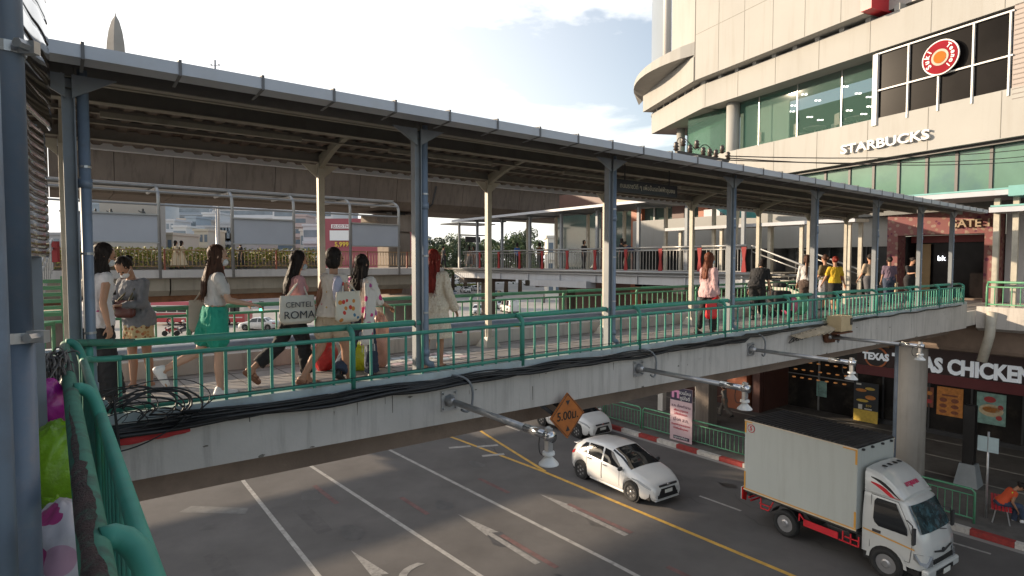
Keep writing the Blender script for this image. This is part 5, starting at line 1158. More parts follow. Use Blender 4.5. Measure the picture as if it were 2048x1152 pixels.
for sd in (1, -1):
    m = MB(); x = sd*(TW-.05)
    m.box((x, 2.35, .62), (.03, .95, .18)); m.beam((x, 1.75, .82), (x, 2.0, .58), .03, .03); m.beam((x, 1.75, .82), (x, 1.75, .62), .03, .03)
    m.beam((x, 2.85, .54), (x, 3.35, .54), .03, .03); m.beam((x, 3.35, .54), (x, 3.35, .80), .03, .03); m.beam((x, 2.95, .54), (x, 2.95, .80), .03, .03); m.beam((x, 3.0, .68), (x, 3.35, .68), .03, .03); m.beam((x, 3.15, .54), (x, 3.15, .8), .03, .03)
    m.beam((x, .55, .85), (x, .55, .55), .03, .03); m.beam((x, .95, .85), (x, .8, .55), .03, .03); m.beam((x, .55, .55), (x, .8, .55), .03, .03); m.beam((x, .5, .68), (x, .9, .68), .03, .03)
    split_build(m, 'side_guard', tred, tk, True)
    m = MB(); m.prism([(sd*(TW-.0), -.03, .98), (sd*(TW+.0), -.03, .62), (sd*(TW-.16), -.03, .55), (sd*(TW-.24), -.03, .98)], (0, -.05, 0)); m.build('tail_light', tail_m, tk, local=True)
    m = MB()
    for q in ((.98, .62),): m.beam((sd*(TW+.005), -.085, .98), (sd*(TW+.005), -.085, .62), .018, .012); m.beam((sd*(TW-.24), -.085, .98), (sd*(TW+.005), -.085, .62), .012, .012); m.beam((sd*(TW+.005), -.085, .98), (sd*(TW-.24), -.085, .98), .018, .012); m.beam((sd*(TW-.16), -.085, .55), (sd*(TW+.005), -.085, .62), .014, .012)
    m.build('light_guard', frw, tk, local=True)
tb('rear_bumper', tred, ((0, -.05, .60), (1.2, .05, .05)), ((0, -.05, .48), (1.0, .04, .04)))
for sd in (1, -1):
    wheel(tk, Vector((sd*(TW-.14), 1.32, .37)), .37, .24, sd, steel=True); wheel(tk, Vector((sd*(TW-.18), 3.98, .37)), .37, .22, sd, steel=True)
    m = MB(); rr = []
    for k in range(9): a = pi*(.12+.76*k/8); rr.append([Vector((sd*(TW-.03), 1.32+cos(a)*.46, .40+sin(a)*.46)), Vector((sd*(TW-.35), 1.32+cos(a)*.46, .40+sin(a)*.46))])
    m.grid(rr); o_ = m.build('mudguard', black, tk, local=True); q_ = o_.modifiers.new('t', 'SOLIDIFY'); q_.thickness = .015
# cab: cross sections from the sill to the roof
CWh = .80; y0c, y1c = 3.40, 4.86
def cabprof(z):     # front edge of the cab at height z
    return interp([(.42, 4.80), (.75, 4.86), (1.05, 4.84), (1.32, 4.76), (1.95, 4.44), (2.05, 4.36)], z)
m = MB(); rows = []
zsC = [.50, .62, .75, .9, 1.05, 1.2, 1.32, 1.5, 1.7, 1.88, 1.97, 2.03]
for z in zsC:
    f = cabprof(z); w = CWh*(1 if z < 1.32 else 1-.10*((z-1.32)/.7)**1.3); 
    if z > 2.0: w -= .05; f -= .06
    pts = [(-w, y0c), (-w, f-.28), (-w*.97, f-.12), (-w*.86, f-.035), (-w*.5, f), (0, f+.01), (w*.5, f), (w*.86, f-.035), (w*.97, f-.12), (w, f-.28), (w, y0c)]
    rows.append([Vector((x, y, z)) for x, y in pts])
m.grid(rows, close=True); n_ = len(rows[0]); k = (len(rows)-1)*n_; m.f.append(tuple(range(k, k+n_))); m.mi.append(0); m.f.append(tuple(range(n_))); m.mi.append(0)
cab = m.build('cab', tw_, tk, smooth=True, local=True)
try: cab.data.set_sharp_from_angle(angle=radians(40))
except Exception: pass
m = MB(); rr = []
for i in range(6):
    z = 1.36+.58*i/5; f = cabprof(z)+.012; w = CWh*(1-.10*((z-1.32)/.7)**1.3)
    rr.append([Vector((w*q, f-d, z)) for q, d in ((-.93, .06), (-.86, .035), (-.5, 0), (0, -.01), (.5, 0), (.86, .035), (.93, .06))])
m.grid(rr); m.build('windscreen', mat('truck_glass', (.03, .05, .055), .05, var=.8, scale=3, spec=.9, dirt=(.10, .22, .26), dirt_amt=.8, dscale=2.2), tk, smooth=True, local=True)
for sd in (1, -1):
    def cw(z): return sd*(CWh*(1 if z < 1.32 else 1-.10*((z-1.32)/.7)**1.3)+.006+.016*(z > 1.25))
    m = MB(); rr = []
    for i in range(9):
        z = 1.24+.68*i/8; ya = 3.66+(.12*(1-min(1, (z-1.24)/.12))+.05*max(0, (z-1.84)/.08)); yb = min(4.44, cabprof(z)-.30)
        rr.append([Vector((cw(z), ya+(yb-ya)*k/4, z)) for k in range(5)])
    m.grid(rr); m.build('side_window', carglass, cab, local=True)
    m = MB(); m.tube([Vector((cw(z)-sd*.002, y, z)) for y, z in ((3.58, 1.96), (3.58, .62), (4.50, .62))], .006, 5); m.tube([Vector((cw(z)-sd*.002, y, z)) for y, z in ((4.50, .62), (4.56, 1.2), (4.46, 1.5), (4.2, 1.97), (3.58, 1.98))], .006, 5); m.build('door_gap', dark, cab, local=True)
    m = MB(); m.box((cw(1.0), 3.74, 1.10), (.03, .2, .07)); m.build('door_handle', dark, cab, local=True, bevel=.012)
    m = MB(); m.prism([Vector((cw(1.0), 3.42, 1.08)), Vector((cw(1.0), 4.60, .98)), Vector((cw(1.0), 4.60, .945)), Vector((cw(1.0), 3.42, 1.045))], (sd*.004, 0, 0)); m.build('reflective_strip', ochre, cab, local=True)
    m = MB(); rr = []
    for k in range(11): a = pi*k/10; rr.append([Vector((sd*(CWh+.012), 3.98+cos(a)*.47, .40+sin(a)*.47)), Vector((sd*(CWh+.012), 3.98+cos(a)*.40, .40+sin(a)*.40)), Vector((sd*(CWh-.2), 3.98+cos(a)*.40, .40+sin(a)*.40))])
    m.grid(rr); m.build('wheel_arch', tw_, cab, smooth=False, local=True)
    m = MB(); m.lathe([(.40, -.3), (.40, .006)], 22, Matrix.Translation((sd*CWh, 3.98, .40)) @ Matrix.Rotation(sd*pi/2, 4, 'Y')); m.build('wheel_well', black, cab, local=True)
    m = MB(); m.prism([(sd*.50, 4.86, .62), (sd*.72, 4.83, .62), (sd*.795, 4.72, .66), (sd*.805, 4.58, .74), (sd*.805, 4.58, .88), (sd*.78, 4.74, .90), (sd*.50, 4.86, .84)], (sd*.015, .02, 0)); m.build('headlight', lamp_g, cab, local=True)
    m = MB(); m.tube([(sd*.80, 4.42, 1.62), (sd*.98, 4.62, 1.60), (sd*.99, 4.64, 1.2)], .016, 7); m.box((sd*1.0, 4.66, 1.36), (.13, .05, .38)); m.build('wing_mirror', dark, cab, local=True, bevel=.012)
tb('bumper', tw_, ((0, 4.83, .46), (1.62, .16, .22)), bevel=.05)
tb('bumper_intake', black, ((0, 4.915, .45), (.85, .02, .10)), ((0, 4.875, .70), (.95, .03, .10)))
tb('step', black, ((.70, 3.60, .42), (.16, .34, .2)), ((-.70, 3.60, .42), (.16, .34, .2)), ((0, 4.4, .40), (1.5, .6, .12)))
m = MB(); m.prism([(-.42, 4.865, .93), (0, 4.875, .84), (.42, 4.865, .93), (.42, 4.865, .965), (0, 4.875, .89), (-.42, 4.865, .965)], (0, .015, 0)); m.lathe([(.05, 0), (.05, .02)], 14, Matrix.Translation((0, 4.87, .91)) @ Matrix.Rotation(-pi/2, 4, 'X')); m.build('grille_wing', dark, tk, local=True)
tb('number_plate', mat('plate_white', (.6, .6, .56), .5), ((-.1, 4.925, .40), (.34, .01, .12)))
tb('cab_rear_gap', black, ((0, 3.36, 1.35), (1.3, .08, 1.2)))
m = MB(); m.beam((.3, 4.60, 1.375), (-.25, 4.83, 1.33), .015, .015) ; m.beam((-.3, 4.60, 1.41), (-.72, 4.80, 1.33), .012, .012); m.build('wiper', dark, tk, local=True)
# wind deflector
m = MB(); rr = []
for k in range(9):
    t = k/8; y = 3.42+.88*t; zt_ = 2.62-.02*t-.50*t**2.1; w = .76*(1-.08*t)
    rr.append([Vector((x, y, z)) for x, z in ((-w, 2.02), (-w, max(2.04, zt_-.12)), (-w*.92, zt_-.03), (-w*.5, zt_), (0, zt_+.01), (w*.5, zt_), (w*.92, zt_-.03), (w, max(2.04, zt_-.12)), (w, 2.02))])
m.grid(rr); n_ = 9; m.f.append(tuple(range(n_))); m.mi.append(0); m.f.append(tuple(range(8*n_, 9*n_))); m.mi.append(0)
df = m.build('wind_deflector', tw_, tk, smooth=True, local=True)
try: df.data.set_sharp_from_angle(angle=radians(40))
except Exception: pass
for sd in (1, -1):
    for z0, z1, mt_ in ((.10, .20, black), (.22, .34, tred)):
        m = MB(); rr = []
        for k in range(7):
            t = k/6; y = 3.56+.66*t; zz = 2.62-.02*((y-3.42)/.88)-.50*((y-3.42)/.88)**2.1; w = sd*(.76*(1-.08*(y-3.42)/.88)+.005)
            a = zz-z0-.05; b = zz-z1-.05; mid = (a+b)/2; q = (1-abs(2*t-.9)**2.5 if t > .45 else min(1, .25+t*1.9)); q = max(.05, min(1, q)); rr.append([Vector((w, y, max(2.03, mid+(a-mid)*q))), Vector((w, y, max(2.02, mid+(b-mid)*q)))])
        m.grid(rr); m.build('stripe', mt_, df, local=True)
m = MB()
for x in (-.42, -.2, .05, .3): m.ell((x, 3.66, 2.625), (.035, .07, .02))
m.build('vent', black, df, local=True)
tt = text(None, 'อาวุธมาก', .17, (.0, 4.15, 2.30), (-1, 0, 0), (0, -.72, .70), mat('deflector_letter', (.45, .03, .10), .5), depth=.006, bold=.004); setpar(tt, df, True)
m = MB()
for x in (-.7, -.25, .25, .7): m.box((x, TL+.03, 3.02), (.06, .06, .05))
m.build('marker_lamps', dark, tk, local=True)
# ================================================================ pavement level: shops, fences, banner, bus stop
sf = thing('chicken_shop', 'dark glazed fried chicken shop with white lettering on a deep red fascia', 'shop', G(30.8, 8, .15))
maroon = mat('maroon_fascia', (.055, .012, .014), .5, var=.15, scale=1); nearblack = mat('shop_black', (.014, .013, .013), .4, var=.3)
shg = mat('dark_shop_glass', (.022, .02, .019), .1, var=.5, scale=.7, spec=.3, dirt=(.075, .065, .05), dirt_amt=.7, dscale=.5)
m = MB(); m.prism([G(30.55, -6, 2.65), G(30.55, -6, 4.25), G(30.95, -6, 4.25), G(30.95, -6, 2.65)], nv*18.1); m.build('fascia', mat('fascia_dark', (.032, .012, .012), .5, var=.4, scale=.6), sf)
m = MB(); m.prism([G(30.5, -6, 2.42), G(30.5, -6, 2.86), G(30.549, -6, 2.86), G(30.549, -6, 2.42)], nv*18.1); m.build('red_band', mat('dark_red_band', (.13, .018, .022), .5), sf)
m = MB(); m.prism([G(30.8, -6, .15), G(30.8, -6, 2.65), G(30.9, -6, 2.65), G(30.9, -6, .15)], nv*18.1); m.build('glazing', shg, sf)
m = MB()
for n_ in (-2, 1, 3.4, 5.9, 7.6, 9.15, 10.4, 11.0): m.beam(G(30.77, n_, .15), G(30.77, n_, 2.6), .07, .06, up=bv)
m.beam(G(30.76, -6, .25), G(30.76, 12.1, .25), .08, .2); m.build('door_frame', dark, sf)
m = MB(); m.prism([G(30.72, 9.35, .2), G(30.72, 9.35, 2.4), G(30.76, 9.35, 2.4), G(30.76, 9.35, .2)], nv*.10); m.build('yellow_door_edge', mat('door_yellow', (.55, .36, .05), .5), sf)
wl_ = mat('lit_letter', (.70, .74, .78), .4, var=.03, emit=.12)
tm = text(sf, 'TEXAS CHICKEN', .88, G(30.5, 8.06, 3.22), -nv, ZV, wl_, name='lettering', depth=.05, bold=.035, wscale=.75)
Lg = Matrix((-nv, ZV, -bv)).transposed().to_4x4(); Lg.translation = G(30.53, 11.25, 3.30)
for r_, z_, mt_, nm in ((.50, 0, mat('logo_orange', (.55, .16, .05), .5), 'logo_ring'), (.42, .02, nearblack, 'logo_disc')): m = MB(); m.lathe([(r_, z_), (r_, z_+.02)], 30, Lg); m.build(nm, mt_, sf)
text(sf, 'TEXAS', .44, G(30.46, 11.25, 3.32), -nv, ZV, wl_, depth=.02, bold=.02, wscale=.86)
# poster and menu boards
def poster(label, n0, n1, z0, z1, s_, base, items, words=(), stand=False):
    t = thing('poster', label, 'poster', G(s_, (n0+n1)/2, z0))
    m_ = MB(); m_.prism([G(s_, n0, z0), G(s_, n0, z1), G(s_+.03, n0, z1), G(s_+.03, n0, z0)], nv*(n1-n0)); m_.build('sheet', base, t)
    for (cx_, cz_, w_, h_, mt_, rnd_) in items:
        n_ = n1-(n1-n0)*cx_; z_ = z1-(z1-z0)*cz_; m_ = MB(); w_ *= (n1-n0); h_ *= (z1-z0)
        if rnd_:
            pts = [G(s_-.006, n_+cos(a)*w_/2, z_+sin(a)*h_/2) for a in [2*pi*q/14 for q in range(14)]]
            m_.prism(pts, bv*.004)
        else: m_.prism([G(s_-.005, n_-w_/2, z_-h_/2), G(s_-.005, n_-w_/2, z_+h_/2), G(s_-.005, n_+w_/2, z_+h_/2), G(s_-.005, n_+w_/2, z_-h_/2)], bv*.004)
        m_.build('picture', mt_, t)
    for (w_, cx_, cz_, sz_, mt_) in words: text(t, w_, sz_, G(s_-.012, n1-(n1-n0)*cx_, z1-(z1-z0)*cz_), -nv, ZV, mt_, depth=.001)
    return t
c_o = mat('print_orange', (.52, .20, .04), .6, var=.3, scale=8); c_y = mat('print_yellow', (.55, .38, .06), .6, var=.2, scale=8); c_r = mat('print_red', (.38, .04, .04), .6, var=.2, scale=8); c_w = mat('print_white', (.55, .54, .50), .6, var=.1)
c_bg = mat('print_navy', (.018, .022, .028), .6); c_t = mat('print_teal', (.20, .34, .30), .6, var=.4, scale=4); c_dr = mat('print_brown', (.20, .06, .03), .6, var=.3, scale=8)
poster('black menu board with burgers and drinks above a yellow panel', 11.02, 12.1, .16, 2.05, 30.3, c_bg,
    [(.3, .20, .45, .08, c_o, 1), (.66, .14, .4, .07, c_y, 1), (.68, .36, .42, .11, c_o, 1), (.36, .46, .5, .07, c_y, 1), (.28, .62, .16, .12, c_w, 0), (.6, .66, .3, .03, c_w, 0), (.5, .84, .98, .30, c_y, 0), (.2, .05, .2, .04, c_w, 0)], [('฿99', .62, .58, .16, c_y)])
poster('orange menu poster on the chicken shop window', 7.9, 8.85, 1.05, 2.30, 30.74, c_o,
    [(.25, .45, .3, .16, c_dr, 1), (.7, .45, .3, .16, c_dr, 1), (.25, .66, .3, .14, c_dr, 1), (.7, .66, .3, .14, c_dr, 1), (.25, .86, .3, .12, c_dr, 1), (.7, .86, .3, .12, c_dr, 1), (.5, .28, .6, .06, c_dr, 0)])
poster('teal and cream poster with a plate of food on the chicken shop window', 6.45, 7.42, 1.0, 2.30, 30.74, c_t,
    [(.45, .20, .42, .20, c_r, 1), (.5, .55, .86, .40, mat('print_cream', (.52, .42, .27), .6, var=.2, scale=9), 1), (.5, .52, .6, .2, c_o, 1), (.82, .42, .2, .16, c_r, 1), (.78, .76, .22, .16, c_r, 1)])
poster('small red menu sheet beside the yellow door edge', 8.98, 9.3, 1.3, 2.2, 30.74, c_dr, [(.5, .3, .8, .2, c_o, 1), (.5, .7, .8, .2, c_r, 1)])
# bakery window to the left
bk = thing('bakery_shop', 'glass fronted shop with rows of glowing pastry pictures beside the chicken shop', 'shop', G(30.9, 15, .15))
m = MB(); m.prism([G(30.9, 12.15, .15), G(30.9, 12.15, 3.0), G(31.0, 12.15, 3.0), G(31.0, 12.15, .15)], nv*10.5); m.build('glazing', shg, bk)
m = MB(); m.prism([G(30.7, 12.15, 3.0), G(30.7, 12.15, 5.2), G(31.0, 12.15, 5.2), G(31.0, 12.15, 3.0)], nv*10.5); m.build('fascia', nearblack, bk)
m = MB()
for n_ in (12.2, 14.0, 15.7, 17.4, 19, 21): m.beam(G(30.87, n_, .15), G(30.87, n_, 3.0), .08, .06, up=bv)
m.beam(G(30.86, 12.2, 1.9), G(30.86, 16, 1.9), .05, .05); split_build(m, 'frame', mat('grey_frame', (.16, .155, .15), .5), bk)
pastry = mat('glowing_pastry', (.62, .26, .08), .5, var=.4, scale=20, emit=.15)  # shelf light put into the pastries as a faint glow
for r_ in range(3):
    for k in range(7):
        n_ = 15.3-k*.42-(r_ % 2)*.08; z_ = 2.55-r_*.42
        m = MB(); m.ell(G(30.88, n_, z_), (.10, .10, .04), seg=8, rings=5); m.build('pastry', pastry, bk)
m = MB(); m.prism([G(30.84, 13.6, .9), G(30.84, 13.6, 1.7), G(30.86, 13.6, 1.7), G(30.86, 13.6, .9)], nv*.5); m.build('notice', c_t, bk)
text(bk, 'Co', .42, G(30.68, 18.05, 3.85), ZV, nv, frw, depth=.01, label='white vertical letters on the dark fascia')
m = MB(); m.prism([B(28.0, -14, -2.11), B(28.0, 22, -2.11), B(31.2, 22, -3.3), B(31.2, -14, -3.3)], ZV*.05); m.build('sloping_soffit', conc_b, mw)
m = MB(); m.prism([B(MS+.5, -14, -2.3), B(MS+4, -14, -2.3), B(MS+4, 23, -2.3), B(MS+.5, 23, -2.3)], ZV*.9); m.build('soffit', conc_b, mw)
m = MB(); m.prism([G(29.6, 10.4, 3.9), G(29.6, 12.1, 3.9), G(30.4, 12.1, 3.9), G(30.4, 10.4, 3.9)], ZV*.4); m.build('duct', mat('wood_duct', (.22, .13, .07), .8), sf)
# pale columns of the pavement
for s_, n_, w_, lb_ in ((24.4, 16.6, .34, 'pale square column with small notice behind the green fence'), (24.6, 19.0, .3, 'slim pale column left of the banner top, under the bridge')):
    t = thing('square_column', lb_, 'column', G(s_, n_, .15)); m = MB(); m.beam(G(s_, n_, .15), G(s_, n_, 5.9), w_, w_, up=nv); m.build('shaft', mat('column_paint', (.50, .47, .43), .75), t)
    m = MB(); m.prism([G(s_-w_/2-.012, n_-.1, 1.6), G(s_-w_/2-.012, n_+.1, 1.6), G(s_-w_/2-.012, n_+.1, 1.85), G(s_-w_/2-.012, n_-.1, 1.85)], bv*.01); m.build('notice', silver, t)
# green street fences
proto = None
def street_fence(label, n0, n1, s_=21.05):
    t = thing('street_fence', label, 'fence', G(s_, n0, .15), 0, 'green tubular fences along the kerb')
    g_ = green_far; z = .15; m_ = MB()
    m_.tube([G(s_, n0, z), G(s_, n0, z+.92), G(s_, n0+.08, z+1.0), G(s_, n1-.08, z+1.0), G(s_, n1, z+.92), G(s_, n1, z)], .032, 8); m_.build('frame', g_, t, smooth=True)
    m_ = MB(); m_.tube([G(s_, n0, z+.82), G(s_, n1, z+.82)], .02, 7); m_.tube([G(s_, n0, z+.14), G(s_, n1, z+.14)], .024, 7); m_.build('rail', g_, t, smooth=True)
    k = n0+.17
    while k < n1-.1: m_ = MB(); m_.tube([G(s_, k, z+.14), G(s_, k, z+.82)], .012, 6, cap=False); m_.build('baluster', g_, t, smooth=True); k += .185
fl = ['rightmost, beside the bus stop', 'behind the truck cab', 'behind the truck box', 'between truck and banner', 'left of the banner', 'second left of the banner', 'third left of the banner', 'fourth left of the banner, under the bridge']
for (a, b), w_ in zip(((5.05, 7.3), (7.5, 9.6), (9.8, 12.0), (12.2, 14.9), (15.2, 17.3), (17.45, 19.6), (19.75, 21.9), (22.05, 24.2)), fl): street_fence('green tubular street fence panel, %s' % w_, a, b)
# election banner
bn = thing('standing_banner', 'tall pink and white Thai banner with a dark header tied to the green fence', 'banner', G(20.85, 15.05, .15))
bw_ = mat('banner_pink', (.50, .36, .38), .6, var=.10, scale=1.2); bd = mat('banner_navy', (.03, .025, .05), .6); bt = mat('banner_text', (.07, .03, .06), .6); br = mat('banner_red_text', (.42, .04, .06), .6); bp = mat('banner_pink_logo', (.55, .22, .36), .6)
n0, n1, z0, z1 = 14.55, 15.65, .17, 2.45; ss = 20.83
m = MB(); m.prism([G(ss, n0, z0), G(ss, n0, z1), G(ss+.03, n0, z1), G(ss+.03, n0, z0)], nv*(n1-n0)); m.build('sheet', bw_, bn)
m = MB(); m.prism([G(ss-.004, n0+.005, z1-.55), G(ss-.004, n0+.005, z1-.005), G(ss-.001, n0+.005, z1-.005), G(ss-.001, n0+.005, z1-.55)], nv*(n1-n0-.01)); m.build('header', bd, bn)
m = MB(); m.prism([G(ss-.004, n0+.12, z0+.08), G(ss-.004, n0+.12, z0+.22), G(ss-.001, n0+.12, z0+.22), G(ss-.001, n0+.12, z0+.08)], nv*(n1-n0-.3)); m.build('footer', bd, bn)
m = MB(); N1 = n1-.08
for a in ((0, .12), (.26, .12)): m.prism([G(ss-.008, N1-a[0]-.12, z1-.45), G(ss-.008, N1-a[0]-.12, z1-.15), G(ss-.008, N1-a[0], z1-.15), G(ss-.008, N1-a[0], z1-.45)], bv*.003)
m.prism([G(ss-.009, N1-.38, z1-.21), G(ss-.009, N1-.38, z1-.12), G(ss-.009, N1-.02, z1-.12), G(ss-.009, N1-.02, z1-.21)], bv*.003); m.build('logo', bp, bn)
def bt_(s_, z, size, mt_, n_=None, al='CENTER'): text(bn, s_, size, G(ss-.008, n_ if n_ is not None else (n0+n1)/2, z), -nv, ZV, mt_, depth=.001, align=al, bold=.002)
bt_('ชวนโหน', z1-.20, .19, frw, n0+.36); bt_('ภูมิใจดี', z1-.42, .19, frw, n0+.36)
bt_('ส.ก. ต้องทำงาน', z1-.78, .155, bt); bt_('เพื่อคนกรุงเทพ', z1-.97, .12, br); bt_('ไม่ใช่เพื่อพรรค', z1-1.12, .12, br); bt_('เลือก ส.ก.', z1-1.36, .20, bt); bt_('พรรคประชาชนกรุงเทพ', z1-1.58, .105, br); bt_('ทำจริงเพื่อทุกคน', z1-1.74, .115, br); bt_('กรุงเทพเพื่อไทย', z0+.15, .11, frw)
# bus stop pole with cards, dark post, bench
bs = thing('bus_stop_pole', 'thin bus stop pole carrying pale blue cards beside the bench', 'sign', G(21.8, 4.95, .15))
m = MB(); m.tube([G(21.8, 4.95, .15), G(21.8, 4.95, 2.75)], .03, 8); m.build('pole', galv, bs, smooth=True)
m = MB(); m.prism([G(21.76, 4.70, 2.15), G(21.76, 4.94, 2.15), G(21.76, 4.94, 2.60), G(21.76, 4.70, 2.60)], bv*.02); m.prism([G(21.76, 4.97, 2.15), G(21.76, 5.2, 2.15), G(21.76, 5.2, 2.60), G(21.76, 4.97, 2.60)], bv*.02); m.build('card', mat('pale_blue_card', (.33, .42, .44), .5, var=.1, scale=3), bs)
bp_ = thing('black_post', 'black square post on a pale concrete base near the bus stop', 'post', G(24.6, 6.1, .15))
m = MB(); m.beam(G(24.6, 6.1, .7), G(24.6, 6.1, 2.9), .32, .32, up=nv); m.build('shaft', nearblack, bp_)
m = MB(); m.add([G(24.6+a*w_, 6.1+b*w_, z) for z, w_ in ((.15, .34), (.9, .22)) for a, b in ((-1, -1), (1, -1), (1, 1), (-1, 1))], [(0, 1, 5, 4), (1, 2, 6, 5), (2, 3, 7, 6), (3, 0, 4, 7), (4, 5, 6, 7)]); m.build('base', mat('grey_base', (.22, .24, .25), .8), bp_)
be = thing('red_bench', 'red slatted metal bench beside the bus stop pole', 'bench', G(22.5, 4.6, .15))
bq = at_z(2002, 1052, .15); bh = Vector((.62, .78, 0)).normalized(); bsd = Vector((bh.y, -bh.x, 0))
be.location = bq
m = MB()
for k in range(6): o_ = bq-bsd*.2+bsd*.08*k; m.beam(o_+ZV*.45, o_+bh*1.5+ZV*.45, .06, .02)
m.build('seat', tred, be)
m = MB()
for f_ in (.15, 1.35):
    for sg_ in (-.2, .2): m.tube([bq+bh*f_+bsd*sg_, bq+bh*f_+bsd*sg_*.6+ZV*.44], .018, 6)
m.build('legs', galv, be)
# ================================================================ things fixed to the near girder
whitep = mat('white_plastic', (.62, .62, .60), .4)
for i, s in enumerate((3.33, 6.42, 9.32, 12.12)):
    t = thing('traffic_sensor', ('galvanised traffic sensor arm nearest the camera, left of the diamond sign', 'second traffic sensor arm from the left, right of the diamond sign', 'third traffic sensor arm from the left under the bridge railing', 'farthest traffic sensor arm, under the cream junction box')[i], 'traffic sensor', B(s, 5.37, -1.49), 0, 'traffic sensor arms on the near girder')
    m = MB(); m.beam(B(s-.10, 5.372, -1.49), B(s+.10, 5.372, -1.49), .012, .22); m.build('bracket_plate', galv, t)
    for a, b in ((-.075, .08), (.075, .08), (-.075, -.08), (.075, -.08)): m = MB(); m.lathe([(.013, 0), (.013, .025)], 6, Matrix.Translation(B(s+a, 5.365, -1.49+b)) @ (-nv).to_track_quat('Z', 'Y').to_matrix().to_4x4()); m.build('bolt', galv, t)
    e0 = B(s, 5.36, -1.49); e1 = B(s+.0, 5.36-1.6, -1.50-.0)
    m = MB(); m.tube([e0, e0+(e1-e0)*.84], .032, 12); m.tube([e0, e0-nv*.10+ZV*-.0], [.07, .034], 8); m.build('arm', galv, t, smooth=True)
    m = MB(); m.tube([e0+(e1-e0)*.80, e1], .038, 12); m.tube([e1+nv*.03, e1-nv*.055], .048, 14); m.build('coupling', chrome, t, smooth=True)
    c = e1-nv*.0
    m = MB(); m.beam(c+ZV*.07, c-ZV*.14, .05, .05, up=bv); m.box(c+ZV*.06, (.03, .07, .03)); m.build('stem', galv, t)
    m = MB(); m.lathe([(.02, -.13), (.052, -.135), (.055, -.15), (.055, -.16), (.03, -.165), (.03, -.175), (.085, -.235), (.088, -.245), (.06, -.248)], 22, Matrix.Translation(c)); m.build('sensor_horn', whitep, t, smooth=False)
    m = MB(); L0 = B(s+.10, 5.35, -1.30)
    m.tube([B(s+.02, 5.36, -1.25)]+arc(B(s+.02, 5.34, -1.22), B(s+.22, 5.20, -1.22), B(s+.20, 5.22, -1.48), 7)+arc(B(s+.20, 5.22, -1.48), B(s+.17, 5.2, -1.66), B(s+.03, 5.18, -1.56), 6)[1:], .013, 8); m.build('conduit', mat('grey_conduit', (.16, .17, .18), .5), t, smooth=True)
    m = MB(); m.tube([e1+nv*.12-ZV*.03]+arc(e1+nv*.13-ZV*.1, e1+nv*.13-ZV*.24, e1+nv*.03-ZV*.16, 5), .005, 5); m.build('cable', black, t)
# diamond height sign
c = B(4.97, 5.26, -1.90); dg_ = thing('height_limit_sign', 'rusty orange diamond sign with a height figure hanging under the bridge edge', 'sign', c)
osg = mat('sign_orange_paint', (.42, .13, .025), .55, var=.14, scale=7, dirt=(.22, .06, .015), dirt_amt=.6, dscale=6)
hd2 = .285
def D(a, b, o=0): return c+bv*a+ZV*b-nv*o
m = MB(); m.prism([D(-hd2, 0), D(0, -hd2), D(hd2, 0), D(0, hd2)], nv*.02); m.build('plate', osg, dg_)
m = MB(); k = hd2-.018
for a, b in (((-k, 0), (0, -k)), ((0, -k), (k, 0)), ((k, 0), (0, k)), ((0, k), (-k, 0))): m.beam(D(a[0], a[1], .002), D(b[0], b[1], .002), .004, .007, up=nv)
m.build('border', dark, dg_)
text(dg_, '5.00ม.', .15, D(.0, 0, .003), bv, ZV, mat('sign_black', (.02, .015, .01), .6), depth=.001, bold=.002, wscale=.95)
for sg_ in (1, -1): m = MB(); m.prism([D(-.035, sg_*.19, .002), D(.035, sg_*.19, .002), D(.0, sg_*.13, .002)], -nv*.002); m.build('arrow', dark, dg_)
m = MB(); m.beam(B(4.62, 5.5, -1.70), B(4.90, 5.29, -1.95), .05, .04); m.beam(B(4.95, 5.6, -1.75), B(4.97, 5.29, -1.85), .04, .04); m.build('bracket', dark, dg_)
# junction box
jb = thing('junction_box', 'cream metal junction box on a rusty bracket at the bridge edge', 'junction box', B(12.2, 5.25, -1.2))
crm = mat('cream_enamel', (.50, .38, .22), .5, var=.12, scale=5); rst = mat('rust', (.12, .045, .02), .9, var=.4, scale=8)
m = MB(); m.prism([B(11.95, 5.02, -1.36), B(12.42, 5.02, -1.36), B(12.42, 5.30, -1.36), B(11.95, 5.30, -1.36)], ZV*.30); m.build('box', crm, jb, bevel=.012)
m = MB(); m.prism([B(12.32, 5.005, -1.24), B(12.40, 5.005, -1.24), B(12.40, 5.018, -1.24), B(12.32, 5.018, -1.24)], ZV*.13); m.build('vent', dark, jb)
m = MB(); m.beam(B(11.9, 5.2, -1.39), B(12.5, 5.2, -1.39), .32, .03); m.prism([B(11.9, 5.36, -1.38), B(12.5, 5.36, -1.38), B(12.35, 5.36, -1.62), B(12.0, 5.36, -1.6)], -nv*.05); m.beam(B(12.2, 5.2, -1.45), B(12.2, 5.2, -1.55), .08, .06, up=bv); m.build('bracket', rst, jb)
db = thing('broken_boards', 'splintered pale boards lying on the bridge edge left of the junction box', 'boards', B(11.2, 5.3, -1.25))
m = MB(); r1 = random.Random(4)
for k in range(6): a = 10.6+k*.22; m.prism([B(a, 5.34, -1.36+.01*k), B(a+.3, 5.30, -1.33+.02*k), B(a+.34, 5.12, -1.38+.02*k), B(a+.05, 5.16, -1.40)], ZV*.014)
m.build('board', mat('weathered_board', (.42, .34, .24), .85, var=.25, scale=6), db)
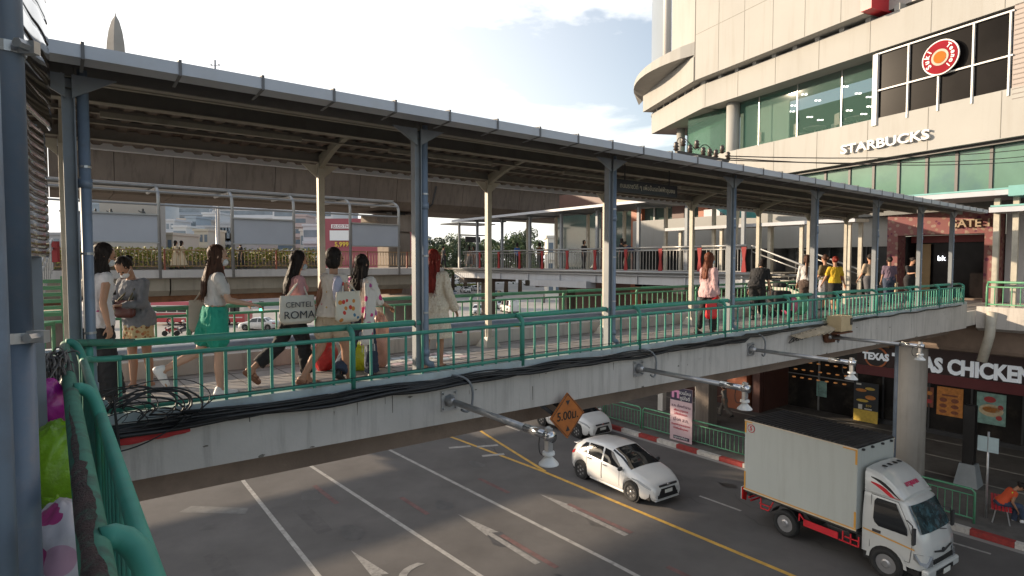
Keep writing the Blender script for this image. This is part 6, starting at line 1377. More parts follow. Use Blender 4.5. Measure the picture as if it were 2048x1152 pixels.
# cables along the near edge
r3 = random.Random(11)
cb = thing('cable_bundle', 'sagging bundle of black telephone cables tied along the near edge of the bridge', 'cables', B(4, 5.3, -1.2))
for i in range(17):
    pts = []; off = r3.uniform(-.045, .045); dn = r3.uniform(0, .06); ph = r3.uniform(0, 6); s_end = r3.choice([10.2, 14.5, 19.8, 6.5, 20.3])
    s = -.25
    while s < s_end:
        z = -1.27+off*.8+.018*sin(s*2.1+ph)+.012*sin(s*5.3+ph*2)-.05*max(0, 1-s/2.5)*(i % 3)/2
        if s > 9: z = -1.235+off*.4+.01*sin(s*4+ph)
        pts.append(B(s, 5.33-dn-.02*sin(s*3+ph), z)); s += .14
    m = MB(); m.tube(pts, r3.choice([.008, .011, .014, .018]), 6); m.build('cable', black, cb, smooth=True)
for i in range(18):      # tangle of loops at the left corner
    a = r3.uniform(.05, .25); R_ = r3.uniform(.10, .27); cz = -1.15+r3.uniform(-.07, .07); s_c = .35+r3.uniform(-.08, .30)
    pts = [B(s_c+R_*1.35*cos(q), 5.24-r3.uniform(0, .02)+.05*sin(q+a), cz+R_*.62*sin(q)) for q in [pi*.95-k*pi*1.2/14 for k in range(15)]]
    pts += [B(s_c+R_*1.5+.6*k, 5.3, -1.25+.02*sin(k+i)) for k in (1, 2)]
    m = MB(); m.tube([p+Vector((0, 0, .02*noise.noise(p*6+Vector((i, 0, 0))))) for p in pts], r3.choice([.003, .004, .006, .008]), 6); m.build('cable', black, cb, smooth=True)
for p0, p1, p2 in (((228, 800), (232, 900), (272, 1062)), ((226, 790), (240, 880), (245, 960)), ((222, 905), (300, 900), (430, 795))):
    a, b, c_ = [at_n(x, y, 5.22) for x, y in (p0, p1, p2)]; m = MB(); m.tube(arc(a, b, c_, 10), .006, 5); m.build('cable', black, cb, smooth=True)
lw = thing('thin_wire', 'thin black wire strung low along the outside of the near railing', 'wire', B(6, 5.3, -1))
m = MB(); m.tube([B(-.2+k*.8, 5.34, -1.10-.015*sin(k*.7)) for k in range(26)], .004, 5); m.build('wire', black, lw)
m = MB(); r4 = random.Random(8)
for q in range(7):
    s_ = 10.6+q*.13; m = MB(); m.tube([B(s_+.07*cos(a*1.3+q), 5.30+.03*sin(a), -1.42-.07*sin(a)+.01*q) for a in [k*.6 for k in range(14)]], .006, 5); m.build('wire_loop', black, lw)
q0, q1 = B(.35, 5.30, -1.42), B(1.0, 5.30, -1.36)
rf = thing('red_cloth', 'red cloth strip caught under the cable bundle at the left corner', 'cloth', q0)
m = MB(); m.grid([[B(.22+.62*k/8, 5.31+.02*sin(k*1.7), -1.31-.02*cos(k)) for k in range(9)], [B(.22+.62*k/8, 5.29+.02*sin(k*1.3+1), -1.36) for k in range(9)], [B(.30+.5*k/8, 5.30+.02*sin(k*1.9), -1.40+.02*(k/8)) for k in range(9)]]); m.build('cloth', mat('red_cloth', (.40, .03, .03), .8), rf, smooth=True)
# insulators on the canopy roof
ins = thing('line_insulators', 'row of dark ceramic insulators on the canopy roof with wires to the right', 'insulators', B(8, 5.5, 1.6))
iq = [(1358, 296, 9), (1379, 299, 9), (1437, 306, 8)]
m = MB(); a, b = at_n(1352, 304, 6.3), at_n(1456, 322, 6.3); m.beam(a, b, .05, .05); m.build('crossarm', dark, ins)
for k in range(9):
    q = a.lerp(b, k/8.0); m = MB(); m.lathe([(.02, -.02), (.05, .0), (.03, .03), (.055, .05), (.03, .08), (.045, .10), (.02, .13)], 10, Matrix.Translation(q+ZV*(.04 if k not in (1, 3, 7) else .14))); m.build('insulator', mat('ceramic_brown', (.04, .025, .018), .35), ins, smooth=True)
m = MB(); m.tube(arc(a+ZV*.05, a+ZV*.45, a.lerp(b, .35)+ZV*.1, 8), .008, 5); m.tube(arc(a.lerp(b, .4)+ZV*.1, a.lerp(b, .55)+ZV*.35, a.lerp(b, .7)+ZV*.08, 8), .008, 5); m.build('jumper_wire', black, ins)
for (x0, y0), (x1, y1, Y1) in (((1450, 312), (2060, 298, 17)), ((1452, 316), (2060, 322, 17)), ((1452, 320), (2060, 312, 18))):
    p = at_n(x0, y0, 6.3); q = at_y(x1, y1, Y1); mid = (p+q)/2-ZV*.25; m = MB(); m.tube(arc(p, mid, q, 12), .011, 5); m.build('wire', black, ins)
# ---------------------------------------------------------------- the corner where the photographer stands
gr_old = mat('worn_green_paint', (.05, .18, .125), .7, var=.2, scale=9, dirt=(.05, .035, .035), dirt_amt=1.0, dscale=5)
cr_ = thing('corner_railing', 'worn green tubular railing running down the left corner close to the camera', 'railing', B(.1, 3, -1.2))
hs, ms_, hz_, mz_ = .05, .15, -.55, -.66
m = MB(); m.tube([B(hs, -1.2, hz_), B(hs, 4.9, hz_-.02)]+arc(B(hs, 5.0, hz_-.02), B(hs-.02, 5.5, -.60), B(.5, 5.52, -.64), 6)[1:], .028, 14); m.build('handrail', gr_old, cr_, smooth=True)
m = MB(); m.tube([B(ms_, -1.2, mz_), B(ms_, 4.95, mz_-.01)]+arc(B(ms_, 5.0, mz_), B(ms_, 5.4, -.74), B(.4, 5.4, -.74), 5)[1:], .023, 12); m.build('mid_rail', green, cr_, smooth=True)
for n_ in (1.30, 3.05, 4.9, -.2):
    m = MB(); m.tube(arc(B(hs+.01, n_+.10, hz_), B(ms_-.02, n_+.12, hz_+.015), B(ms_, n_, mz_-.03), 6)+[B(ms_, n_, -1.3)], .026, 12); m.build('post', green, cr_, smooth=True)
k = -.9
while k < 5.0: m = MB(); m.tube([B(ms_, k, mz_), B(ms_, k, -1.22)], .014, 8, cap=False); m.build('baluster', green, cr_, smooth=True); k += .165
m = MB(); m.tube([B(ms_, -1.2, -1.2), B(ms_, 5.2, -1.2)], .022, 8); m.build('bottom_rail', green, cr_, smooth=True)
m = MB(); rows = []; k = 0
while k <= 60:
    n_ = 1.02+k*.028; wdt = .35+.55*noise.noise(Vector((k*.13, 1, 0)))+.25*noise.noise(Vector((k*.6, 5, 0))); ce = radians(118)+.2*noise.noise(Vector((k*.1, 9, 0)))
    wdt = max(.03, wdt*(1 if n_ < 2.2 else (1-(n_-2.2)/.55)*.6)+(.35 if n_ < 1.9 else 0))
    rows.append([B(hs+.0288*cos(ce+wdt*q/4), n_, hz_-.002+.0288*sin(ce+wdt*q/4)) for q in range(-4, 5)]); k += 1
m.grid(rows); m.build('rust_streak', mat('old_rust_streak', (.055, .032, .030), .9, var=.6, scale=26, bump=.6, dirt=(.05, .13, .09), dirt_amt=.9, dscale=14), cr_, smooth=True)
blocker_ = thing('corner_blocker', 'stall wall added out of view at the left only to shade the corner rail', 'blocker', Vector((-2, 1, H-1.47)))
wp_ = [(-1.66, -1.5), (-1.74, 1.86), (-3.75, 4.1)]
for (xa, ya), (xb, yb_) in zip(wp_, wp_[1:]): m = MB(); m.beam(Vector((xa, ya, H+.04)), Vector((xb, yb_, H+.04)), .05, 3.0); m.build('wall_panel', mirr_ if 0 else steel_g, blocker_)  # unseen wall added to keep the sun off the corner rail
wk2 = thing('corner_walkway', 'concrete walkway on the left where the photographer stands', 'walkway', B(-1.5, 2, -1.6))
m = MB(); m.prism([B(.12, -3, -1.62), B(.12, -3, -1.47), B(-3.5, -3, -1.47), B(-3.5, -3, -1.62)], nv*8.5); m.build('deck', decktile, wk2)
m = MB(); m.prism([B(.10, -3, -1.40), B(.28, -3, -1.40), B(.28, -3, -1.9), B(.10, -3, -1.9)], nv*8.3); m.build('edge_beam', conc_w, wk2)
m = MB(); m.prism([B(-3.5, -3, 1.55), B(-.4, -3, 1.55), B(-.4, -3, 1.6), B(-3.5, -3, 1.6)], nv*11); m.build('roof_sheet', roofmetal, wk2)  # out-of-frame roof added to hold the corner in shade
dp = thing('drain_pipe', 'thick blue grey drainpipe standing at the left edge close to the camera', 'pipe', at_y(44, 576, 1.45))
def vp(px, Y, z0, z1, r, nm, mt_, par, seg=20): q = at_y(px, 523, Y); m_ = MB(); m_.tube([Vector((q.x, q.y, H+z0)), Vector((q.x, q.y, H+z1))], r, seg); return m_.build(nm, mt_, par, smooth=True)
pm_ = mat('scuffed_blue_pipe', (.105, .14, .19), .42, var=.10, scale=7, dirt=(.22, .19, .19), dirt_amt=.3, dscale=9)
pT, pB_ = at_y(6, -40, 1.45), at_y(50, 1190, 1.45)
pl_ = lambda z: pB_+(pT-pB_)*((z+H-pB_.z)/(pT.z-pB_.z))
m = MB(); m.tube([pl_(-1.45), pl_(-.19)], .038, 22); m.build('lower_pipe', pm_, dp, smooth=True)
m = MB(); m.tube([pl_(-.2), pl_(1.6)], .0355, 22); m.build('upper_pipe', pm_, dp, smooth=True)
for z in (.50, -.20):
    q = pl_(z); m = MB(); m.tube([pl_(z), pl_(z+.026)], .0405, 20); m.box((q.x+.052, q.y, H+z+.015), (.05, .02, .03)); m.lathe([(.012, 0), (.012, .03)], 6, Matrix.Translation((q.x+.06, q.y-.01, H+z+.015)) @ Matrix.Rotation(pi/2, 4, 'X')); m.build('pipe_clamp', galv, dp)
lp_ = thing('canopy_post', 'slim grey steel post right behind the near drainpipe', 'post', at_y(66, 523, 2.3))
q = at_y(68, 523, 2.4); m = MB(); m.beam(Vector((q.x, q.y, H-1.47)), Vector((q.x, q.y, H+.55)), .05, .06, up=nv); m.build('post', steel_g, lp_)
q = at_y(-24, 523, 1.2); m = MB(); m.tube([Vector((q.x, q.y, H-1.4)), Vector((q.x, q.y, H+1.5))], .03, 12); m.build('side_pipe', pvc, lp_, smooth=True)
mirr = mat('polished_steel', (.42, .40, .38), .10, metal=1, var=.3, scale=2)
sp = thing('steel_cladding', 'shiny ribbed stainless steel cladding behind the near drainpipe', 'cladding', at_y(80, 300, 2.2))
for (zt, zb, pitch_, amp, xr) in ((1.6, .56, .088, .012, (40, 106, 2.0, 2.55)), (.54, .02, .036, .010, (46, 92, 2.1, 2.5))):
    pa = at_y(xr[0], 523, xr[2]); pb = at_y(xr[1], 523, xr[3]); dd = (pb-pa).normalized(); nn = Vector((dd.y, -dd.x, 0)); rows = []; z = zb
    while z < zt:
        f = ((z-zb)/pitch_) % 1; o = amp*.6*(abs(sin(pi*f))**.22)
        rr = []
        for k in range(9): p = pa.lerp(pb, k/8); rr.append(Vector((p.x, p.y, H+z))+nn*(o+.004*sin(k*.9+z*2.5)+.0012*sin(k*2.3+z*9)))
        rows.append(rr); z += pitch_/9
    m = MB(); m.grid(rows); o_ = m.build('ribbed_sheet', mirr, sp, smooth=True); q_ = o_.modifiers.new('t', 'SOLIDIFY'); q_.thickness = .004
# bags at the corner
def lumpy(par, c, r, mt_, nm, seed=0, amp=.12, tilt=0):
    m_ = MB(); rows = []; R = Matrix.Rotation(tilt, 3, 'Y')
    for i in range(1, 26):
        a = pi*i/26; rr = []
        for j in range(36):
            b = 2*pi*j/36; d = Vector((sin(a)*cos(b), sin(a)*sin(b), -cos(a)))
            f = 1+amp*noise.noise(d*2.2+Vector((seed, 0, 0)))+amp*.7*(abs(noise.noise(d*5+Vector((0, seed, 0))))-.2)+.05*sin(b*9+3*sin(a*4+seed))*sin(a)*(1 if d.z > .2 else .4)
            rr.append(c+R @ Vector((d.x*r[0]*f, d.y*r[1]*f, d.z*r[2]*f)))
        rows.append(rr)
    m_.grid(rows, close=True); n_ = 36; m_.f.append(tuple(range(n_))[::-1]); m_.mi.append(0); k_ = 24*n_; m_.f.append(tuple(range(k_, k_+n_))); m_.mi.append(0)
    return m_.build(nm, mt_, par, smooth=True)
def plast(name, col): 
    m_ = mat(name, col, .35, var=.22, scale=9, bump=.5, bscale=22, coat=.2); m_.node_tree.nodes['Principled BSDF'].inputs['Subsurface Weight'].default_value = 0; return m_
for px, py, Y, r, col, lb, sd in ((92, 815, 2.7, (.085, .09, .13), (.36, .015, .24), 'magenta plastic bag hanging behind the green handrail, topmost of three', 1), (112, 935, 2.25, (.10, .09, .175), (.20, .40, .012), 'lime green knotted plastic bag in the middle of the three', 2), (128, 1105, 1.62, (.10, .09, .145), (.50, .45, .50), 'white plastic bag with pink print, lowest of the three', 5)):
    q = at_y(px, py, Y); t = thing('plastic_bag', lb, 'bag', q, 0, 'plastic bags in the corner')
    nm = 'plastic_%d' % sd
    mt_ = plast(nm, col) if sd != 5 else blob_mat('printed_white_plastic', (.55, .52, .56), [(.42, .05, .20), (.50, .30, .40), (.55, .5, .52)], 7, .3, .35)
    lumpy(t, q, r, mt_, 'bag', sd)
    if sd == 2:
        kq = at_y(112, 1003, 2.1); m = MB(); m.ell(kq, (.02, .02, .016))
        for a in range(5): m.tube([kq, kq+Vector((.05*cos(a*1.3), -.01, .03*sin(a*1.3)))], [.012, .004], 6)
        m.build('knot', mt_, t, smooth=True)
mo = thing('mop_head', 'grey stringy mop head resting on the corner of the railing', 'mop', at_y(105, 735, 3.0))
m = MB(); r5 = random.Random(2); cq = at_y(100, 722, 2.9)
for k in range(90):
    a = cq+Vector((r5.uniform(-.05, .05), r5.uniform(-.05, .05), r5.uniform(-.02, .04))); b = a+Vector((r5.uniform(-.02, .1), r5.uniform(-.05, .0), r5.uniform(-.02, .06))); c_ = b+Vector((r5.uniform(-.03, .08), r5.uniform(-.1, .0), r5.uniform(-.17, -.03)))
    m.tube(arc(a, b, c_, 5), .004, 4)
m.build('strands', mat('mop_grey', (.16, .15, .14), .95, var=.3, scale=30), mo)
ch_ = thing('plastic_chair', 'green plastic chair at the far left behind the posts', 'chair', at_y(96, 600, 7.0))
q = at_y(96, 600, 7.0); m = MB()
for k in range(6): m.beam(q+Vector((-.12, 0, .22-.08*k)), q+Vector((.04, .15, .22-.08*k)), .03, .045)
m.beam(q+Vector((-.16, 0, -.3)), q+Vector((-.16, 0, .28)), .03, .04, up=nv); m.beam(q+Vector((.05, .16, -.3)), q+Vector((.05, .16, .28)), .03, .04, up=nv); m.build('backrest', green_far, ch_)
m = MB(); m.box(q+Vector((-.08, -.2, -.28)), (.30, .42, .04)); m.build('seat', green_far, ch_)
m = MB()
for a in (-.2, .05):
    for b_ in (-.38, .0): m.tube([q+Vector((a, b_, -.28)), q+Vector((a, b_, -.66))], .02, 6)
m.build('legs', green_far, ch_)
# left end stair rail in the distance
sr = thing('stair_railing', 'silver stair railing with a red end panel at the far left behind the posts', 'railing', at_y(95, 500, 16))
m = MB(); a, b = at_y(78, 530, 13), at_y(104, 478, 17); m.tube([a, b], .035, 8); m.tube([a-ZV*.25, b-ZV*.25], .025, 6)
for k in range(8): q = a.lerp(b, k/7); m.tube([q, q-ZV*.9], .018, 5)
m.build('rails', silver, sr)
q = at_y(110, 500, 17); m = MB(); m.box(q+Vector((0, 0, -.05)), (.2, .1, .6)); m.build('end_panel', redp, sr)
# ================================================================ people
def clothm(name, col, var=.10, rough=.85, scale=8, **k): return mat(name, col, rough, var=var, scale=scale, bump=.35, bscale=14, **k)
def hairm(name, col):
    if name in _M: return _M[name]
    m_ = mat(name, col, .6, var=.55, scale=16, spec=.18); nt = m_.node_tree
    for nd in nt.nodes:
        if nd.type == 'TEX_NOISE':
            mp_ = nt.nodes.new('ShaderNodeMapping'); mp_.inputs['Scale'].default_value = (3, 3, .25)
            src = [l.from_socket for l in nt.links if l.to_node == nd and l.to_socket.name == 'Vector'][0]
            nt.links.new(src, mp_.inputs['Vector']); nt.links.new(mp_.outputs[0], nd.inputs['Vector']); break
    return m_
skin = mat('skin', (.38, .21, .135), .5, var=.08, scale=9, spec=.4); skin_p = mat('skin_pale', (.45, .28, .20), .5, var=.08, scale=9, spec=.4); skin_d = mat('skin_tan', (.30, .155, .09), .5, var=.08, scale=9, spec=.4)
for s_ in (skin, skin_p, skin_d): s_.node_tree.nodes['Principled BSDF'].inputs['Subsurface Weight'].default_value = 0
hair_b = hairm('black_hair', (.022, .016, .014)); hair_br = hairm('brown_hair', (.06, .028, .018)); hair_r = hairm('red_hair', (.16, .018, .012)); hair_rb = hairm('reddish_hair', (.14, .045, .025))
maskm = mat('face_mask_white', (.66, .68, .70), .8, var=.05, bump=.2); maskb = mat('face_mask_blue', (.40, .52, .60), .8, var=.05)
def Rx(a): return Matrix.Rotation(a, 3, 'X')
def Rz(a): return Matrix.Rotation(a, 3, 'Z')
def loft(m_, rings, seg=20):
    """rings: (centre, rx, ry, 3x3 frame)"""
    rows = [[c+R @ Vector((rx*cos(2*pi*j/seg), ry*sin(2*pi*j/seg), 0)) for j in range(seg)] for c, rx, ry, R in rings]
    k = len(m_.v); m_.grid(rows, close=True); m_.f.append(tuple(k+j for j in range(seg))[::-1]); m_.mi.append(0); k += (len(rows)-1)*seg; m_.f.append(tuple(k+j for j in range(seg))); m_.mi.append(0)
NP = [0]
def person(label, loc, head_dir, h=1.6, skinm=skin, lean=0, hip=(20, -15), knee=(10, 30), foot=(0, 30), arms=((10, 12, 20, 0), (-10, 12, 20, 0)), head=(0, 0), hair='long', hairmt=hair_b, mask=None, male=False,
           top=None, bottom=None, shoes=None, group='people on the footbridge', vox=.011, twist=0, seat=None, fine=True, hair_len=.26, name='person', extra=None, drop=0):
    k = h/1.62; NP[0] += 1
    rz = -atan2(head_dir.x, head_dir.y); t = thing(name, label, 'person', loc, rz, group)
    rad_ = radians; hj = .088; TH, SHN, AN = .405, .39, .07
    drops = []; LG = []
    for i, sd in enumerate((1, -1)):
        a, b = rad_(hip[i]), rad_(knee[i]); d1 = Vector((0, sin(a), -cos(a))); d2 = Vector((0, sin(a-b), -cos(a-b)))
        K = d1*TH; A = K+d2*SHN; fp = rad_(foot[i]); heel = A+Vector((0, -.05*cos(fp), -AN*cos(fp)-.0)); toe = A+Rx(-fp) @ Vector((0, .14, -AN))
        LG.append((sd, K, A, fp)); drops.append(min((A+Rx(-fp) @ Vector((0, y, -AN))).z for y in (-.05, .16)))
    hz = -min(drops) if seat is None else seat/k
    P0 = Vector((0, 0, hz)); Rt = Rx(-rad_(lean)) @ Rz(rad_(twist))
    def S(p): return p*k
    nb = MB(); sp_ = lambda z, x=0, y=0: P0+Rt @ Vector((x, y, z))
    wsc = 1.12 if male else 1.0
    TR = [(-.10, .13, .095, 0), (-.03, .163, .115, -.005), (.05, .155, .108, 0), (.13, .128, .092, .003), (.20, .122, .088, .008), (.28, .142, .100, .012), (.35, .158, .102, .006), (.42, .150, .085, 0), (.455, .10, .065, 0)]
    loft(nb, [(S(sp_(z, 0, yo)), rx*k*(wsc if z > .15 else 1), ry*k, Rt) for z, rx, ry, yo in TR])
    bust = [] if male else [(S(sp_(.315, x, .075)), .05*k) for x in (-.062, .062)]
    for c_, r_ in bust: nb.ell(c_, (r_, r_, r_*1.05))
    # head
    Rh = Rt @ Rz(rad_(head[1])) @ Rx(-rad_(head[0])); nk = sp_(.455); hc = nk+Rt @ Vector((0, .01, .075))+Rh @ Vector((0, .012, .115))
    HP = lambda x, y, z: S(hc+Rh @ Vector((x, y, z)))
    nb.capsule(S(nk-Rt @ Vector((0, 0, .03))), HP(0, -.02, -.06), .05*k, .048*k)
    nb.ell(HP(0, -.008, .025), (.076*k, .092*k, .098*k), Rh, 18, 12); nb.ell(HP(0, .022, -.045), (.055*k, .062*k, .066*k), Rh, 14, 9)
    nb.ell(HP(0, .092, -.015), (.011*k, .016*k, .021*k), Rh, 8, 6); nb.ell(HP(0, .07, -.088), (.022*k, .02*k, .016*k), Rh, 8, 6)
    nb.ell(HP(0, .082, -.052), (.022*k, .012*k, .009*k), Rh, 8, 6); nb.ell(HP(0, .075, .022), (.045*k, .018*k, .012*k), Rh, 8, 6)
    for sd in (1, -1): nb.ell(HP(sd*.078, -.01, -.005), (.008*k, .018*k, .028*k), Rh, 8, 6)
    # legs
    LP = []
    for sd, K, A, fp in LG:
        hj_ = P0+Vector((sd*hj, 0, -.02)); kn = hj_+K+Vector((-sd*.012, 0, 0)); an = hj_+A+Vector((-sd*.022, 0, 0)); LP.append((hj_, kn, an, fp, sd))
        nb.capsule(S(hj_), S(kn), .083*k, .052*k, 14); nb.capsule(S(kn), S(kn+(an-kn)*.4+Vector((0, -.012, 0))), .050*k, .050*k, 14); nb.capsule(S(kn+(an-kn)*.4+Vector((0, -.012, 0))), S(an), .050*k, .032*k, 12)
        F_ = lambda x, y, z: S(an+Rx(-fp) @ Vector((x, y, z)))
        nb.capsule(F_(0, -.03, -.045), F_(0, .06, -.045), .032*k, .034*k, 10); nb.capsule(F_(0, .05, -.05), F_(sd*.01, .135, -.056), .034*k, .022*k, 10); nb.capsule(F_(0, 0, 0), F_(0, .05, -.04), .033*k, .03*k)
        for q in range(5): x = sd*(-.026+q*.0135); nb.capsule(F_(x, .13, -.06), F_(x, .172-.007*q, -.063), .0095*k, .008*k, 6)
    # arms
    AP = []
    for i, sd in enumerate((1, -1)):
        p, q, e = [rad_(v) for v in arms[i][:3]]; inw = rad_(arms[i][3]) if len(arms[i]) > 3 else 0
        sh = sp_(.415, sd*.155*wsc, 0); u = Rt @ Vector((sd*sin(q), sin(p)*cos(q), -cos(p)*cos(q))); el = sh+u*.265
        f = Rt @ Vector((sd*sin(q-inw), sin(p+e)*cos(q-inw), -cos(p+e)*cos(q-inw))); wr = el+f*.235; AP.append((sh, el, wr, f, sd))
        nb.ell(S(sh-Rt @ Vector((sd*.01, 0, .005))), (.052*k, .05*k, .05*k)); nb.capsule(S(sh), S(el), .043*k*wsc, .034*k, 12); nb.capsule(S(el), S(el+(wr-el)*.35), .034*k, .033*k, 12); nb.capsule(S(el+(wr-el)*.35), S(wr), .033*k, .022*k, 12)
        # hand: palm, four bent fingers, thumb
        side = (Vector((0, 0, 1)).cross(f)); side = side.normalized() if side.length > .2 else (Rt @ Vector((0, 1, 0)))
        side = (side-f*side.dot(f)).normalized(); pn = f.cross(side).normalized()      # palm plane spanned by f and side
        if pn.dot(Vector((-sd, 0, -.3))) < 0: pn = -pn
        pc = wr+f*.045; Rp = Matrix((side, pn, f)).transposed(); nb.ell(S(pc), (.038*k, .016*k, .05*k), Rp, 12, 8)
        cu = rad_(arms[i][4]) if len(arms[i]) > 4 else rad_(28)
        for q_ in range(4):
            o_ = pc+f*.035+side*(-.027+q_*.018); L_ = (.068, .078, .072, .056)[q_]; d_ = (f*cos(cu)+pn*sin(cu)); d2_ = (f*cos(cu*2.1)+pn*sin(cu*2.1))
            nb.capsule(S(o_), S(o_+d_*L_*.5), .0088*k, .0082*k, 7); nb.capsule(S(o_+d_*L_*.5), S(o_+d_*L_*.5+d2_*L_*.5), .0082*k, .0068*k, 7)
        th_ = pc-f*.01-side*.03; td = (f*.75-side*.55+pn*.35).normalized(); nb.capsule(S(th_), S(th_+td*.04), .0105*k, .0095*k, 7); nb.capsule(S(th_+td*.04), S(th_+td*.04+(td*.6+f*.6+pn*.2).normalized()*.028), .0092*k, .0075*k, 7)
    body = remeshed(nb, 'body', skinm, t, vox*.8 if fine else vox*1.5, 3)
    for sd in (1, -1):
        e = MB(); e.ell(HP(sd*.030, .080, .004), (.013*k, .008*k, .0065*k), Rh, 8, 6); e.build('eye', mat('dark_eye', (.02, .014, .012), .3), body, smooth=True, local=True)
    # garments
    def gar(nm, mt_, fn, sm=3, lb=None):
        g_ = MB(); fn(g_); o_ = remeshed(g_, nm, mt_, t, vox, sm, label=lb)
        if fine: wrinkle(o_, .012 if nm not in ('skirt',) else .008, (16, 16, 7) if nm != 'trousers' else (11, 11, 13), NP[0]*3.7)
        return o_
    def torso(g_, z0, z1, inf=.013, flare=0, bias=0):
        rg = []
        zz = [z0+(z1-z0)*i/10 for i in range(11)]
        for z in zz:
            j = 0
            while j < len(TR)-2 and TR[j+1][0] < z: j += 1
            a_, b_ = TR[j], TR[j+1]; f_ = max(0, min(1, (z-a_[0])/(b_[0]-a_[0]))); rx = a_[1]+(b_[1]-a_[1])*f_; ry = a_[2]+(b_[2]-a_[2])*f_; yo = a_[3]+(b_[3]-a_[3])*f_
            fl = flare*max(0, (.24-z))/.3; rg.append((S(sp_(z, 0, yo)), (rx*(wsc if z > .15 else 1)+inf+fl)*k, (ry+inf+fl)*k, Rt))
        loft(g_, rg, 28)
        for c_, r_ in bust: g_.ell(c_, (r_+inf*k*.8,)*3)
    def sleeves(g_, frac, inf=.014, fl=0):
        for sh, el, wr, f, sd in AP:
            g_.ell(S(sh-Rt @ Vector((sd*.012, 0, .008))), ((.055+inf)*k,)*3)
            if frac <= 1: e_ = sh+(el-sh)*frac; g_.capsule(S(sh), S(e_), (.046+inf)*k, (.040+inf+fl)*k, 14)
            else: g_.capsule(S(sh), S(el), (.046+inf)*k, (.038+inf)*k, 14); e_ = el+(wr-el)*(frac-1); g_.capsule(S(el), S(e_), (.037+inf)*k, (.028+inf+fl)*k, 14)
    if top:
        z0 = top.get('z0', -.06)
        gar(top.get('name', 'shirt'), top['m'], lambda g_: (torso(g_, z0, .458, top.get('inf', .013), top.get('flare', 0)), sleeves(g_, top['sl'], top.get('sinf', .014), top.get('sfl', 0)) if top['sl'] > 0 else None))
    if bottom:
        kd = bottom['kind']
        if kd in ('pants', 'shorts'):
            fr = bottom.get('len', 1.0); w = bottom.get('w', .02); wf = bottom.get('wf', 0)
            def fn(g_):
                loft(g_, [(S(sp_(z)), r1*k, r2*k, Rt) for z, r1, r2 in ((-.14, .13+w, .10+w), (-.06, .160+w, .115+w), (.03, .160+w*.8, .113+w*.8), (.10, .145+w*.5, .104+w*.5))], 24)
                for hj_, kn, an, fp, sd in LP:
                    if fr <= .5: e_ = hj_+(kn-hj_)*fr*2; g_.capsule(S(hj_), S(e_), (.088+w)*k, (.088+w-(.03-wf)*fr*2)*k, 16)
                    else:
                        g_.capsule(S(hj_), S(kn), (.086+w)*k, (.060+w)*k, 16); e_ = kn+(an-kn)*(fr-.5)*2
                        g_.tube([S(kn+Vector((0, 0, 0))), S(kn+(e_-kn)*.5), S(e_)], [(.058+w)*k, (.056+w+wf*.5)*k, (.045+w+wf)*k], 16)
            gar('trousers' if kd == 'pants' else 'shorts', bottom['m'], fn)
        elif kd == 'skirt':
            zl = bottom['len']; fl = bottom.get('flare', .05)
            def fn(g_):
                rows = []; n1 = 12; seg = 44
                kmid = (LP[0][1]+LP[1][1])/2; 
                for i in range(n1+1):
                    f_ = i/n1; z = bottom.get('z1', .12)-(bottom.get('z1', .12)+zl)*f_; drop_ = max(0, -z)
                    spread = max(0, abs(LP[0][1].y-LP[1][1].y)/2-.02)*min(1, drop_/.4); cy_ = (kmid.y)*min(1, drop_/.4)
                    rx = (.155+.012+fl*f_)*(1 if z > -.1 else 1); rx = rx if z < .05 else .135+.02; ry = .118+fl*f_+spread*.9
                    ry = ry if z < .05 else .108
                    rows.append([S(P0+Vector(((rx+.012*f_*sin(j*2*pi/seg*8+i*.1))*cos(j*2*pi/seg), cy_+(ry+.012*f_*sin(j*2*pi/seg*8))*sin(j*2*pi/seg), z))) for j in range(seg)])
                kk = len(g_.v); g_.grid(rows, close=True); g_.f.append(tuple(kk+j for j in range(seg))[::-1]); g_.mi.append(0); kk += n1*seg; g_.f.append(tuple(kk+j for j in range(seg))); g_.mi.append(0)
            gar('skirt', bottom['m'], fn, 1)
    if shoes:
        for hj_, kn, an, fp, sd in LP:
            F_ = lambda x, y, z: S(an+Rx(-fp) @ Vector((x, y, z))); g_ = MB()
            if shoes.get('sandal'):
                for y0_, y1_ in ((-.05, .17),): g_.capsule(F_(0, y0_+.015, -.082), F_(0, y1_-.015, -.082), .03*k, .036*k, 12)
                o = g_.build('sandal', shoes['m'], t, smooth=True, local=True); o.scale = (1, 1, 1)
                g2 = MB()
                for y_ in (.045, .11): g2.tube([F_(-.04, y_, -.075), F_(-.03, y_, -.028+(.0 if y_ < .1 else -.008)), F_(.03, y_, -.028-(.0 if y_ < .1 else .008)), F_(.04, y_, -.075)], .009*k, 6)
                g2.build('strap', shoes['m'], o, smooth=True, local=True)
            else:
                g_.capsule(F_(0, -.035, -.045), F_(0, .06, -.04), .043*k, .044*k, 12); g_.capsule(F_(0, .05, -.045), F_(sd*.006, .15, -.052), .044*k, .032*k, 12); g_.capsule(F_(0, -.02, 0), F_(0, -.03, -.04), .042*k, .04*k, 10)
                remeshed(g_, 'shoe', shoes['m'], t, vox, 2)
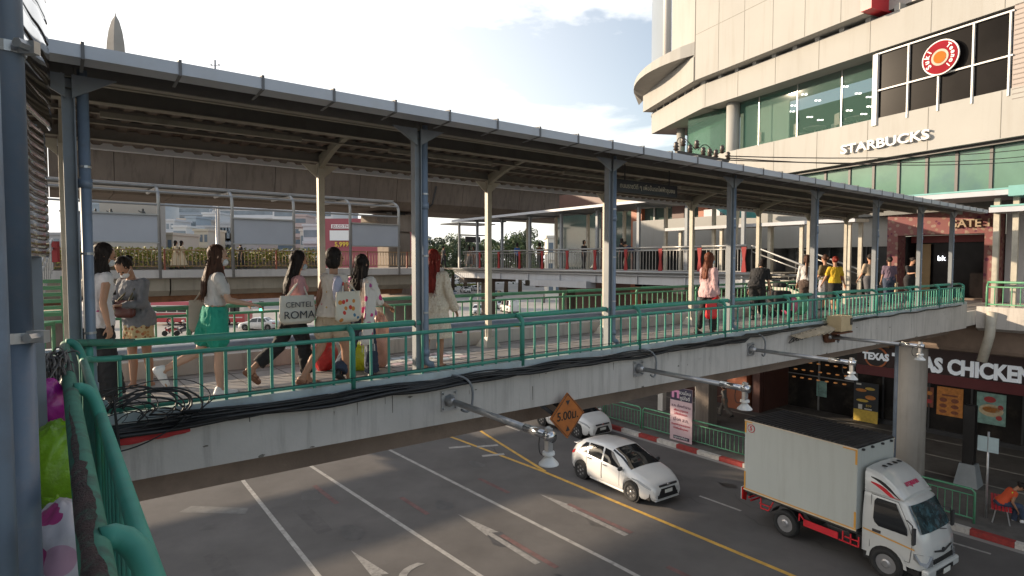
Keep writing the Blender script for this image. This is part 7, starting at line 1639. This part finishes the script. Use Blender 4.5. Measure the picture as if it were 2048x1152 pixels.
    # hair
    if hair:
        g_ = MB()
        g_.ell(HP(0, -.026, .036), (.088*k, .096*k, .102*k), Rh, 20, 13)
        dn = Vector((0, 0, -1)); bk = Rt @ Vector((0, -1, 0))
        if hair in ('long', 'pony', 'bob'):
            g_.ell(HP(0, -.045, -.03), (.078*k, .062*k, .085*k), Rh, 16, 10)
            for sd in (1, -1): g_.capsule(HP(sd*.074, .012, .03), HP(sd*.074, .0, -.07), .022*k, .022*k, 8)
        if hair == 'long':
            a_ = HP(0, -.055, -.05); b_ = S(sp_(.36, 0, -.105)); c_ = S(sp_(.36-hair_len*.6, 0, -.115))
            loft(g_, [(a_, .078*k, .05*k, Rt), (a_.lerp(b_, .5), .085*k, .045*k, Rt), (b_, .088*k, .035*k, Rt), (b_.lerp(c_, .6), .078*k, .03*k, Rt), (c_, .05*k, .018*k, Rt)], 18)
            for sd in (1, -1): g_.capsule(HP(sd*.07, -.01, -.06), S(sp_(.40, sd*.085, -.03)), .026*k, .022*k, 8)
            if top and top.get('front_lock'): g_.capsule(HP(.06, .0, -.06), S(sp_(.40, .085, .06)), .028*k, .03*k, 8); g_.capsule(S(sp_(.40, .085, .06)), S(sp_(.26, .08, .12)), .034*k, .018*k, 8)
        if hair == 'bob': g_.ell(HP(0, -.03, -.045), (.090*k, .082*k, .09*k), Rh, 18, 10)
        if hair == 'bun': g_.ell(HP(0, -.135, .02), (.045*k, .04*k, .045*k), Rh, 12, 8)
        if hair == 'pony': g_.tube([HP(0, -.10, .03), HP(0, -.15, -.01), HP(0, -.14, -.10), S(sp_(.28, 0, -.135)), S(sp_(.12, 0, -.13))], [.02*k, .032*k, .036*k, .03*k, .01*k], 10)
        o_ = remeshed(g_, 'hair', hairmt, t, vox*.9, 2)
        if fine: wrinkle(o_, .010, (46, 46, 3.5), NP[0])
        if fine and hair == 'long':
            rh = random.Random(NP[0]); g3 = MB()
            for q in range(34):
                a_ = rh.uniform(-1, 1); p0 = HP(a_*.08, -.075-rh.uniform(0, .02), rh.uniform(-.06, .05)); e0_ = S(sp_(.36-hair_len*rh.uniform(.35, .85), a_*.10+rh.uniform(-.02, .02), -.12-rh.uniform(0, .02))); g3.tube(arc(p0, (p0+e0_)/2+Vector((a_*.02, -.02, 0)), e0_, 6), .0024, 4)
            g3.build('loose_strands', hairmt, o_, local=True)
    if mask:
        g_ = MB(); g_.ell(HP(0, .050, -.058), (.050*k, .052*k, .046*k), Rh, 14, 9)
        mo_ = g_.build('face_mask', mask, t, smooth=True, local=True)
        g2 = MB()
        for sd in (1, -1): g2.tube([HP(sd*.045, .06, -.04), HP(sd*.079, .0, -.01)], .0025*k, 5)
        g2.build('ear_loop', mask, mo_, local=True)
    ctx = dict(t=t, S=S, sp=sp_, AP=AP, LP=LP, HP=HP, k=k, P0=P0, Rt=Rt, Rh=Rh, loc=Vector(loc), rz=rz)
    return ctx
def bag(ctx, label, c, size, mt_, nm='tote_bag', strap=None, yaw=0, words=None, group=None, handle=.12, thick=.08, strapm=None, lines=None, side=1):
    """a carried bag: top-level thing standing in the frame of its carrier"""
    t = thing(nm, label, 'bag', ctx['loc'], ctx['rz'], group)
    w, hh = size; R = Rz(radians(yaw)); c = Vector(c); m_ = MB(); rows = []
    for i in range(9):
        z = -hh/2+hh*i/8; f = 1-.10*abs(i/8-.3)-(.25 if i == 0 else 0); th_ = thick*(.95-.62*(i/8))*(.5 if i == 0 else 1)
        rows.append([c+R @ Vector((w/2*f*(abs(cos(a))**.55)*(1 if cos(a) > 0 else -1), th_/2*(abs(sin(a))**.8)*(1 if sin(a) > 0 else -1)+.006*sin(i*1.3+a*2), z)) for a in [2*pi*q/28 for q in range(28)]])
    m_.grid(rows, close=True); m_.f.append(tuple(range(28))); m_.mi.append(0); b_ = m_.build('bag', mt_, t, smooth=True, local=True)
    if strap is not None:
        for off in (.02, -.02):
            p = Vector(strap); m2 = MB(); m2.tube([c+R @ Vector((-w*.28, off, hh*.45)), p.lerp(c, .12)+R @ Vector((-.02, off, 0)), p+Vector((0, off*.6, .012)), p.lerp(c, .12)+R @ Vector((.02, off, 0)), c+R @ Vector((w*.28, off, hh*.45))], .009, 6); m2.build('strap', strapm or mt_, t, smooth=True, local=True)
    if lines:
        for (s_, sz_, dx, dz) in lines:
            o = c+R @ Vector((dx*side*-1 if side < 0 else dx, side*-1*(thick*.52+.012) if 0 else (-(thick*.5+.010))*side, dz))
            w_ = text(None, s_, sz_, o, R @ Vector((side, 0, 0)), ZV, mat('print_ink', (.02, .025, .035), .7), depth=.002, bold=0, name='lettering'); setpar(w_, t, True)
    return t
FZ = H-1.47
def at_deck(px, py): return at_z(px, py, FZ)
white_t = clothm('white_cotton', (.48, .47, .465)); black_c = clothm('black_cloth', (.014, .014, .016), .2); denim = clothm('dark_denim', (.03, .045, .08), .2)
pink_t = clothm('dusty_pink', (.46, .24, .25)); greens = clothm('emerald_cloth', (.015, .27, .19)); blaz = clothm('grey_blazer_wool', (.17, .18, .20), .18)
floral_skirt = blob_mat('floral_skirt', (.50, .40, .22), [(.35, .12, .05), (.20, .10, .04), (.45, .25, .10)], 22, .42)
wh_sh = mat('white_shoe', (.66, .66, .66), .5); tan_sandal = mat('tan_sandal', (.20, .09, .05), .6); blk_sh = mat('black_shoe', (.02, .02, .02), .5)
fw = bv; bwd = -bv
# 1 vendor behind the first post
c1 = person('woman in white sleeveless tee, black trousers and mask leaning on the rail behind a post', at_deck(196, 803), (bv*.92+nv*.4).normalized(), 1.66, skin, lean=6, hip=(10, -8), knee=(6, 8), foot=(0, 4),
    arms=((-12, 14, 22, 0), (28, 30, 8, 6)), head=(8, -15), hair='long', hairmt=hair_b, mask=maskm, top=dict(m=blob_mat('white_tee_print', (.62, .60, .62), [(.62, .60, .62), (.06, .06, .08), (.45, .08, .25), (.62, .60, .62)], 11, .20), sl=.12, front_lock=1, inf=.016, flare=.04, z0=-.10), bottom=dict(kind='pants', m=black_c, len=.98, w=.028, wf=.06), shoes=dict(m=blk_sh))
# 2 blazer woman
c2 = person('woman in grey blazer and floral skirt with hair bun looking down at her phone', at_deck(281, 773), (-bv*.75-nv*.65).normalized(), 1.56, skin, lean=10, hip=(4, -4), knee=(3, 4), foot=(0, 0), arms=((25, 8, 72, 26, 50), (25, 8, 76, 26, 50)), head=(38, 5), hair='bun', mask=maskm,
    top=dict(m=blaz, sl=1.85, inf=.017, flare=.03, z0=-.12, name='blazer', sinf=.015), bottom=dict(kind='skirt', m=floral_skirt, len=.34, flare=.02), shoes=dict(m=tan_sandal, sandal=1))
bag(c2, 'dark red shoulder bag held against the grey blazer', (.0, .19, .93), (.27, .20), mat('oxblood_leather', (.085, .022, .018), .45, var=.2), nm='shoulder_bag', strap=c2['sp'](.44, -.10, .02)*c2['k'], thick=.10, strapm=mat('khaki_strap', (.10, .09, .05), .7))
# 3 green shorts
c3 = person('woman in white crop tee and emerald shorts striding with both forearms held out', at_deck(432, 786), bv, 1.64, skin_p, lean=3, hip=(4, -20), knee=(3, 45), foot=(0, 60), arms=((22, 10, 58, 4), (18, 10, 62, 4)), head=(0, -6), hair='long', hairmt=hair_br, mask=maskm,
    top=dict(m=white_t, sl=.62, z0=.11, inf=.014, front_lock=1), bottom=dict(kind='shorts', m=greens, len=.30, w=.03, wf=.03), shoes=dict(m=wh_sh))
bag(c3, 'beige tote bag hanging behind the emerald shorts', (-.16, -.10, .86), (.26, .36), mat('beige_canvas', (.36, .31, .26), .85), strap=c3['sp'](.44, -.13, 0)*c3['k'], yaw=80)
# 4 pink tee
c4 = person('woman in dusty pink tee and black trousers carrying a lettered white tote', at_deck(590, 766), bv, 1.60, skin, lean=4, hip=(14, -24), knee=(8, 28), foot=(0, 42), arms=((10, 10, 48, 4), (16, 8, 60, 8)), head=(4, -6), hair='long', hairmt=hair_b, mask=maskb, hair_len=.22,
    top=dict(m=pink_t, sl=.75, z0=-.02, inf=.016, flare=.03), bottom=dict(kind='pants', m=black_c, len=.90, w=.022, wf=.012), shoes=dict(m=tan_sandal, sandal=1))
bag(c4, 'white canvas tote with dark capital letters on the pink shirted woman', (.26, -.04, .91), (.42, .33), mat('white_canvas', (.56, .54, .49), .85, var=.06, bump=.3), strap=c4['sp'](.44, .15, 0)*c4['k'], yaw=90, thick=.12, lines=[('CENTEL', .088, 0, .06), ('ROMA', .125, .0, -.06)], side=1)
# 5 bob hair
c5 = person('bob haired woman in cream vest with lavender cloth on her shoulder', at_deck(668, 768), (bv*.9+nv*.35).normalized(), 1.64, skin, lean=2, hip=(16, -18), knee=(6, 24), foot=(0, 35), arms=((8, 10, 35, 4), (-8, 12, 25, 0)), head=(0, -18), hair='bob', mask=None,
    top=dict(m=blob_mat('cream_floral', (.60, .54, .48), [(.50, .10, .14), (.60, .54, .48), (.45, .30, .10)], 16, .22), sl=.08, z0=-.04, inf=.018, flare=.05, name='vest'), bottom=dict(kind='shorts', m=clothm('beige_skirt', (.45, .36, .26)), len=.26, w=.03, wf=.03), shoes=dict(m=tan_sandal, sandal=1))
bag(c5, 'cream tote printed with bright round flowers beside the bob haired woman', (.24, .02, .94), (.40, .36), blob_mat('flower_tote', (.60, .56, .48), [(.55, .05, .04), (.05, .16, .28), (.60, .56, .48), (.55, .22, .05)], 11, .30), strap=c5['sp'](.44, .15, 0)*c5['k'], yaw=90, thick=.10)
m = MB(); m.ell(c5['S'](c5['sp'](.40, .13, -.02)), (.06, .10, .05)); m.ell(c5['S'](c5['sp'](.28, .17, -.08)), (.035, .09, .16)); remeshed(m, 'shoulder_cloth', clothm('lavender_cloth', (.40, .40, .52)), c5['t'], .012, 3)
# 6 shawl
shawl = blob_mat('printed_shawl', (.64, .60, .56), [(.55, .04, .20), (.64, .60, .56), (.45, .10, .32)], 9, .36)
c6 = person('long haired woman wrapped in a fringed white shawl with pink flowers', at_deck(722, 757), (bv*.85+nv*.5).normalized(), 1.56, skin, lean=3, hip=(16, -16), knee=(10, 24), foot=(0, 30), arms=((22, 8, 50, 4), (10, 8, 40, 6)), head=(2, 0), hair='long', mask=None, hair_len=.16,
    top=dict(m=shawl, sl=1.2, z0=-.02, inf=.035, flare=.05, name='shawl', sinf=.03), bottom=dict(kind='pants', m=denim, len=.98, w=.02, wf=.03), shoes=dict(m=blk_sh))
m = MB(); rows = []
for i in range(14):
    f_ = i/13; z = .40-.78*f_; rows.append([c6['S'](c6['sp'](z, .20+.035*sin(j*1.1+i*.25)+.02*f_, -.20+.034*j-.05*f_)) for j in range(9)])
m.grid(rows); dr_ = m.build('shawl_drape', shawl, c6['t'], smooth=True, local=True); q_ = dr_.modifiers.new('t', 'SOLIDIFY'); q_.thickness = .015
m = MB()
for j in range(16): a_ = c6['sp'](-.375, .215+.03*sin(j*.6), -.245+.0165*j); m.tube([c6['S'](a_), c6['S'](a_+Vector((.005*sin(j), 0, -.09)))], .004, 4)
m.build('fringe', white_t, dr_, local=True)
# 7 red hair, lace dress
lace = blob_mat('cream_lace', (.60, .52, .42), [(.52, .42, .32), (.66, .58, .48)], 38, .40)
c7 = person('red haired woman in a cream lace dress walking away by the second post', at_deck(868, 735), (bv*.8+nv*.6).normalized(), 1.62, skin, lean=0, hip=(8, -8), knee=(4, 10), foot=(0, 8), arms=((2, 16, 14, 0), (0, 14, 14, 0)), head=(0, 0), hair='long', hairmt=hair_r, hair_len=.30,
    top=dict(m=lace, sl=1.9, z0=-.10, inf=.018, flare=.05, name='dress_top', sinf=.02, sfl=.015), bottom=dict(kind='skirt', m=lace, len=.44, flare=.10), shoes=dict(m=tan_sandal, sandal=1))
# far half of the bridge
far_g = 'people on the footbridge'
c8 = person('woman in pale pink shirt with blue mask and reddish hair carrying a bright red bag', at_deck(1416, 668), (bv*.97-nv*.2).normalized(), 1.64, skin, hip=(8, -10), knee=(6, 14), foot=(0, 12), arms=((-6, 8, 20, 0), (14, 16, 20, 0)), head=(2, -12), hair='long', hairmt=hair_rb, mask=maskb, hair_len=.2, vox=.013,
    top=dict(m=clothm('pale_pink_shirt', (.52, .34, .35)), sl=1.8, z0=-.12, inf=.026, flare=.04, sinf=.022), bottom=dict(kind='pants', m=black_c, len=.95, w=.02, wf=.01), shoes=dict(m=blk_sh))
bag(c8, 'bright red paper shopping bag held low by the pink shirted woman', (.18, -.10, .50), (.26, .34), mat('bright_red_paper', (.55, .015, .02), .5), nm='shopping_bag', strap=c8['AP'][0][2]*c8['k'], yaw=80, thick=.12)
bag(c8, 'navy shoulder bag on the front of the pink shirted woman', (-.05, .19, .98), (.28, .34), mat('navy_canvas', (.035, .04, .09), .8), nm='shoulder_bag', strap=c8['sp'](.44, -.14, .02)*c8['k'], thick=.09)
c9 = person('person in black tee and cap bending over a folded stroller', at_deck(1512, 640), (bv*.97+nv*.2).normalized(), 1.66, skin, lean=38, hip=(24, 8), knee=(16, 20), foot=(0, 10), arms=((20, 10, 20, 0), (30, 10, 15, 0)), head=(8, 0), hair='bob', hairmt=hair_b, male=True, mask=maskb, vox=.014,
    top=dict(m=black_c, sl=.8, z0=-.1, inf=.024, flare=.03), bottom=dict(kind='pants', m=black_c, len=.95, w=.03, wf=.01), shoes=dict(m=blk_sh))
stl = thing('folded_stroller', 'black folded stroller piled with pink and green bags on the bridge deck', 'stroller', at_deck(1560, 634))
q = at_deck(1558, 634); m = MB(); m.box(q+ZV*.45, (.45, .5, .5)); m.box(q+ZV*.85, (.2, .5, .12)); m.build('seat', black_c, stl, bevel=.05)
m = MB(); m.tube([q+Vector((-.3, 0, 1.0)), q+Vector((-.1, 0, .5)), q+Vector((.25, 0, .1))], .015, 6); m.tube([q+Vector((-.3, .4, 1.0)), q+Vector((-.1, .4, .5)), q+Vector((.25, .4, .1))], .015, 6); m.tube([q+Vector((-.3, 0, 1.0)), q+Vector((-.3, .4, 1.0))], .02, 6); split_build(m, 'frame', dark, stl)
for a, b_ in ((-.2, -.1), (.25, -.1), (-.2, .4), (.25, .4)): m = MB(); m.lathe([(.09, -.02), (.09, .02)], 14, Matrix.Translation(q+Vector((a, b_, .09))) @ Matrix.Rotation(pi/2, 4, 'X')); m.build('wheel', tyre_m, stl)
for px_, py_, col_, lb_ in ((1578, 632, (.50, .10, .20), 'pink carrier bag standing beside the black stroller'), (1600, 630, (.10, .30, .18), 'green carrier bag right of the pink one by the stroller')):
    q = at_deck(px_, py_); t = thing('carrier_bag', lb_, 'bag', q); lumpy(t, q+ZV*.30, (.22, .2, .30), plast('carrier_'+lb_[:4].strip(), col_), 'bag', px_)
c10 = person('woman in white shirt with a long braid left of the sunlit post', at_deck(1612, 627), (bv*.9+nv*.4).normalized(), 1.64, skin, hip=(3, -5), knee=(3, 6), foot=(0, 4), arms=((8, 10, 40, 6), (6, 10, 20, 0)), hair='pony', hairmt=hair_br, vox=.014, top=dict(m=white_t, sl=1.7, z0=-.04, inf=.02), bottom=dict(kind='pants', m=clothm('brown_trousers', (.07, .045, .035)), len=.97, w=.035, wf=.02), shoes=dict(m=blk_sh))
c11 = person('woman in khaki top standing behind the yellow topped woman', at_deck(1648, 620), (bv*.2+nv*.9).normalized(), 1.66, skin, hip=(0, 0), knee=(0, 0), foot=(0, 0), arms=((30, 8, 80, 16), (10, 8, 30, 6)), hair='bun', hairmt=hair_br, vox=.015, fine=False, top=dict(m=clothm('khaki_top', (.14, .11, .055)), sl=.8, z0=-.06), bottom=dict(kind='skirt', m=clothm('printed_grey', (.3, .3, .33), .5), len=.5, flare=.05), shoes=dict(m=blk_sh))
c12 = person('woman in yellow tee and black skirt with a red hair tie', at_deck(1668, 623), (bv*.7+nv*.7).normalized(), 1.6, skin, hip=(2, -3), knee=(2, 3), foot=(0, 2), arms=((6, 18, 12, 0), (8, 18, 14, 0)), hair='bun', hairmt=hair_r, vox=.014, top=dict(m=clothm('mustard_tee', (.55, .36, .02)), sl=.75, z0=-.02, inf=.02), bottom=dict(kind='skirt', m=black_c, len=.5, flare=.03), shoes=dict(m=blk_sh))
c13 = person('woman in plum grey tee walking with a cream bag near the mall doors', at_deck(1777, 610), (bv*.8+nv*.5).normalized(), 1.62, skin, hip=(5, -8), knee=(4, 10), foot=(0, 8), arms=((4, 8, 16, 0), (4, 8, 10, 0)), hair='bun', hairmt=hair_b, vox=.015, top=dict(m=clothm('plum_tee', (.13, .09, .13)), sl=.8, z0=-.06, inf=.024), bottom=dict(kind='pants', m=denim, len=.95, w=.03, wf=.01), shoes=dict(m=blk_sh))
bag(c13, 'cream cloth bag hanging from the hand of the plum shirted woman', (.20, -.05, .55), (.22, .40), mat('cream_canvas', (.55, .45, .30), .85), nm='shopping_bag', strap=c13['AP'][0][2]*c13['k'], yaw=60)
c14 = person('woman in dark top reading something held at chest height by the doors', at_deck(1818, 606), (-bv*.5-nv*.8).normalized(), 1.62, skin, lean=6, hip=(2, -2), knee=(2, 2), foot=(0, 0), arms=((30, 6, 75, 22), (30, 6, 75, 22)), head=(25, 0), hair='bun', hairmt=hair_b, vox=.015, fine=False, top=dict(m=black_c, sl=.7, z0=-.06), bottom=dict(kind='pants', m=black_c, len=.95, w=.04, wf=.03), shoes=dict(m=blk_sh))
c15 = person('person half hidden behind a post near the mall doors', at_deck(1738, 612), (bv*.5+nv*.8).normalized(), 1.7, skin, hip=(4, -6), knee=(4, 6), foot=(0, 4), arms=((5, 14, 16, 0), (12, 10, 20, 0)), hair='bun', hairmt=hair_b, vox=.015, fine=False, male=True, top=dict(m=clothm('beige_shirt', (.36, .28, .20)), sl=.8, z0=-.08), bottom=dict(kind='pants', m=clothm('grey_trousers', (.08, .08, .09)), len=.97, w=.03), shoes=dict(m=blk_sh))
# ring walkway people (small in the picture)
RG = 'people on the ring walkway'
dkc = clothm('charcoal_cloth', (.03, .03, .035)); crc = clothm('cream_dress_cloth', (.58, .47, .32)); blc = clothm('blue_cloth', (.05, .13, .38)); brc = clothm('brown_cloth', (.13, .06, .035))
for px, py, dr, lb, tm_, bm_, kd, hr in ((352, 535, 1, 'woman in long cream dress, left one of the sunlit pair on the ring walkway', crc, crc, 'skirt', 'long'), (364, 535, 1, 'woman in cream dress with dark hair, right one of the sunlit pair', crc, crc, 'skirt', 'long'), (482, 537, -1, 'dark clothed person walking under the middle display board', dkc, dkc, 'pants', 'bob'),
    (887, 534, 1, 'dark clothed man standing alone on the ring walkway left of the gantry', dkc, dkc, 'pants', 'bun'), (939, 534, 1, 'brown haired woman in brown dress under the gantry, left of two', brc, dkc, 'skirt', 'long'), (947, 534, -1, 'woman in dark dress under the gantry, right of two', brc, brc, 'skirt', 'long')):
    q = at_n(px, py, WN+2.0); q.z = H-.45
    person(lb, q, bv*dr, 1.62, skin, hip=(12, -12), knee=(6, 16), foot=(0, 12), arms=((10, 8, 20, 0), (-8, 8, 20, 0)), hair=hr, vox=.024, fine=False, group=RG, top=dict(m=tm_, sl=.8, z0=-.05, inf=.02), bottom=dict(kind=kd, m=bm_, len=.62 if kd == 'skirt' else .97, flare=.12), shoes=dict(m=blk_sh))
for s_, n_, lb, tm_, dr in ((RW+1.6, 29.5, 'man in blue shirt with backpack at the walkway junction', blc, nv), (RW+2.2, 28.0, 'woman in dark brown coat right of the blue shirted man', brc, nv), (RW+1.2, 20.4, 'small dark figure behind the red posts', dkc, nv), (RW+1.5, 23.4, 'second small dark figure farther left behind the red posts', dkc, -nv)):
    person(lb, B(s_, n_, -.47), dr, 1.64, skin, hip=(8, -8), knee=(5, 10), foot=(0, 8), arms=((10, 8, 20, 0), (-8, 8, 20, 0)), hair='bob', vox=.022, fine=False, group='people on the side walkway', top=dict(m=tm_, sl=.8, z0=-.06, inf=.02), bottom=dict(kind='pants', m=dkc, len=.97, w=.02), shoes=dict(m=blk_sh))
person('man in navy shirt bending forward over the silver rail of the side walkway', B(RW+.7, 19.1, -.47), (nv*.8-bv*.4).normalized(), 1.68, skin_d, lean=50, hip=(10, 0), knee=(8, 8), foot=(0, 0), arms=((30, 12, 30, 0), (30, 12, 30, 0)), hair='bun', male=True, vox=.02, fine=False, group='people on the side walkway', top=dict(m=clothm('navy_shirt', (.02, .035, .10)), sl=.8, z0=-.06), bottom=dict(kind='pants', m=dkc, len=.97, w=.02), shoes=dict(m=blk_sh))
# pavement level
c20 = person('person in grey top and trousers striding along the pavement behind the fence', G(26.0, 16.3, .15), -bv*.2+nv*.95, 1.66, skin, lean=6, hip=(24, -18), knee=(10, 26), foot=(0, 25), arms=((20, 8, 60, 6), (-15, 8, 20, 0)), hair='bob', vox=.017, fine=False, group='people on the pavement', top=dict(m=clothm('grey_top', (.17, .165, .16)), sl=1.2, z0=-.06), bottom=dict(kind='pants', m=clothm('stone_trousers', (.16, .14, .12)), len=.97, w=.03, wf=.02), shoes=dict(m=blk_sh))
hv = blob_mat('hi_vis_vest', (.50, .07, .02), [(.45, .65, .05), (.50, .07, .02), (.50, .07, .02)], 7, .3)
bpos = bq+bh*.55+ZV*0
c21 = person('man in orange hi-vis vest and jeans sitting bent forward on the red bench', Vector((bpos.x, bpos.y, .15)), (bsd*.9+bh*.3).normalized(), 1.70, skin_d, lean=38, hip=(84, 70), knee=(72, 78), foot=(0, 0), arms=((22, 6, 45, 10), (26, 6, 45, 10)), head=(22, 0), hair='bun', male=True, seat=.55, vox=.016, group='people on the pavement',
    top=dict(m=hv, sl=.3, z0=-.06, inf=.03, name='vest'), bottom=dict(kind='pants', m=denim, len=.97, w=.02), shoes=dict(m=wh_sh))
# motorbikes with riders beyond the bridge
def motorbike(label, loc, rz, col):
    t = thing('motorbike', label, 'motorbike', loc, rz, 'motorbikes on the roundabout')
    for y in (-.6, .6): m_ = MB(); m_.lathe([(.20, -.04), (.28, -.05), (.28, .05), (.20, .04)], 18, Matrix.Translation((0, y, .28)) @ Matrix.Rotation(pi/2, 4, 'Y')); m_.build('wheel', tyre_m, t, local=True)
    m_ = MB(); m_.prism([(-.12, -.65, .62), (-.12, .1, .42), (-.12, .45, .55), (-.12, .55, .85), (-.12, .30, .80), (-.12, .1, .68), (-.12, -.1, .78), (-.12, -.7, .80)], (.24, 0, 0)); m_.build('body', paint('bike_'+col[0], col[1]), t, local=True, bevel=.04)
    m_ = MB(); m_.box((0, -.25, .83), (.26, .7, .09)); m_.build('seat', black, t, local=True, bevel=.03)
    m_ = MB(); m_.tube([(-.32, .38, 1.02), (0, .45, .95), (.32, .38, 1.02)], .018, 6); m_.tube([(0, .45, .95), (0, .6, .30)], .03, 6); m_.build('handlebar', dark, t, local=True)
    m_ = MB(); m_.ell((0, .55, .86), (.10, .05, .08)); m_.build('headlight', lamp_g, t, local=True); return t
helm = mat('helmet_red', (.35, .03, .03), .3)
for px, py, col, lb in ((342, 672, ('red', (.35, .03, .03)), 'leftmost'), (366, 672, ('grey', (.10, .10, .11)), 'middle'), (392, 668, ('dark', (.03, .03, .035)), 'rightmost')):
    q = at_z(px, py, 0); rzq = radians(100); motorbike('%s of three motorbikes waiting in front of the red bus' % lb, q, rzq, col)
    dirq = Vector((-sin(rzq), cos(rzq), 0))
    cc = person('rider in helmet on the %s motorbike by the red bus' % lb, q-dirq*.2, dirq, 1.65, skin_d, lean=12, hip=(70, 70), knee=(80, 80), foot=(0, 0), arms=((45, 14, 20, 0), (45, 14, 20, 0)), hair=None, seat=.90, vox=.03, fine=False, group='motorbike riders', top=dict(m=(dkc, brc, blc)[px % 3], sl=1.7, z0=-.06), bottom=dict(kind='pants', m=dkc, len=.97, w=.02), shoes=dict(m=blk_sh), male=True)
    m = MB(); m.ell(cc['HP'](0, -.01, .03), (.12, .14, .13)); m.build('helmet', helm if px != 366 else whitep, cc['t'], smooth=True, local=True)
person('lone dark figure standing on the sunlit road beyond the far railing', at_z(1088, 606, 0), bv, 1.65, skin_d, hip=(4, -4), knee=(2, 2), foot=(0, 0), arms=((5, 8, 10, 0), (5, 8, 10, 0)), hair='bob', vox=.03, fine=False, group=None, top=dict(m=dkc, sl=.8, z0=-.06), bottom=dict(kind='pants', m=dkc, len=.97, w=.03), shoes=dict(m=blk_sh))
# goods on the deck
for px, py, col, r, lb, sd in ((668, 748, (.50, .03, .03), (.17, .15, .24), 'red cloth sack on the deck behind the bob haired woman', 3), (738, 748, (.48, .50, .02), (.20, .15, .20), 'yellow plastic bag on the deck behind the shawl woman', 4), (782, 742, (.55, .28, .20), (.15, .12, .40), 'peach paper bag standing beside the shawl woman', 6)):
    q = at_deck(px, py)+nv*.35; t = thing('goods_bag', lb, 'bag', q, 0, 'bags standing on the deck'); lumpy(t, q+ZV*r[2]*.9, r, plast('goods_%d' % sd, col), 'bag', sd, .15)
gs = thing('vendor_mat', 'vendor sheet with pale printed cards spread on the deck by the second post', 'mat', at_deck(820, 730))
q = at_deck(830, 722); m = MB(); m.prism([q-bv*.5-nv*.3, q+bv*.9-nv*.3, q+bv*.9+nv*.45, q-bv*.5+nv*.45], ZV*.008); m.build('sheet', mat('grey_sheet', (.25, .24, .25), .8), gs)
m = MB(); r6 = random.Random(9)
for i in range(7):
    for j in range(3): o_ = q-bv*.42+bv*.19*i+nv*(-.22+.22*j); a_ = r6.uniform(-.3, .3); x_ = (bv*cos(a_)+nv*sin(a_)); y_ = (nv*cos(a_)-bv*sin(a_)); m = MB(); m.prism([o_+ZV*.01, o_+x_*.13+ZV*.012, o_+x_*.13+y_*.17+ZV*.012, o_+y_*.17+ZV*.01], ZV*.003); m.build('card', (c_w, mat('card_pink', (.5, .38, .4), .6), mat('card_blue', (.35, .42, .48), .6))[r6.randrange(3)], gs)
for i in range(14):     # small litter along the far kerb
    s_ = 3.2+i*.75+r6.uniform(-.2, .2); q = B(s_, 8.75+r6.uniform(-.06, .1), -1.24); t = thing('litter', 'crumpled scrap lying on the white far kerb of the bridge', 'litter', q, 0, 'scraps on the far kerb')
    lumpy(t, q, (.05, .04, .025), (c_w, c_y, c_t, c_r)[i % 4], 'scrap', i, .4)
